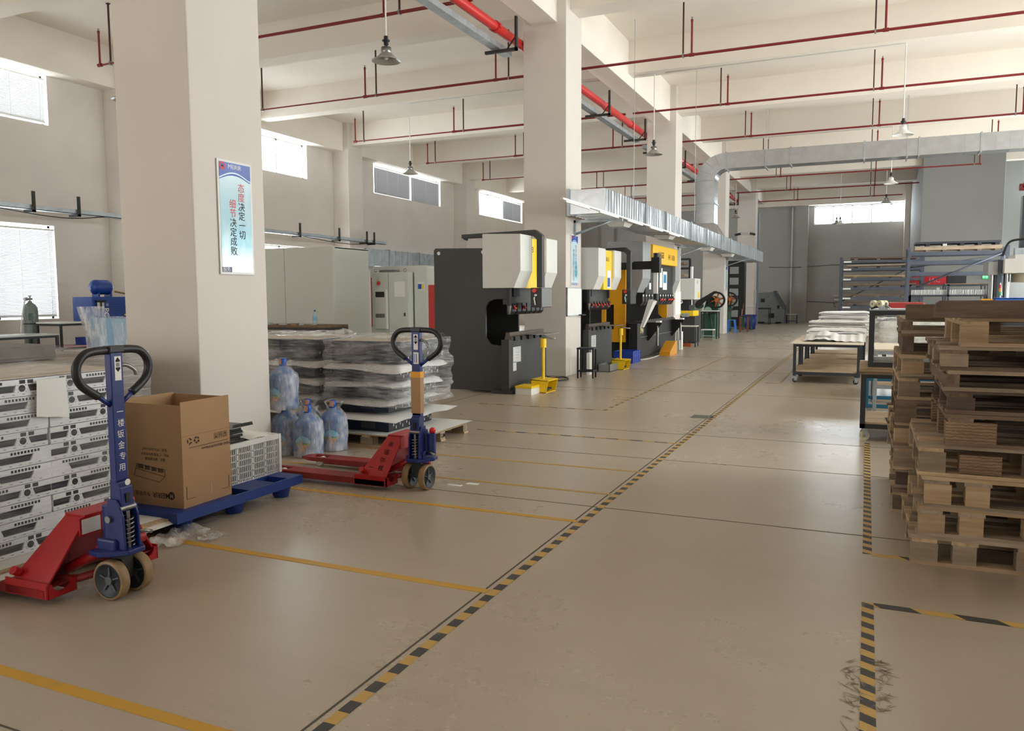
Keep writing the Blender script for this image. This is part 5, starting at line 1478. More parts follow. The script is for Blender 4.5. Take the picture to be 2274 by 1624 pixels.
# fold lines and slit where the flaps stand up
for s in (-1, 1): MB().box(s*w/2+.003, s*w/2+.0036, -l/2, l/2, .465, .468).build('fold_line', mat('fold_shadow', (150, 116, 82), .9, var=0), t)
X = w/2+.0045
mb = MB(); mb.box(X, X+.0006, -l/2+.06, l/2-.02, .385, .388)
mb.box(X, X+.0006, -.19, -.187, .055, .14); mb.box(X, X+.0006, -.19, -.12, .055, .0575); mb.box(X, X+.0006, .19, .193, .055, .14); mb.box(X, X+.0006, .12, .193, .055, .0575)
mb.build('printed_lines', M_cardp, t)
text('MEAS:485X364X446mm', .026, M_cardp, (X+.0005, .08, .365), (0, -1, 0), (0, 0, -1), t)
for i in range(3):
    mb = MB(); y = .085+.042*i; z = .41
    for a in ((y-.016, y+.016, z, z+.002), (y-.016, y+.016, z+.038, z+.04), (y-.016, y-.014, z, z+.04), (y+.014, y+.016, z, z+.04)): mb.box(X, X+.0006, *a)
    if i == 0: mb.prism([(y-.008, z+.006), (y+.008, z+.006), (y, z+.026)], 'x', X, X+.0006); mb.box(X, X+.0006, y-.008, y+.008, z+.028, z+.031)
    if i == 1: mb.box(X, X+.0006, y-.008, y-.005, z+.008, z+.034); mb.box(X, X+.0006, y+.005, y+.008, z+.008, z+.034)
    if i == 2: mb.prism([(y-.009, z+.03), (y+.009, z+.03), (y, z+.012)], 'x', X, X+.0006); mb.box(X, X+.0006, y-.01, y+.01, z+.006, z+.009)
    mb.build('handling_symbol', M_cardp, t)
for i in range(2):
    mb = MB(); cy = -.15+.062*i
    for k in range(3+2*i):
        n_ = 3+2*i; a = 2*PI*k/n_+.3
        mb.prism([(cy+.014*math.cos(a), .43+.014*math.sin(a)), (cy+.024*math.cos(a+.1), .43+.024*math.sin(a+.1)), (cy+.024*math.cos(a+4.2/n_), .43+.024*math.sin(a+4.2/n_)), (cy+.012*math.cos(a+3.8/n_), .43+.012*math.sin(a+3.8/n_))], 'x', X, X+.0006)
    mb.build('recycling_symbol', M_cardp, t)
MB().box(X, X+.0008, .02, .03, .05, .12).build('clear_tape', M_bag, t)
# the side facing the jack
Y = -l/2-.0045
U = (-1, 0, 0)
text('MEIRIR', .050, M_cardp, (.06, Y, .075), U, (0, 0, -1), t, bold=.001)
mb = MB(); mb.cyl((.15, Y, .078), (.15, Y-.0006, .078), .026, n=20); mb.build('logo_disc', M_cardp, t)
text('M', .04, M_card, (.15, Y-.001, .078), U, (0, 0, -1), t, bold=.002)
text('专业钣金', .034, M_cardp, (-.10, Y, .075), U, (0, 0, -1), t)
for i, s in enumerate(('品名：服务器机箱', '地址：广东省深圳市龙华', '电话：0755-8345-3667')):
    text(s, .022, M_cardp, (.02, Y, .31+i*.032), U, (0, 0, -1), t)
mb = MB(); f = lambda x, z: (x, z)
for a, b in (((-.14, .27), (.10, .245)), ((-.14, .235), (.10, .20)), ((-.14, .27), (-.14, .235)), ((.10, .245), (.10, .20)), ((-.14, .27), (-.17, .19)), ((-.17, .19), (.05, .16)), ((.05, .16), (.10, .20))):
    mb.tube([(a[0], Y, a[1]), (b[0], Y, b[1])], .0014, 4)
for i in range(4):
    for j in range(3):
        if j == 3: continue
        x = -.13+i*.057; z0 = .241+j*.009-.0095*i*.55
        mb.box(x, x+.045, Y-.0006, Y, z0, z0+.006)
mb.build('product_drawing', M_cardp, t)
# white lattice crate
t = thing('lattice_crate', 'white plastic lattice crate on the blue pallet behind the cardboard box', 'crate', (-4.34, 4.51, .15))
CW, CL, CH = .40, .58, .30
mb = MB()
for s in (-1, 1):
    X = s*(CW/2); x0, x1 = X-.004, X+.004
    for k in range(6): mb.box(x0, x1, -CL/2, CL/2, .02+.048*k, .028+.048*k)
    for k in range(31):
        y = -CL/2+CL*k/30; wd = .008 if k in (0, 7, 15, 22, 30) else .0028
        mb.box(x0, x1, y-wd, y+wd, .0, CH-.03)
    Y = s*(CL/2); y0, y1 = Y-.004, Y+.004
    for k in range(6): mb.box(-CW/2, CW/2, y0, y1, .02+.048*k, .028+.048*k)
    for k in range(19):
        x = -CW/2+CW*k/18; wd = .008 if k in (0, 9, 18) else .0028
        mb.box(x-wd, x+wd, y0, y1, .0, CH-.03)
mb.build('lattice', M_wht, t)
mb = MB()
for s in (-1, 1):
    mb.box(s*CW/2-.012, s*CW/2+.012, -CL/2-.012, CL/2+.012, CH-.035, CH); mb.box(-CW/2, CW/2, s*CL/2-.012, s*CL/2+.012, CH-.035, CH)
mb.build('rim', M_wht, t)
for s in (-1, 1):
    for r_ in (-1, 1): MB().prism([(s*CW/2-.01, r_*CL/2-.01), (s*CW/2+.014, r_*CL/2-.01), (s*CW/2+.014, r_*CL/2+.014), (s*CW/2-.01, r_*CL/2+.014)], 'z', 0, CH).build('corner_post', M_wht, t)
MB().box(-CW/2, CW/2, -CL/2, CL/2, 0, .008).build('base', M_wht, t)
for i in range(7):
    z = .40+.022*i; y0 = 4.26+.012*(i % 3); x1 = -4.17-.01*(i % 2)
    g = one(MB().box(x1-.30, x1, y0, y0+.17+.02*(i % 2), z, z+.003).prism([(y0, z), (y0+.18, z), (y0+.175, z+.02), (y0+.005, z+.02)], 'x', x1-.003, x1), 'steel_bracket', mat('bracket_black', (46, 50, 46), .35, metal=.3, var=.15),
            '%s black steel bracket from the bottom of the pile in the white crate' % ('first', 'second', 'third', 'fourth', 'fifth', 'sixth', 'seventh')[i], 'bracket', 'black brackets piled in the white crate')
g = one(MB().box(-4.45, -4.15, 4.33, 4.54, .56, .563).prism([(4.33, .56), (4.54, .56), (4.53, .585), (4.34, .585)], 'x', -4.153, -4.15), 'steel_bracket', MATS['bracket_black'], 'topmost black steel bracket, sticking out to the right above the pile', 'bracket')
one(MB().box(-4.5, -4.18, 4.28, 4.76, .16, .40), 'steel_parts', M_dark, 'dark steel parts filling the white lattice crate', 'parts')
mb = MB(); mb.grid(lambda i, j: (-4.50+.34*i, 4.52+.27*j, .452+.02*math.sin(2.5*i+1)*(1-.3*j)+.008*math.sin(5*j)), 8, 8)
one(mb, 'paper_sheet', M_white, 'printed paper lying over the far end of the white crate', 'paper')

# ---------------- water jugs in clear bags ----------------
def jug_mats():
    m, nt, p = _new('jug_water_blue')
    v = _coords(nt); n = _noise(nt, v, 9, 3)
    c = _ramp(nt, n, [(.35, srgb(70, 112, 186)), (.7, srgb(128, 168, 216))])
    nt.links.new(c, p.inputs['Base Color'])
    p.inputs['Roughness'].default_value = .12
    p.inputs['Transmission Weight'].default_value = .35
    p.inputs['IOR'].default_value = 1.2
    return m
M_jug = jug_mats()
M_lab1 = mat('jug_label_sky', (120, 186, 214), .4, var=.1, scale=14); M_lab2 = mat('jug_label_green', (130, 168, 70), .4, var=.3, scale=20); M_lab3 = mat('jug_label_orange', (206, 138, 84), .4, var=.2, scale=20)
M_cap = mat('jug_cap_blue', (24, 92, 190), .4, var=.1); M_seal = mat('jug_seal_print', (196, 150, 120), .4, var=.5, scale=40)
def ringpatch(mb, r, a0, a1, zlo, zhi, n=10, m=0):
    vs = []
    for i in range(n+1):
        a = a0+(a1-a0)*i/n; t_ = i/n
        vs += [(r*math.cos(a), r*math.sin(a), zlo(t_)), (r*math.cos(a), r*math.sin(a), zhi(t_))]
    mb.add(vs, [(2*i, 2*i+2, 2*i+3, 2*i+1) for i in range(n)], m, True)
def make_jug(label):
    t = thing('water_jug', label, 'jug', (0, 0, 0), 0, 'bagged water jugs beside the nearest pillar')
    pr = [(.001, 0), (.12, 0), (.132, .012), (.132, .06), (.128, .07), (.132, .08), (.132, .13), (.128, .14), (.132, .15), (.132, .27), (.128, .28), (.132, .29), (.125, .32), (.09, .365), (.045, .40), (.03, .42), (.03, .44)]
    MB().lathe(pr, (0, 0, 0), 28).build('bottle', M_jug, t)
    c = MB().lathe([(.031, .40), (.034, .40), (.034, .485), (.028, .49), (.001, .49)], (0, 0, 0), 18).build('cap', M_cap, t)
    mb = MB(); ringpatch(mb, .0348, -2.4, -.9, lambda q: .43, lambda q: .487, 6); mb.build('cap_print', M_seal, c)
    # heart-shaped label built from coloured fields facing the viewer
    a0, a1 = -1.95, -.75
    lb = MB(); ringpatch(lb, .1335, a0, a1, lambda q: .145, lambda q: .165+.05*math.sin(PI*q)); lb = lb.build('label', M_lab1, t)
    mb = MB(); ringpatch(mb, .1337, a0+.05, a1-.02, lambda q: .12, lambda q: .148-.01*math.sin(PI*q)); mb.build('label_field', M_lab2, lb)
    mb = MB(); ringpatch(mb, .1339, a0+.12, a1-.15, lambda q: .125-.075*(1-abs(2*q-1)), lambda q: .128); mb.build('label_field', M_lab3, lb)
    a = (a0+a1)/2-.1; u = (-math.sin(a), math.cos(a), 0)
    text('山泉水', .026, M_print, (.1355*math.cos(a), .1355*math.sin(a), .145), u, (0, 0, 1), t)
    mb = MB()
    def bag(i, j):
        al = 2*PI*i; k = mn.noise(Vector((3*math.cos(al), 3*math.sin(al), j*5)))
        if j < .72: r = .139+.012*k+.004*math.sin(17*al+6*j); z = .004+j/.72*.33
        else:
            q = (j-.72)/.28; r = (.139+.012*k)*(1-q)+.055*q+.02*math.sin(3*al)*q; z = .334+q*.085+.012*k*q
        return (r*math.cos(al), r*math.sin(al), z)
    mb.grid(bag, 56, 22, closed=True)
    def ears(i, j):
        al = 2*PI*i; r = .055+.03*j+.02*math.sin(3*al)+.012*math.sin(7*al)*j
        return (r*math.cos(al), r*math.sin(al), .419+.03*j*(1+math.sin(2*al+1))+.01*math.sin(9*al)*j)
    mb.grid(ears, 40, 4, closed=True)
    mb.build('clear_bag', M_bag, t)
    return t
jg = make_jug('front bagged blue water jug, second from the right, on the floor')
jg.location = (-4.80, 5.985, 0)
dup(jg, (-4.785, 6.35, 0), .25, 'rightmost bagged blue water jug in front of the wrapped panels')
dup(jg, (-5.075, 5.99, 0), -.1, 'lower left bagged blue water jug, against the nearest pillar, with another on top')
dup(jg, (-5.085, 5.99, .435), -.3, 'bagged blue water jug stacked on another at the edge of the nearest pillar')
dup(jg, (-5.08, 6.33, 0), .5, 'rear bagged water jug of which only the blue cap shows between the others')

# ---------------- film-wrapped metal panels on a wooden pallet ----------------
M_panel = mat('panel_dark_steel', (44, 50, 62), .3, metal=.55, var=.2, scale=3)
M_pblk = mat('panel_black', (24, 25, 28), .4, var=.2)
def block_pallet(x0, x1, y0, y1, label, blocks, top='z', stamp=None):
    t = thing('wooden_pallet', label, 'pallet', ((x0+x1)/2, (y0+y1)/2, 0))
    px, py = (x0+x1)/2, (y0+y1)/2
    for y in (y0+.05, (y0+y1)/2, y1-.05): piece('board', (x1-x0, .10, .018), M_wood1, (0, y-py, .009), t)
    for x in (x0+.08, (x0+x1)/2, x1-.08):
        for y in (y0+.06, (y0+y1)/2, y1-.06): piece('block', (.145, .10, .075), blocks, (x-px, y-py, .0555), t)
    for x in (x0+.06, (x0+x1)/2, x1-.06): piece('board', (y1-y0, .10, .018), M_wood1, (x-px, 0, .102), t, (0, 0, PI/2))
    for i in range(5): y = y0+.06+(y1-y0-.12)*i/4; piece('board', (x1-x0, .13, .016), M_wood1, (0, y-py, .119), t)
    return t
t = block_pallet(-5.15, -4.0, 6.60, 7.74, 'pine block pallet stamped on its blocks, under the right wrapped panel stack', M_wood2)
text('CM', .06, M_cardp, (-4.0+.0115-.012, 7.17, .055), (0, 1, 0), (0, 0, 1), t, world=True, bold=.002)
text('CM', .05, M_cardp, (-5.07, 6.609, .055), (1, 0, 0), (0, 0, 1), t, world=True, bold=.002)
block_pallet(-6.5, -5.25, 6.7, 7.8, 'pine pallet under the left wrapped panel stack, behind the water jugs', M_wood2)
def foam_layer(x0, x1, y0, y1, z, seed, label, droop=.05, over=.07):
    mb = MB()
    def f(i, j):
        x = x0-over+(x1-x0+2*over)*i; y = y0-over+(y1-y0+2*over)*j
        ex = max(0, x-x1, x0-x)/over; ey = max(0, y-y1, y0-y)/over
        e = min(1, max(ex, ey))
        n = mn.noise(Vector((x*2.2, y*2.2, seed)))
        return (x+.02*n, y+.02*n, z-droop*e*e*(1.0+1.2*n)+.004*n)
    mb.grid(f, 26, 26)
    mb2 = MB(); mb2.v = [(a, b, c+.004) for a, b, c in mb.v]; mb2.f = list(mb.f); mb2.m = list(mb.m); mb2.sm = list(mb.sm)
    mb2.add(mb.v, [tuple(reversed(q)) for q in mb.f], 0, True)
    return one(mb2, 'foam_sheet', M_foam, label, 'sheet', 'foam sheets between the wrapped metal panels')
def panel_box(x0, x1, y0, y1, z0, z1, label, holes=True):
    t = thing('metal_cabinet_part', label, 'panel', ((x0+x1)/2, (y0+y1)/2, z0), 0, 'dark metal cabinet parts in the wrapped stacks')
    MB().box(x0, x1, y0, y1, z0, z1).build('body', M_panel, t, world=True, bev=.003)
    e = MB().box(x1-.001, x1+.002, y0+.006, y1-.006, z0+.006, z1-.004).build('end_face', M_pblk, t, world=True)
    mb = MB()
    for i in range(3):
        y = y0+(y1-y0)*(.2+.3*i); mb.box(x1+.002, x1+.003, y, y+.01, z0+.05, z0+.075); mb.box(x1+.002, x1+.003, y+.05, y+.06, z0+.02, z0+.05)
    mb.build('slots', M_white, e, world=True)
    MB().box(x0+.35, x0+.52, y0-.0015, y0, z0+.03, z1-.02).build('patch', mat('panel_patch', (62, 60, 60), .5, var=.2), t, world=True)
    return t
for st, (xa, xb, ya, yb) in enumerate(((-5.08, -4.40, 6.75, 7.62), (-6.35, -5.36, 6.82, 7.7))):
    zz = .130; sd = 3+st*11
    for k in range(5):
        h = (.165, .11, .15, .15, .21)[k]
        mid = (ya+yb)/2
        dx = (0, 0, .04, .10, .16)[k] if st == 0 else 0
        for q, (u0, u1) in enumerate(((ya, mid-.01), (mid+.01, yb))):
            panel_box(xa, xb+dx, u0, u1, zz, zz+h, '%s dark metal cabinet part in the %s layer of the %s wrapped stack' % (('front', 'rear')[q], ('bottom', 'second', 'third', 'fourth', 'top')[k], ('right', 'left')[st]))
        zz += h
        if k < 4: foam_layer(xa, xb+dx, ya, yb, zz+.004, sd+k*2.3, 'white foam sheet over the %s layer of the %s wrapped stack' % (('bottom', 'second', 'third', 'fourth')[k], ('right', 'left')[st]), (.03, .035, .05, .045)[k], (.22 if k == 0 else .07))
        zz += .035 if k < 4 else .0
    one(wrapshell(xa-.03, xb+.20 if st == 0 else xb+.05, ya-.05, yb+.03, .40 if st == 0 else .30, zz+.012, .05, .8, seed=sd, nz=56, nu=230), 'stretch_film_wrap', film('film_crumpled', .03, .50, (1.6, 1.6, 18), 3.2, 1.0, rough=.12),
        'crinkled clear film around the %s metal panel stack' % ('right' if st == 0 else 'left'), 'film')
    one(MB().box(xa-.02, xb+(.16 if st == 0 else 0), ya-.02, yb, zz, zz+.005), 'cardboard_sheet', MATS['board_beige'], 'beige sheet on top of the %s metal panel stack' % ('right' if st == 0 else 'left'), 'board')
mb = MB(); mb.grid(lambda i, j: (-5.2+1.24*i, 6.58+1.2*j, .1285+.004*mn.noise(Vector((i*4, j*4, 2)))), 12, 12)
one(mb, 'foam_sheet', M_foam, 'white foam sheet lying directly on the pine pallet of the right panel stack', 'sheet')
# ---------------- hand pallet jacks ----------------
def pallet_jack(loc, rz, label, steer, piv, deco):
    """local: forks point to -x, heels end at x=0; steering parts turn about the pivot `piv` by `steer`"""
    t = thing('pallet_jack', label, 'pallet jack', loc, rz)
    for s in (-1, 1):
        y0, y1 = (s*.34, s*.18) if s > 0 else (-.34, -.18)
        y0, y1 = min(y0, y1), max(y0, y1)
        f = MB()
        # inverted channel with a tapered tip and a slot for the roller
        f.box(-1.0, -.02, y0, y1, .080, .086); f.box(-1.0, -.02, y0, y0+.006, .035, .082); f.box(-1.0, -.02, y1-.006, y1, .035, .082)
        f.box(-1.16, -1.0, y0, y0+.04, .05, .086); f.box(-1.16, -1.0, y1-.04, y1, .05, .086)
        f.prism([(y0, -1.30), (y1, -1.30)], 'z', 0, 0) if False else None
        f.add([(-1.16, y0, .05), (-1.16, y1, .05), (-1.16, y1, .086), (-1.16, y0, .086), (-1.26, y0+.03, .06), (-1.26, y1-.03, .06), (-1.26, y1-.03, .078), (-1.26, y0+.03, .078)],
              [(0, 3, 2, 1), (4, 5, 6, 7), (0, 1, 5, 4), (1, 2, 6, 5), (2, 3, 7, 6), (3, 0, 4, 7)])
        fk = f.build('fork', M_fork, t, bev=.003)
        MB().cyl((-1.08, (y0+y1)/2-.035, .04), (-1.08, (y0+y1)/2+.035, .04), .038, n=16).build('load_roller', M_wht, fk)
        # heel end with its curved notch
        n = 8
        c = [((y0+y1)/2+.055*math.cos(PI+PI*i/n), .105+.045*math.sin(PI+PI*i/n)) for i in range(n+1)]
        MB().prism([(y0, .035), (y1, .035), (y1, .105)]+c[::-1]+[(y0, .105)], 'x', -.012, 0).build('heel_plate', M_jred, t)
        o = s
        yo = s*.34
        MB().box(-.30, 0, min(yo, yo-s*.008), max(yo, yo-s*.008), .035, .115).build('heel_side', M_jred, t)
        # bent side plate of the frame
        P = lambda x, y, z: (x, y, z)
        yo, yi = s*.335, s*.13
        top, bot = .405, .088
        vs = [P(-.28, yo, bot), P(-.02, yo, bot), P(.03, yi, top), P(-.11, yi, top)]
        nrm = Vector((0, s*(top-bot), abs(yo-yi))).normalized()*-.012
        vs += [tuple(Vector(q)+nrm) for q in vs]
        sp = MB().add(vs, [(0, 1, 2, 3), (7, 6, 5, 4), (0, 4, 5, 1), (1, 5, 6, 2), (2, 6, 7, 3), (3, 7, 4, 0)]).build('frame_side', M_jred, t, bev=.003)
        # pressed rib with a bolt boss
        MB().cyl((-.23, yo-s*.02, .14), (-.23, yo+s*.012, .16), .022, n=14).build('bolt_boss', M_jred, sp)
        # gusset behind
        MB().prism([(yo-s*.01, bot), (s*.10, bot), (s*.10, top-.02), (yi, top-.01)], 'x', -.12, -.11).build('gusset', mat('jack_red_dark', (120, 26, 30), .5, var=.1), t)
        # lift link
        mb = MB(); a = Vector((-.10, s*.15, .12)); b = Vector((.115, s*.095, .235)); d = (b-a)
        mb.tube([a, b], .026, 8); mb.build('lift_link', M_jred, t)
        MB().cyl((.115, s*.06, .235), (.115, s*.135, .235), .030, n=16).build('link_eye', M_jred, t)
        MB().cyl((.115, s*.13, .235), (.115, s*.146, .235), .016, n=6).build('pivot_bolt', M_steel, t)
        MB().tube([(-.12, s*.22, .09), (-.01, s*.16, .085), (.10, s*.08, .12)], .022, 6).build('push_rod', M_fork, t)
    MB().box(-.11, .03, -.14, .14, .398, .410).build('frame_top', M_jred, t, bev=.003)
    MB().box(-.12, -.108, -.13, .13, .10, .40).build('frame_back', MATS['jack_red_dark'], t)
    lp = MB().box(.018, .030, -.17, -.035, .305, .40).build('front_lip', M_jred, t)
    # ---- turning part ----
    T = Matrix.Translation((piv[0], piv[1], 0)) @ Matrix.Rotation(steer, 4, 'Z')
    def bt(mb, name, m, par=t, **k):
        mb.v = [tuple(T @ Vector(p)) for p in mb.v]; return mb.build(name, m, par, **k)
    bt(MB().cyl((-.05, 0, .20), (-.05, 0, .46), .052, n=20), 'pump_body', M_blue)
    bt(MB().box(-.10, .03, -.07, .07, .215, .30), 'pump_block', M_blue, bev=.012)
    bt(MB().prism([(-.10, -.115), (-.02, -.13), (.10, -.05), (.10, .05), (-.02, .13), (-.10, .115)], 'z', .225, .250), 'steering_yoke', M_blue, bev=.004)
    bt(MB().box(-.03, .03, -.035, .035, .10, .225), 'wheel_post', M_mblk)
    bt(MB().cyl((0, -.075, .10), (0, .075, .10), .016, n=10), 'axle', M_steel)
    for s in (-1, 1):
        yc = s*.073
        w = MB()
        w.lathe([(.084, -.025), (.096, -.026), (.1, -.02), (.1, .02), (.096, .026), (.084, .025)], (0, 0, 0), 32, T=Matrix.Translation((0, yc, .1)) @ Matrix.Rotation(PI/2, 4, 'X'))
        wh = bt(w, 'steer_wheel', M_rubber)
        r = MB(); r.lathe([(.001, -.006), (.06, -.008), (.080, -.023), (.087, -.0265), (.087, .0265), (.080, .023), (.06, .008), (.001, .006)], (0, 0, 0), 28, T=Matrix.Translation((0, yc, .1)) @ Matrix.Rotation(PI/2, 4, 'X'))
        bt(r, 'wheel_rim', mat('rim_dark', (52, 58, 62), .5, metal=.3, var=.2), wh)
        h = MB(); h.cyl((0, yc-.022, .1), (0, yc+.022, .1), .022, n=16)
        for k in range(5):
            a = 2*PI*k/5
            h.box(-.004, .004, yc-.016, yc+.016, .02, .066, T=Matrix.Translation((0, 0, .1)) @ Matrix.Rotation(a, 4, 'Y'))
        bt(h, 'wheel_hub', mat('hub_grey', (92, 98, 102), .45, metal=.5, var=.2), wh)
    # spring between two uprights
    bt(MB().cyl((.045, 0, .25), (.045, 0, .44), .012, n=10), 'piston', M_steel)
    bt(MB().tube([(.045+.026*math.cos(a*.5), .026*math.sin(a*.5), .262+.0018*a) for a in range(0, 84)], .0045, 6), 'spring', M_steel)
    for s in (-1, 1): bt(MB().prism([(-.04, .25), (.075, .25), (.068, .42), (.03, .50), (-.03, .50), (-.04, .42)], 'y', s*.045-.006, s*.045+.006), 'upright', M_blue, bev=.003)
    bt(MB().cyl((.045, -.045, .455), (.045, .045, .455), .014, n=12), 'cross_pin', M_steel)
    bt(MB().cyl((-.02, -.066, .40), (-.02, -.05, .40), .018, n=12), 'bolt', M_steel)
    # handle
    bt(MB().prism([(-.03, .44), (.055, .44), (.045, .56), (.022, .58), (.022, .60), (-.022, .60), (-.022, .57)], 'y', -.038, .038), 'handle_bracket', M_blue, bev=.004)
    bt(MB().box(.046, .056, -.012, .012, .48, .53), 'bracket_slot', M_blk)
    mast = bt(MB().box(-.02, .022, -.036, .036, .56, 1.245), 'handle_mast', M_blue, bev=.004)
    W = .21
    g = smooth_path([(0, -.018, 1.247), (0, -.11, 1.245), (0, -.165, 1.232), (0, -.205, 1.19), (0, -.212, 1.14), (0, -.19, 1.09), (0, -.14, 1.05), (0, -.10, 1.025)], 5)
    for s in (-1, 1):
        bt(MB().tube([(p.x, -s*p.y, p.z) for p in g], .021, 12), 'grip', M_blk)
        bt(MB().tube([(0, s*.115, 1.035), (0, s*.02, .965)], .012, 10), 'handle_strut', M_blue)
    bt(MB().box(-.026, .028, -.045, .045, 1.232, 1.268), 'grip_joint', M_blk, bev=.006)
    bt(MB().tube(smooth_path([(0, .03, 1.17), (.01, .07, 1.165), (.02, .105, 1.14), (.02, .115, 1.115)]), .010, 8), 'release_lever', M_steel)
    X = .0225
    st = bt(MB().box(X, X+.001, -.015, .023, 1.095, 1.215), 'sticker', M_white, mast)
    a = MB()
    a.prism([(-.009, 1.187), (.017, 1.187), (.017, 1.195), (.004, 1.211), (-.009, 1.195)], 'x', X+.001, X+.0016)
    a.prism([(-.009, 1.160), (.017, 1.160), (.017, 1.152), (.004, 1.137), (-.009, 1.152)], 'x', X+.001, X+.0016)
    for k in range(4): a.box(X+.001, X+.0016, -.007, .015, 1.164+k*.005, 1.167+k*.005)
    bt(a, 'arrows', M_print, mast)
    def tx(s_, size, m, o, bold=.0):
        o = T @ Vector(o); u = T.to_3x3() @ Vector((0, 1, 0))
        return text(s_, size, m, o, u, (0, 0, 1), mast, bold=bold)
    if deco == 1:
        for i, ch in enumerate('一楼钣金专用'): tx(ch, .042, M_white, (X+.0012, .004+.003*math.sin(i*2), .935-.056*i), .0006)
        bt(MB().cyl((.056, .0, .585), (.0575, .0, .585), .016, n=20), 'round_sticker', M_white)
        lb = MB().box(.031, .032, -.16, -.05, .315, .39).build('name_plate', M_white, lp)
    else:
        bt(MB().box(X, X+.001, -.018, .028, .985, 1.075), 'sticker', M_white, mast)
        bt(MB().box(X+.001, X+.0014, -.012, -.006, .995, 1.065).box(X+.001, X+.0014, .004, .012, .995, 1.065), 'sticker_print', M_scr, mast)
        bt(MB().box(-.026, .028, -.042, .042, .60, .90), 'cardboard_sleeve', M_card, mast)
        bt(MB().box(-.027, .029, -.043, .043, .88, .925), 'yellow_tape', M_yel2, mast)
        yo = -.335; top, bot = .405, .088
        sl = Vector((0, .205, .317)).normalized(); nn = Vector((0, -.317, .205)).normalized()
        for i, ch in enumerate('美瑞尔一楼'):
            k = (.78, .60, .42, .24, .24)[i]; x = (-.10, -.11, -.115, -.19, -.10)[i]
            o = Vector((x+.05*k, yo, bot))+Vector((0, .205, .317))*k+nn*.003
            text(ch, .05, M_print, o, (1, 0, 0), sl, t)
    # foot release lever and valve on one side
    bt(MB().tube([(-.03, .07, .29), (.02, .12, .30), (.03, .16, .285)], .010, 6), 'pedal_lever', M_steel)
    bt(MB().ball((-.05, .10, .46), .026, 12, 8), 'oil_cap', mat('cap_red', (220, 40, 36), .35, var=0))
    bt(MB().cyl((-.04, .095, .27), (-.04, .095, .44), .035, n=16), 'oil_tank', M_blue)
    return t
pallet_jack((-3.61, 2.83, 0), R(2), 'red and blue hand pallet jack at the left, under the stack of white chassis', 0, (.20, -.07), 1)
pallet_jack((-3.345, 5.43, 0), 0, 'red and blue hand pallet jack with empty forks and a cardboard-sleeved handle', R(-90), (.175, -.15), 2)
# ---------------- wooden pallet stacks ----------------
def pallet(t, px, py, z, L, W, H, style, wm, jx=0):
    """L along x, W along y; built from single boards and blocks. origin of t at pallet's centre base"""
    th = .020; wb, wt = wm
    if style == 'block':
        hb = H-3*th
        for y in (-W/2+.05, 0, W/2-.05): piece('board', (L, .10, th), wb, (0, y, th/2), t, (0, 0, rnd(-.006, .006)))
        for x in (-L/2+.07, 0, L/2-.07):
            for y in (-W/2+.055, 0, W/2-.055): piece('block', (.13+.01*(x == 0), .105, hb), wt, (x+rnd(-.006, .006), y+rnd(-.008, .004), th+hb/2), t, (0, 0, rnd(-.03, .03)))
        for x in (-L/2+.065, 0, L/2-.065): piece('board', (W, .125, th), wb, (x, 0, th+hb+th/2), t, (0, 0, PI/2+rnd(-.008, .008)))
        n = 6
        for i in range(n): piece('board', (L, .11, th), wb if i % 2 else wt, (rnd(-.012, .012), -W/2+.055+(W-.11)*i/(n-1), H-th/2), t, (0, 0, rnd(-.006, .006)))
    else:
        hb = H-2*th
        for x in (-L/2+.035, 0, L/2-.035): piece('stringer', (W, .07, hb), wt, (x, 0, th+hb/2), t, (0, 0, PI/2))
        for i in range(4): piece('board', (L, .11, th), wb, (rnd(-.01, .01), -W/2+.055+(W-.11)*i/3, th/2), t, (0, 0, rnd(-.006, .006)))
        for i in range(7): piece('board', (L, .10, th), wb, (rnd(-.014, .014), -W/2+.05+(W-.10)*i/6, H-th/2), t, (0, 0, rnd(-.006, .006)))
P = [  # front stack, bottom to top: left edge x, front y, height, style, woods, look
 (.262, 4.865, .165, 'block', (M_wood1, M_wood2), 'bottom pallet of the front stack, pale with a whitish second block'),
 (.290, 4.865, .165, 'block', (M_wood2, M_wood1), 'second pallet from the floor in the front stack, grey top boards'),
 (.318, 4.860, .170, 'block', (M_wood2, M_wood1), 'third pallet from the floor in the front stack, blocks capped by wide boards'),
 (.285, 4.880, .175, 'block', (M_wood1, M_wood2), 'fourth pallet from the floor in the front stack, a yellowish split block at its corner'),
 (.412, 4.870, .175, 'ply', (M_wood3, M_ply), 'fifth pallet of the front stack with long grooved laminated blocks'),
 (.415, 4.900, .130, 'block', (M_wood3, M_wood4), 'sixth pallet of the front stack, dark reddish worn wood'),
 (.395, 4.860, .110, 'stringer', (M_wood2, M_wood3), 'seventh pallet of the front stack on a rough grey stringer'),
 (.372, 4.880, .130, 'block', (M_wood3, M_wood2), 'eighth pallet of the front stack with a mossy pale corner block'),
 (.465, 4.860, .155, 'block', (M_wood1, M_wood1), 'topmost pallet of the front stack, fresh tan blocks'),
]
z = 0
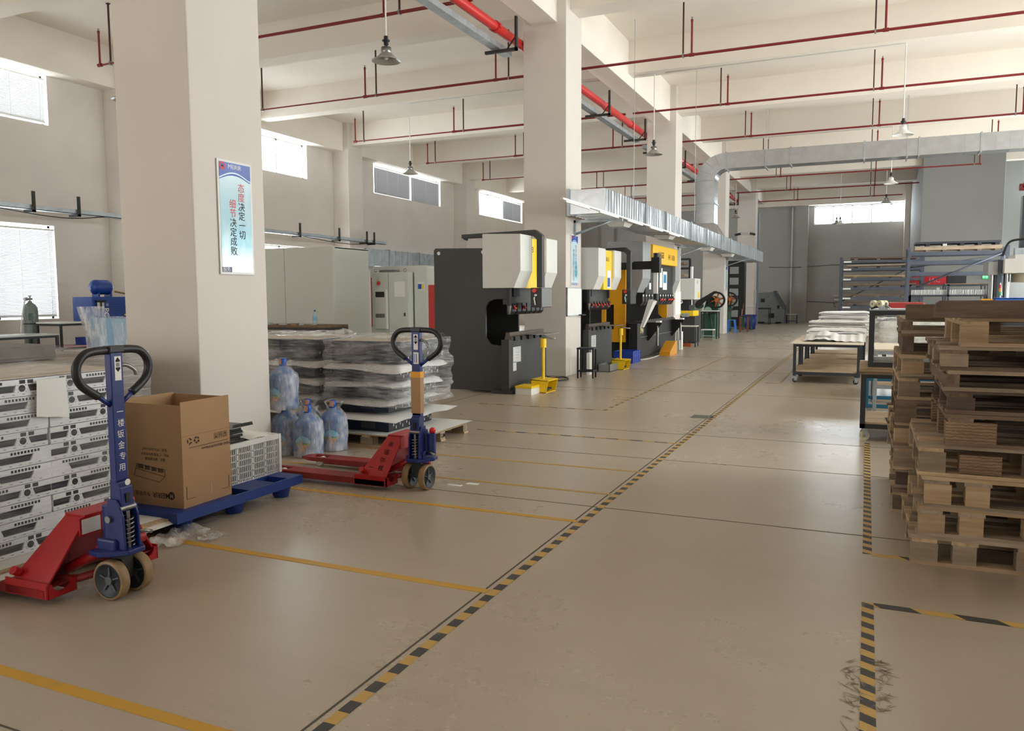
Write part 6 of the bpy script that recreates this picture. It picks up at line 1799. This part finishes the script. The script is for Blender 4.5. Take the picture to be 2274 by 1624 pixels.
for x, y, h, st, wm, lab in P:
    L, W = 1.15, 1.0
    t = thing('wooden_pallet', lab, 'pallet', (x+L/2, y+W/2, z), rnd(-.006, .01), 'stacked wooden pallets right of the aisle')
    if st == 'ply':
        hb = h-.06
        for yy in (-W/2+.05, 0, W/2-.05): piece('board', (L, .10, .02), wm[0], (0, yy, .01), t)
        for xx, ln in ((-L/2+.12, .24), (L/2-.12, .24)):
            for yy in (-W/2+.055, 0, W/2-.055): piece('laminated_block', (ln, .11, hb), wm[1], (xx, yy, .02+hb/2), t)
        for xx in (-L/2+.07, L/2-.07): piece('board', (W, .12, .02), wm[0], (xx, 0, .03+hb), t, (0, 0, PI/2))
        for i in range(7): piece('board', (L, .10, .02), wm[0], (rnd(-.01, .01), -W/2+.05+(W-.1)*i/6, h-.01), t)
    else: pallet(t, 0, 0, z, L, W, h, st, wm)
    if lab.split()[0] in ('bottom', 'second', 'third'):   # these carry a second row of blocks close to the corner
        for yy in (-W/2+.055, 0, W/2-.055): piece('block', (.115, .105, h-.06), wm[1] if lab[0] != 'b' else M_wood2, (-L/2+.265, yy, .02+(h-.06)/2), t, (0, 0, rnd(-.03, .03)))
        piece('board', (W, .13, .02), wm[0], (-L/2+.265, 0, h-.03), t, (0, 0, PI/2))
    if lab.startswith('fourth'): piece('laminated_block', (.20, .10, .10), M_ply, (-.27, -W/2+.06, .075), t)
    z += h
topz = z
bm = lambda *a: MB().box(*a)
t = one(MB().prism([(.335, topz+.0), (.36, topz-.0), (.50, topz+.0), (1.6, topz+.0), (1.6, topz+.095), (.36, topz+.092), (.342, topz+.08)], 'y', 4.83, 4.90), 'timber_beam', M_wood4, 'dark brown timber beam lying across the top of the front pallet stack', 'timber', bev=.004)
for i in range(5): piece
t = thing('wood_slat_board', 'short dark slatted board under the dark timber beam on the front stack', 'board', (.95, 5.15, topz))
for i in range(6): piece('slat', (.055, .45, .02), M_wood4, (-.3+.09*i, 0, .01), t)
# rear stack
Q = [(.205, 5.98, .16, 'block', (M_wood1, M_wood3)), (.215, 6.05, .15, 'block', (M_wood2, M_wood4)), (.190, 5.95, .165, 'block', (M_wood1, M_wood2)), (.185, 5.95, .16, 'block', (M_wood3, M_wood1)),
     (.200, 5.92, .155, 'block', (M_wood3, M_wood3)), (.205, 5.96, .165, 'block', (M_wood1, M_wood2)), (.215, 5.90, .14, 'block', (M_wood2, M_wood1)), (.235, 6.02, .14, 'stringer', (M_wood3, M_wood4)), (.225, 6.05, .10, 'stringer', (M_wood2, M_wood3))]
z = 0
RL = ['bottom', 'second', 'third', 'fourth', 'fifth', 'sixth', 'seventh', 'eighth', 'topmost']
for i, (x, y, h, st, wm) in enumerate(Q):
    L, W = 1.1, 1.1
    t = thing('wooden_pallet', '%s pallet of the rear stack, %s' % (RL[i], ['pale and dark', 'dark grey', 'tan', 'brown with tan blocks', 'weathered brown', 'tan with a broad top board', 'pale brown', 'dark stringers', 'thin grey'][i]), 'pallet', (x+L/2, y+W/2, z), rnd(-.015, .02), 'stacked wooden pallets right of the aisle')
    pallet(t, 0, 0, z, L, W, h, st, wm); z += h
one(MB().box(.243, 1.75, 5.99, 6.07, z+.0, z+.10), 'timber_beam', M_wood3, 'lighter weathered timber beam on top of the rear pallet stack', 'timber', bev=.006)
# pallets leaning and lying between the two stacks at the left foot
M3 = [('long pale pallet on the floor standing out to the left between the two stacks, lowest', .232, 5.87, .145), ('worn mossy pallet resting on the lowest one at the left foot of the stacks', .25, 5.88, .14)]

# ---------------- wheeled black rack in front of the tables ----------------
t = thing('wheeled_rack', 'tall dark steel rack on cream casters right of the aisle, with plywood shelves', 'rack', (.6, 9.3, 0))
B = lambda *a: MB().box(*a)
M_df = mat('rack_charcoal', (44, 46, 50), .5, var=.1)
x0, x1, y0, y1 = -.03, 1.25, 8.83, 9.75; s = .05
for x in (x0, x1-s):
    for y in (y0, y1-s): B(x, x+s, y, y+s, .13, .69).build('leg', M_df, t, world=True)
for z in (.13,):
    for y in (y0, y1-s): B(x0, x1, y, y+s, z, z+.045).build('rail', M_df, t, world=True)
    for x in (x0, x1-s): B(x, x+s, y0+s, y1-s, z, z+.045).build('rail', M_df, t, world=True)
for y in (y0, y1-s): B(x0+s, x1-s, y, y+s, .65, .69).build('rail', M_df, t, world=True)
lp = B(x0+.03, x1-.03, y0+.03, y1-.03, .175, .195).build('shelf_board', M_plyb, t, world=True)
one(MB().box(.22, .42, 9.0, 9.25, .195, .1965), 'steel_plate', M_blkm, 'dark flat metal plate lying on the bottom shelf of the tall rack', 'plate')
for i, (m_, zz) in enumerate(((M_wood3, .69), (M_wood1, .715), (M_plyb, .74))):
    B(x0-.02+.0*i, x1, y0-.02+.03*i, y1+.05, zz, zz+.022).build('shelf_board', m_, t, world=True)
for x, y in ((x0+.06, y0+.06), (x1-.1, y0+.06), (x0+.06, y1-.1), (x1-.1, y1-.1)):
    caster(t, (x, y, 0), .048, mat('caster_cream', (226, 222, 186), .45, var=.03))
# upper frame standing on it
t = thing('metal_stand', 'upturned dark steel frame standing on the shelves of the tall rack', 'frame', (.6, 9.3, .765))
a0, b0, c0, d0 = .03, 1.2, 8.86, 9.7
for x in (a0, b0-s):
    for y in (c0, d0-s): B(x, x+s, y, y+s, .765, 1.34).build('post', M_df if y == c0 else M_galvd, t, world=True)
for z in (.765, 1.29):
    for y in (c0, d0-s): B(a0+s, b0-s, y, y+s, z, z+.05).build('rail', M_df if y == c0 else M_galvd, t, world=True)
    for x in (a0, b0-s): B(x, x+s, c0+s, d0-s, z, z+.05).build('rail', M_df, t, world=True)
B(a0-.0, b0, c0+.02, d0, 1.34, 1.352).build('top_plate', M_galvd, t, world=True)
# loose casters lying on top
t = thing('caster_set', 'pair of cream caster wheels lying on their backs on top of the dark frame', 'caster', (.13, 8.98, 1.352))
M_cr = mat('caster_cream', (226, 222, 186), .45)
for i, (dx, dy) in enumerate(((-.065, 0), (.0, -.04), (.035, .02))):
    w = MB(); w.cyl((dx-.014, dy-.012, .055), (dx+.014, dy+.012, .055), .036, n=20); w = w.build('caster_wheel', M_cr, t)
    MB().cyl((dx-.016, dy-.014, .055), (dx+.016, dy+.014, .055), .011, n=10).build('bearing', M_steel, w)
MB().prism([(-.02, 0), (.05, 0), (.035, .045), (.0, .045)], 'y', -.06, -.055).build('fork', M_galvd, t); MB().box(-.01, .07, -.03, .05, 0, .008).build('plate', M_galvd, t)
MB().box(.05, .062, -.02, .03, 0, .07).build('bracket', M_steel, t)
MB().tube([(-.09, .0, .005), (-.04, -.02, .02), (.02, -.05, .03)], .008, 6).build('brake_lever', M_blk, t); MB().tube([(.03, -.03, .05), (.09, -.05, .01)], .008, 6).build('brake_lever', M_steel, t)

# ---------------- blue trolley seen through the rack ----------------
M_tb = mat('trolley_blue', (38, 108, 140), .45, var=.1)
t = thing('blue_trolley', 'low blue steel trolley seen through the legs of the tall rack', 'trolley', (.6, 10.9, 0))
x0, x1, y0, y1 = .03, 1.3, 10.5, 11.4
for z in (.13, .46):
    for y in (y0, y1): B(x0, x1, y-.02, y+.02, z, z+.045).build('rail', M_tb, t, world=True)
    for x in (x0, x1): B(x-.02, x+.02, y0, y1, z, z+.045).build('rail', M_tb, t, world=True)
for x in (x0, x1):
    for y in (y0, y1): B(x-.022, x+.022, y-.022, y+.022, .13, .52).build('post', M_tb, t, world=True)
for x, y in ((x0+.04, y0+.04), (x1-.05, y0+.04), (x0+.04, y1-.04), (x1-.05, y1-.04)): caster(t, (x, y, 0), .045, M_cr)
t = thing('bench_vise_stand', 'small grey stand with a yellow-topped white box seen under the rack shelf', 'stand', (.25, 12.2, 0))
for x in (.12, .42): B(x-.03, x+.03, 12.1, 12.16, 0, .50).build('leg', M_dsteel, t, world=True)
B(.09, .45, 12.05, 12.3, .46, .50).build('top', M_dsteel, t, world=True); B(.10, .44, 12.02, 12.3, .50, .58).build('white_box', M_wht, t, world=True); B(.10, .44, 12.02, 12.3, .58, .63).build('yellow_lid', M_yel, t, world=True)

# ---------------- wheeled tables with white covered stacks ----------------
def wtable(x0, x1, y0, y1, label, h=.685):
    return table(x0, x1, y0, y1, h, M_dsteel, M_wood1 if False else M_plyt, label, th=.018, leg=.05, shelf=(.19, M_plyb), name='wheeled_table', over=.05, group='wheeled steel tables right of the aisle', cast=.042)
M_plyt = wood('table_top_pale_ply', (236, 226, 208), (214, 200, 178), .3, rand=.03)
wtable(-1.13, -.07, 14.35, 15.6, 'front wheeled steel table with a pale plywood top and a wooden lower shelf')
wtable(-1.12, -.05, 15.85, 17.1, 'second wheeled table, right behind the front one')
wtable(-1.10, .0, 17.35, 18.6, 'third wheeled table from the front, under crumpled white sheets')
wtable(-1.08, .0, 18.85, 20.1, 'rearmost wheeled table, carrying the highest white wrapped pile')
def covered(x0, x1, y0, y1, z0, z1, seed, label, waves=0, amp=.02, m=None):
    """a pile of white foam sheets: layered sheets with ragged edges"""
    t = thing('foam_sheet_pile', label, 'pile', ((x0+x1)/2, (y0+y1)/2, z0))
    n = max(3, int((z1-z0)/.035))
    for k in range(n):
        z = z0+(z1-z0)*k/n; dz = (z1-z0)/n*.8
        mb = MB(); ex = rnd(-.03, .05)
        def f(i, j, e=ex, z=z, dz=dz, k=k):
            x = x0-e+(x1-x0+2*e)*i; y = y0-e+(y1-y0+2*e)*j
            w = amp*mn.noise(Vector((x*3, y*3, seed+k*.7)))+waves*.006*math.sin(38*x)*(k == n-1)
            ed = max(0, abs(2*i-1)-.8)/.2
            return (x+.015*mn.noise(Vector((y*8, k, seed))), y, z+dz+w*.5-.02*ed*ed*(k % 2))
        mb.grid(f, 24 if not waves else 60, 10)
        mb.grid(lambda i, j: (f(i, 0)[0], f(i, 0)[1], f(i, 0)[2]-dz*(1-j)), 24, 1)
        mb.grid(lambda i, j: (f(0, i)[0], f(0, i)[1], f(0, i)[2]-dz*(1-j)), 12, 1)
        mb.grid(lambda i, j: (f(1, i)[0], f(1, i)[1], f(1, i)[2]-dz*(1-j)), 12, 1)
        mb.build('sheet', m or M_foam, t, world=True)
    return t
covered(-1.02, .0, 16.0, 17.1, .705, .86, 2, 'low white foam pile with a rippled top sheet on the second wheeled table', 1, .03)
covered(-1.05, .02, 17.5, 18.6, .705, .96, 7, 'flat white foam pile on the third wheeled table', 0, .02)
covered(-.95, .05, 18.9, 20.0, .705, 1.13, 11, 'tall pile of white wrapped sheets on the rearmost wheeled table', 0, .03, mat('foam_wrapped', (226, 224, 220), .3, var=.05, bump=.5, bscale=12))
for i, (x, y, w, l, h, m_) in enumerate(((-.82, 14.95, .26, .3, .10, M_mgrey2), (-.98, 15.1, .22, .4, .04, M_mgrey), (-.5, 15.1, .34, .3, .05, M_dsteel), (-.62, 15.35, .2, .3, .07, M_galvd))):
    one(MB().box(x, x+w, y, y+l, .685, .685+h), 'metal_part', m_, ['light grey metal box on the front wheeled table', 'flat pale part at the left of the front wheeled table', 'dark flat part in the middle of the front wheeled table', 'small galvanised part at the back of the front wheeled table'][i], 'part', bev=.004)
mb = MB()
def rip(i, j):
    x = -1.0+1.0*i; y = 14.75+.85*j
    return (x, y, .70+.006*math.sin(46*x)+.10*min(1, j*1.2)*(.35+.65*i)+.10*max(0, 1-abs(i-.3)*3)*(.4+.6*j)-.0*i)
mb.grid(rip, 80, 10)
one(mb, 'corrugated_foam', M_foam, 'rippled white sheet draped over the parts on the front wheeled table', 'sheet')
# bundle in clear film behind the frame
t = thing('wrapped_bundle', 'bundle of pale parts in crinkled clear film seen through the dark frame', 'bundle', (.65, 12.9, .75))
MB().box(.18, 1.2, 12.6, 13.3, .78, 1.10).build('contents', mat('bundle_pale', (200, 198, 190), .5, var=.2, scale=9), t, world=True, bev=.05)
wrapshell(.15, 1.23, 12.55, 13.35, .765, 1.14, .035, 1.2, seed=21).build('film', MATS['film_crumpled'], t, world=True)
table(.05, 1.4, 12.5, 13.6, .76, M_galvd, M_plyt, 'galvanised table carrying the film-wrapped bundle, behind the tall rack', th=.02, leg=.05, shelf=(.2, M_plyb))
table(.1, 1.4, 10.3, 11.6, .86, M_galvd, M_plyt, 'pale-topped galvanised table right behind the tall rack', th=.02, leg=.04)
one(MB().box(.37, .95, 16.0, 16.6, 1.15, 1.36), 'red_box', mat('box_red', (160, 44, 44), .4, var=.05), 'glossy red box behind the loose casters, left of the pallets', 'box', bev=.03)
table(.3, 1.5, 15.8, 16.9, 1.15, M_dsteel, M_mgrey, 'table under the glossy red box', th=.03)

# ---------------- tall storage racks at the back right ----------------
def plank(x0, x1, y, z, m_, label, dz=.05, grp='boards on the blue-grey racks', tilt=0):
    mb = MB(); mb.add([(x0, y, z), (x1, y, z+tilt), (x1, y+.9, z+tilt), (x0, y+.9, z), (x0, y, z+dz), (x1, y, z+dz+tilt), (x1, y+.9, z+dz+tilt), (x0, y+.9, z+dz)],
        [(0, 3, 2, 1), (4, 5, 6, 7), (0, 1, 5, 4), (1, 2, 6, 5), (2, 3, 7, 6), (3, 0, 4, 7)])
    return one(mb, 'board_pile', m_, label, 'boards', grp)
def rack(x0, x1, y0, y1, zs, ztop, label, bh=.10, labels=True):
    t = thing('storage_rack', label, 'rack', ((x0+x1)/2, (y0+y1)/2, 0), 0, 'blue-grey storage racks at the back')
    for x in (x0, x1-.09):
        for y in (y0, y1-.08): B(x, x+.09, y, y+.08, 0, ztop).build('upright', M_rack, t, world=True)
    for z in zs:
        for y in (y0, y1-.06):
            b = B(x0+.09, x1-.09, y, y+.06, z, z+bh).build('beam', M_rack, t, world=True)
            if y == y0 and labels: B(x0+.14, x0+.42, y-.006, y, z+.02, z+bh-.02).build('shelf_label', M_white, b, world=True)
        for x in (x0, x1-.09): B(x, x+.09, y0+.08, y1-.08, z, z+.05).build('side_beam', M_rack, t, world=True)
        for x in (x0+.02, x1-.12): B(x, x+.1, y0-.012, y0, z-.06, z+bh+.03).build('beam_connector', M_rack, t, world=True)
    MB().tube([(x0+.1, y1-.02, zs[0]+.3), (x1-.1, y1-.02, zs[-1])], .02, 6).build('brace', M_rack, t, world=True)
    return t
R1 = (.96, 1.31, 1.69, 2.05, 2.44, 2.74)
rack(-1.02, 1.95, 34.0, 35.2, R1, 2.98, 'left and farther blue-grey storage rack with six labelled shelves')
for i, z in enumerate(R1):
    m_ = (M_wood4, M_wood4, M_wood3, M_wood1, M_wood2, M_wood4)[i]
    plank(-.85+.1*(i % 3), 1.7, 34.1, z+.10+.07, m_, 'boards on the %s shelf of the left storage rack' % ('lowest', 'second', 'third', 'fourth', 'fifth', 'top')[i], .06, tilt=.03*(-1)**i)
    for x, pos in ((-.5, 'left'), (.3, 'middle'), (1.2, 'right')):
        one(MB().box(x, x+.12, 34.15, 35.0, z+.10, z+.17), 'spacer_block', M_wood2 if i % 2 else M_dsteel, pos+' spacer block under the boards of the left storage rack, %s shelf' % ('lowest', 'second', 'third', 'fourth', 'fifth', 'top')[i], 'block', 'spacers on the left storage rack')
rack(1.20, 4.15, 30.0, 31.2, (2.13, 2.50, 2.80), 3.08, 'right and nearer blue-grey storage rack with timber on its top', .12, False)
MB().tube([(1.5, 29.98, 1.75), (4.0, 29.98, 2.85)], .03, 6).build('brace', M_rack, bpy.data.objects['storage_rack.001'], world=True)
plank(1.42, 3.95, 30.05, 2.98, M_wood2, 'pale timber boards on the top of the right storage rack', .12, None)
plank(1.42, 3.9, 30.05, 3.18, M_dsteel, 'dark metal sheets above the timber on the right storage rack', .07, None)
for i in range(5): one(MB().box(1.75+.5*i, 1.87+.5*i, 30.1, 31.0, 2.92, 2.98), 'spacer_block', M_wood2, '%s spacer block from the left under the timber on the right rack' % ('first', 'second', 'third', 'fourth', 'fifth')[i], 'block', 'spacers on the right storage rack')
for i in range(5): one(MB().box(1.75+.5*i, 1.87+.5*i, 30.1, 31.0, 3.10, 3.18), 'spacer_block', M_white if i == 1 else M_dsteel, '%s spacer from the left above the timber on the right rack' % ('first', 'second', 'third', 'fourth', 'fifth')[i], 'block', 'upper spacers on the right storage rack')
# stand with upright white plates
t = thing('plate_stand', 'low dark stand holding a row of upright white plates behind the pallets', 'stand', (2.1, 25.2, 0))
for x in (1.08, 2.02, 2.98): B(x, x+.05, 25.0, 25.05, .9, 1.78 if x > 2 or x < 1.1 else 1.95).build('post', M_dsteel, t, world=True)
for z, in ((1.74,), (1.455,)): B(1.08, 3.03, 25.0, 25.05, z, z+.035).build('rail', M_dsteel, t, world=True)
B(1.08, 3.03, 25.0, 25.5, 1.44, 1.46).build('base', M_dsteel, t, world=True)
for x in (1.08, 2.98): 
    for y in (25.0, 25.45): B(x, x+.05, y, y+.05, 0, 1.44).build('leg', M_dsteel, t, world=True)
M_pl = mat('plate_pale', (222, 224, 222), .4, var=0, rand=.12)
pl = None
for i in range(56):
    x = 1.15+.033*i+(.06 if i > 26 else 0)
    if x > 2.96: break
    lab = 'thin white plate standing upright in the row of the low dark stand'
    h = .17+(.06 if i in (19, 20) else 0)
    if pl is None:
        pl = one(MB().box(-.010, .010, 0, .22, 0, .17), 'upright_plate', M_pl, lab, 'plate', 'upright white plates in the stand', at=(0, 0, 0)); pl.location = (x, 25.1, 1.46); pl.rotation_euler = (0, R(2), 0)
    else:
        c = pl.copy(); C.objects.link(c); c.location = (x, 25.1, 1.46); c.rotation_euler = (0, R(rnd(-2, 8) if i > 26 else rnd(1, 4)), 0); c.scale = (1, 1, h/.17)
t = thing('banner', 'red banner with white capital letters hanging behind the right storage rack', 'banner', (2.35, 35.9, 1.95))
MB().box(1.5, 3.05, 35.93, 35.95, 1.85, 2.30).build('cloth', mat('banner_red', (190, 40, 52), .7, var=.05), t, world=True)
text('JAC', .26, mat('banner_text', (226, 130, 140), .7, var=0), (2.45, 35.925, 2.06), (1, 0, 0), (0, 0, 1), t, world=True, bold=.004)
t = thing('exit_sign', 'small green lit exit sign on the partition behind the right storage rack', 'sign', (4.3, 35.95, 2.1))
MB().box(4.10, 4.48, 35.93, 36.0, 2.09, 2.24).build('housing', mat('exit_green', (20, 150, 70), .4, var=0, emit=.5), t, world=True)
text('安全出口', .10, mat('exit_letters', (150, 255, 190), .4, var=0, emit=1.5), (4.29, 35.925, 2.165), (1, 0, 0), (0, 0, 1), t, world=True)
one(MB().box(2.7, 3.3, 33.4, 34, 1.9, 2.3), 'dark_box', M_blk, 'black box standing between the two storage racks', 'box')
table(2.6, 3.9, 33.2, 34.2, 1.9, M_dsteel, M_wood3, 'high shelf table behind the right storage rack', th=.05)

# ---------------- drilling machine and trays at the right edge ----------------
t = thing('drill_machine', 'cream-headed machine with a dark column at the right edge', 'machine', (2.5, 17.3, 0))
B(2.28, 3.3, 17.0, 17.9, 1.88, 2.145).build('head', M_mgrey, t, world=True, bev=.01)
B(2.05, 2.2, 17.2, 17.9, 1.86, 2.1).build('side_head', M_mgrey2, t, world=True)
B(2.45, 3.3, 17.05, 17.85, 2.145, 2.22).build('head_cap', M_mgrey, t, world=True)
B(2.2, 2.27, 17.2, 17.9, .5, 2.14).build('column', M_rack, t, world=True)
for x in (2.12, 2.36): MB().cyl((x, 17.3, 1.2), (x, 17.3, 1.9), .05, n=14).build('ram', M_steel, t, world=True)
MB().cyl((2.9, 17.4, 1.72), (2.9, 17.4, 1.88), .45, n=28).build('drum', mat('drum_cream', (206, 198, 176), .5), t, world=True)
B(2.56, 2.64, 17.3, 17.5, 2.22, 3.3).build('cable_chain', M_dsteel, t, world=True)
B(2.45, 2.75, 17.1, 17.3, 2.22, 2.34).build('gauge_box', M_galvd, t, world=True)
B(2.0, 3.3, 17.0, 18.0, 0, 1.2).build('base', M_dsteel, t, world=True)
MB().tube(smooth_path([(2.25, 17.1, 2.2), (2.35, 17.05, 2.45), (2.6, 17.0, 2.5)]), .02, 6).build('hose', M_blk, t, world=True)
t = thing('signal_tower', 'small red, orange and green signal tower beside the cream-headed machine', 'light', (2.05, 15.62, 1.42))
for i, c_ in enumerate(((40, 150, 90), (230, 150, 60), (210, 60, 50))): MB().cyl((0, 0, .06+.06*i), (0, 0, .12+.06*i), .030-.005*i, .026-.005*i, n=14).build('lens', mat('tower_%d' % i, c_, .3, var=0), t)
MB().cyl((0, 0, -.24), (0, 0, .06), .012, n=8).build('stem', M_steel, t)
MB().lathe([(.014, .24), (.001, .28)], (0, 0, 0), 12).build('tip', M_white, t)
for i in range(2):
    c_ = crate(2.08+.27*i, 15.4, .25, .3, .055, mat('tray_blue', (70, 124, 220), .45, var=0), '%s light blue tray on the dark block at the right edge' % ('left' if i == 0 else 'right')); c_.location.z = 1.385
for i in range(2): one(MB().box(1.93+.41*i, 2.33+.41*i, 15.1, 15.7, 1.18, 1.383), 'dark_block', mat('block_graphite', (76, 80, 90), .5, var=.05), '%s dark grey block under the light blue trays' % ('left' if i == 0 else 'right'), 'block', bev=.006)
one(MB().box(2.75, 3.1, 15.1, 15.7, 1.18, 1.36), 'white_box', M_wht, 'white box beside the dark blocks at the right edge', 'box')
table(1.9, 3.3, 15.0, 15.8, 1.18, M_dsteel, M_mblk, 'high dark bench under the light blue trays', th=.04)
one(MB().box(1.85, 2.05, 16.2, 16.4, 1.2, 1.42), 'orange_box', M_yel2, 'small orange box at the left of the dark blocks', 'box')
one(MB().box(1.8, 2.1, 16.1, 16.5, 0, 1.2), 'support_post_block', M_dsteel, 'dark pedestal under the small orange box', 'pedestal')
# fire pipes at the right wall
t = thing('wall_fire_pipe', 'dark red fire pipe with a valve running down the wall at the right edge', 'pipe', (5.2, 33, 3))
mb = MB()
mb.tube([(7.0, 29.0, 5.9), (4.95, 33.6, 5.3)], .075, 10)
mb.build('sloping_pipe', M_red, t, world=True)
MB().tube([(4.95, 33.6, 5.3), (5.75, 33.6, 5.25), (5.75, 33.6, 2.0)], .05, 10).build('drop_pipe', M_red, t, world=True)
MB().cyl((4.85, 33.6, 5.3), (5.1, 33.6, 5.3), .13, n=16).build('valve', M_red, t, world=True)
MB().tube([(5.0, 33.6, 5.35), (5.2, 33.6, 6.0)], .06, 8).build('branch', M_red, t, world=True)
one(MB().box(5.3, 6.8, 33.7, 33.9, 3.7, 3.95), 'wall_bracket_box', M_dsteel, 'dark cable bracket on the wall at the right edge above the machine head', 'bracket')
one(MB().box(6.0, 6.12, 33.2, 33.5, 0, 5.0), 'cable_riser', M_dsteel, 'dark vertical cable riser at the right edge', 'riser')
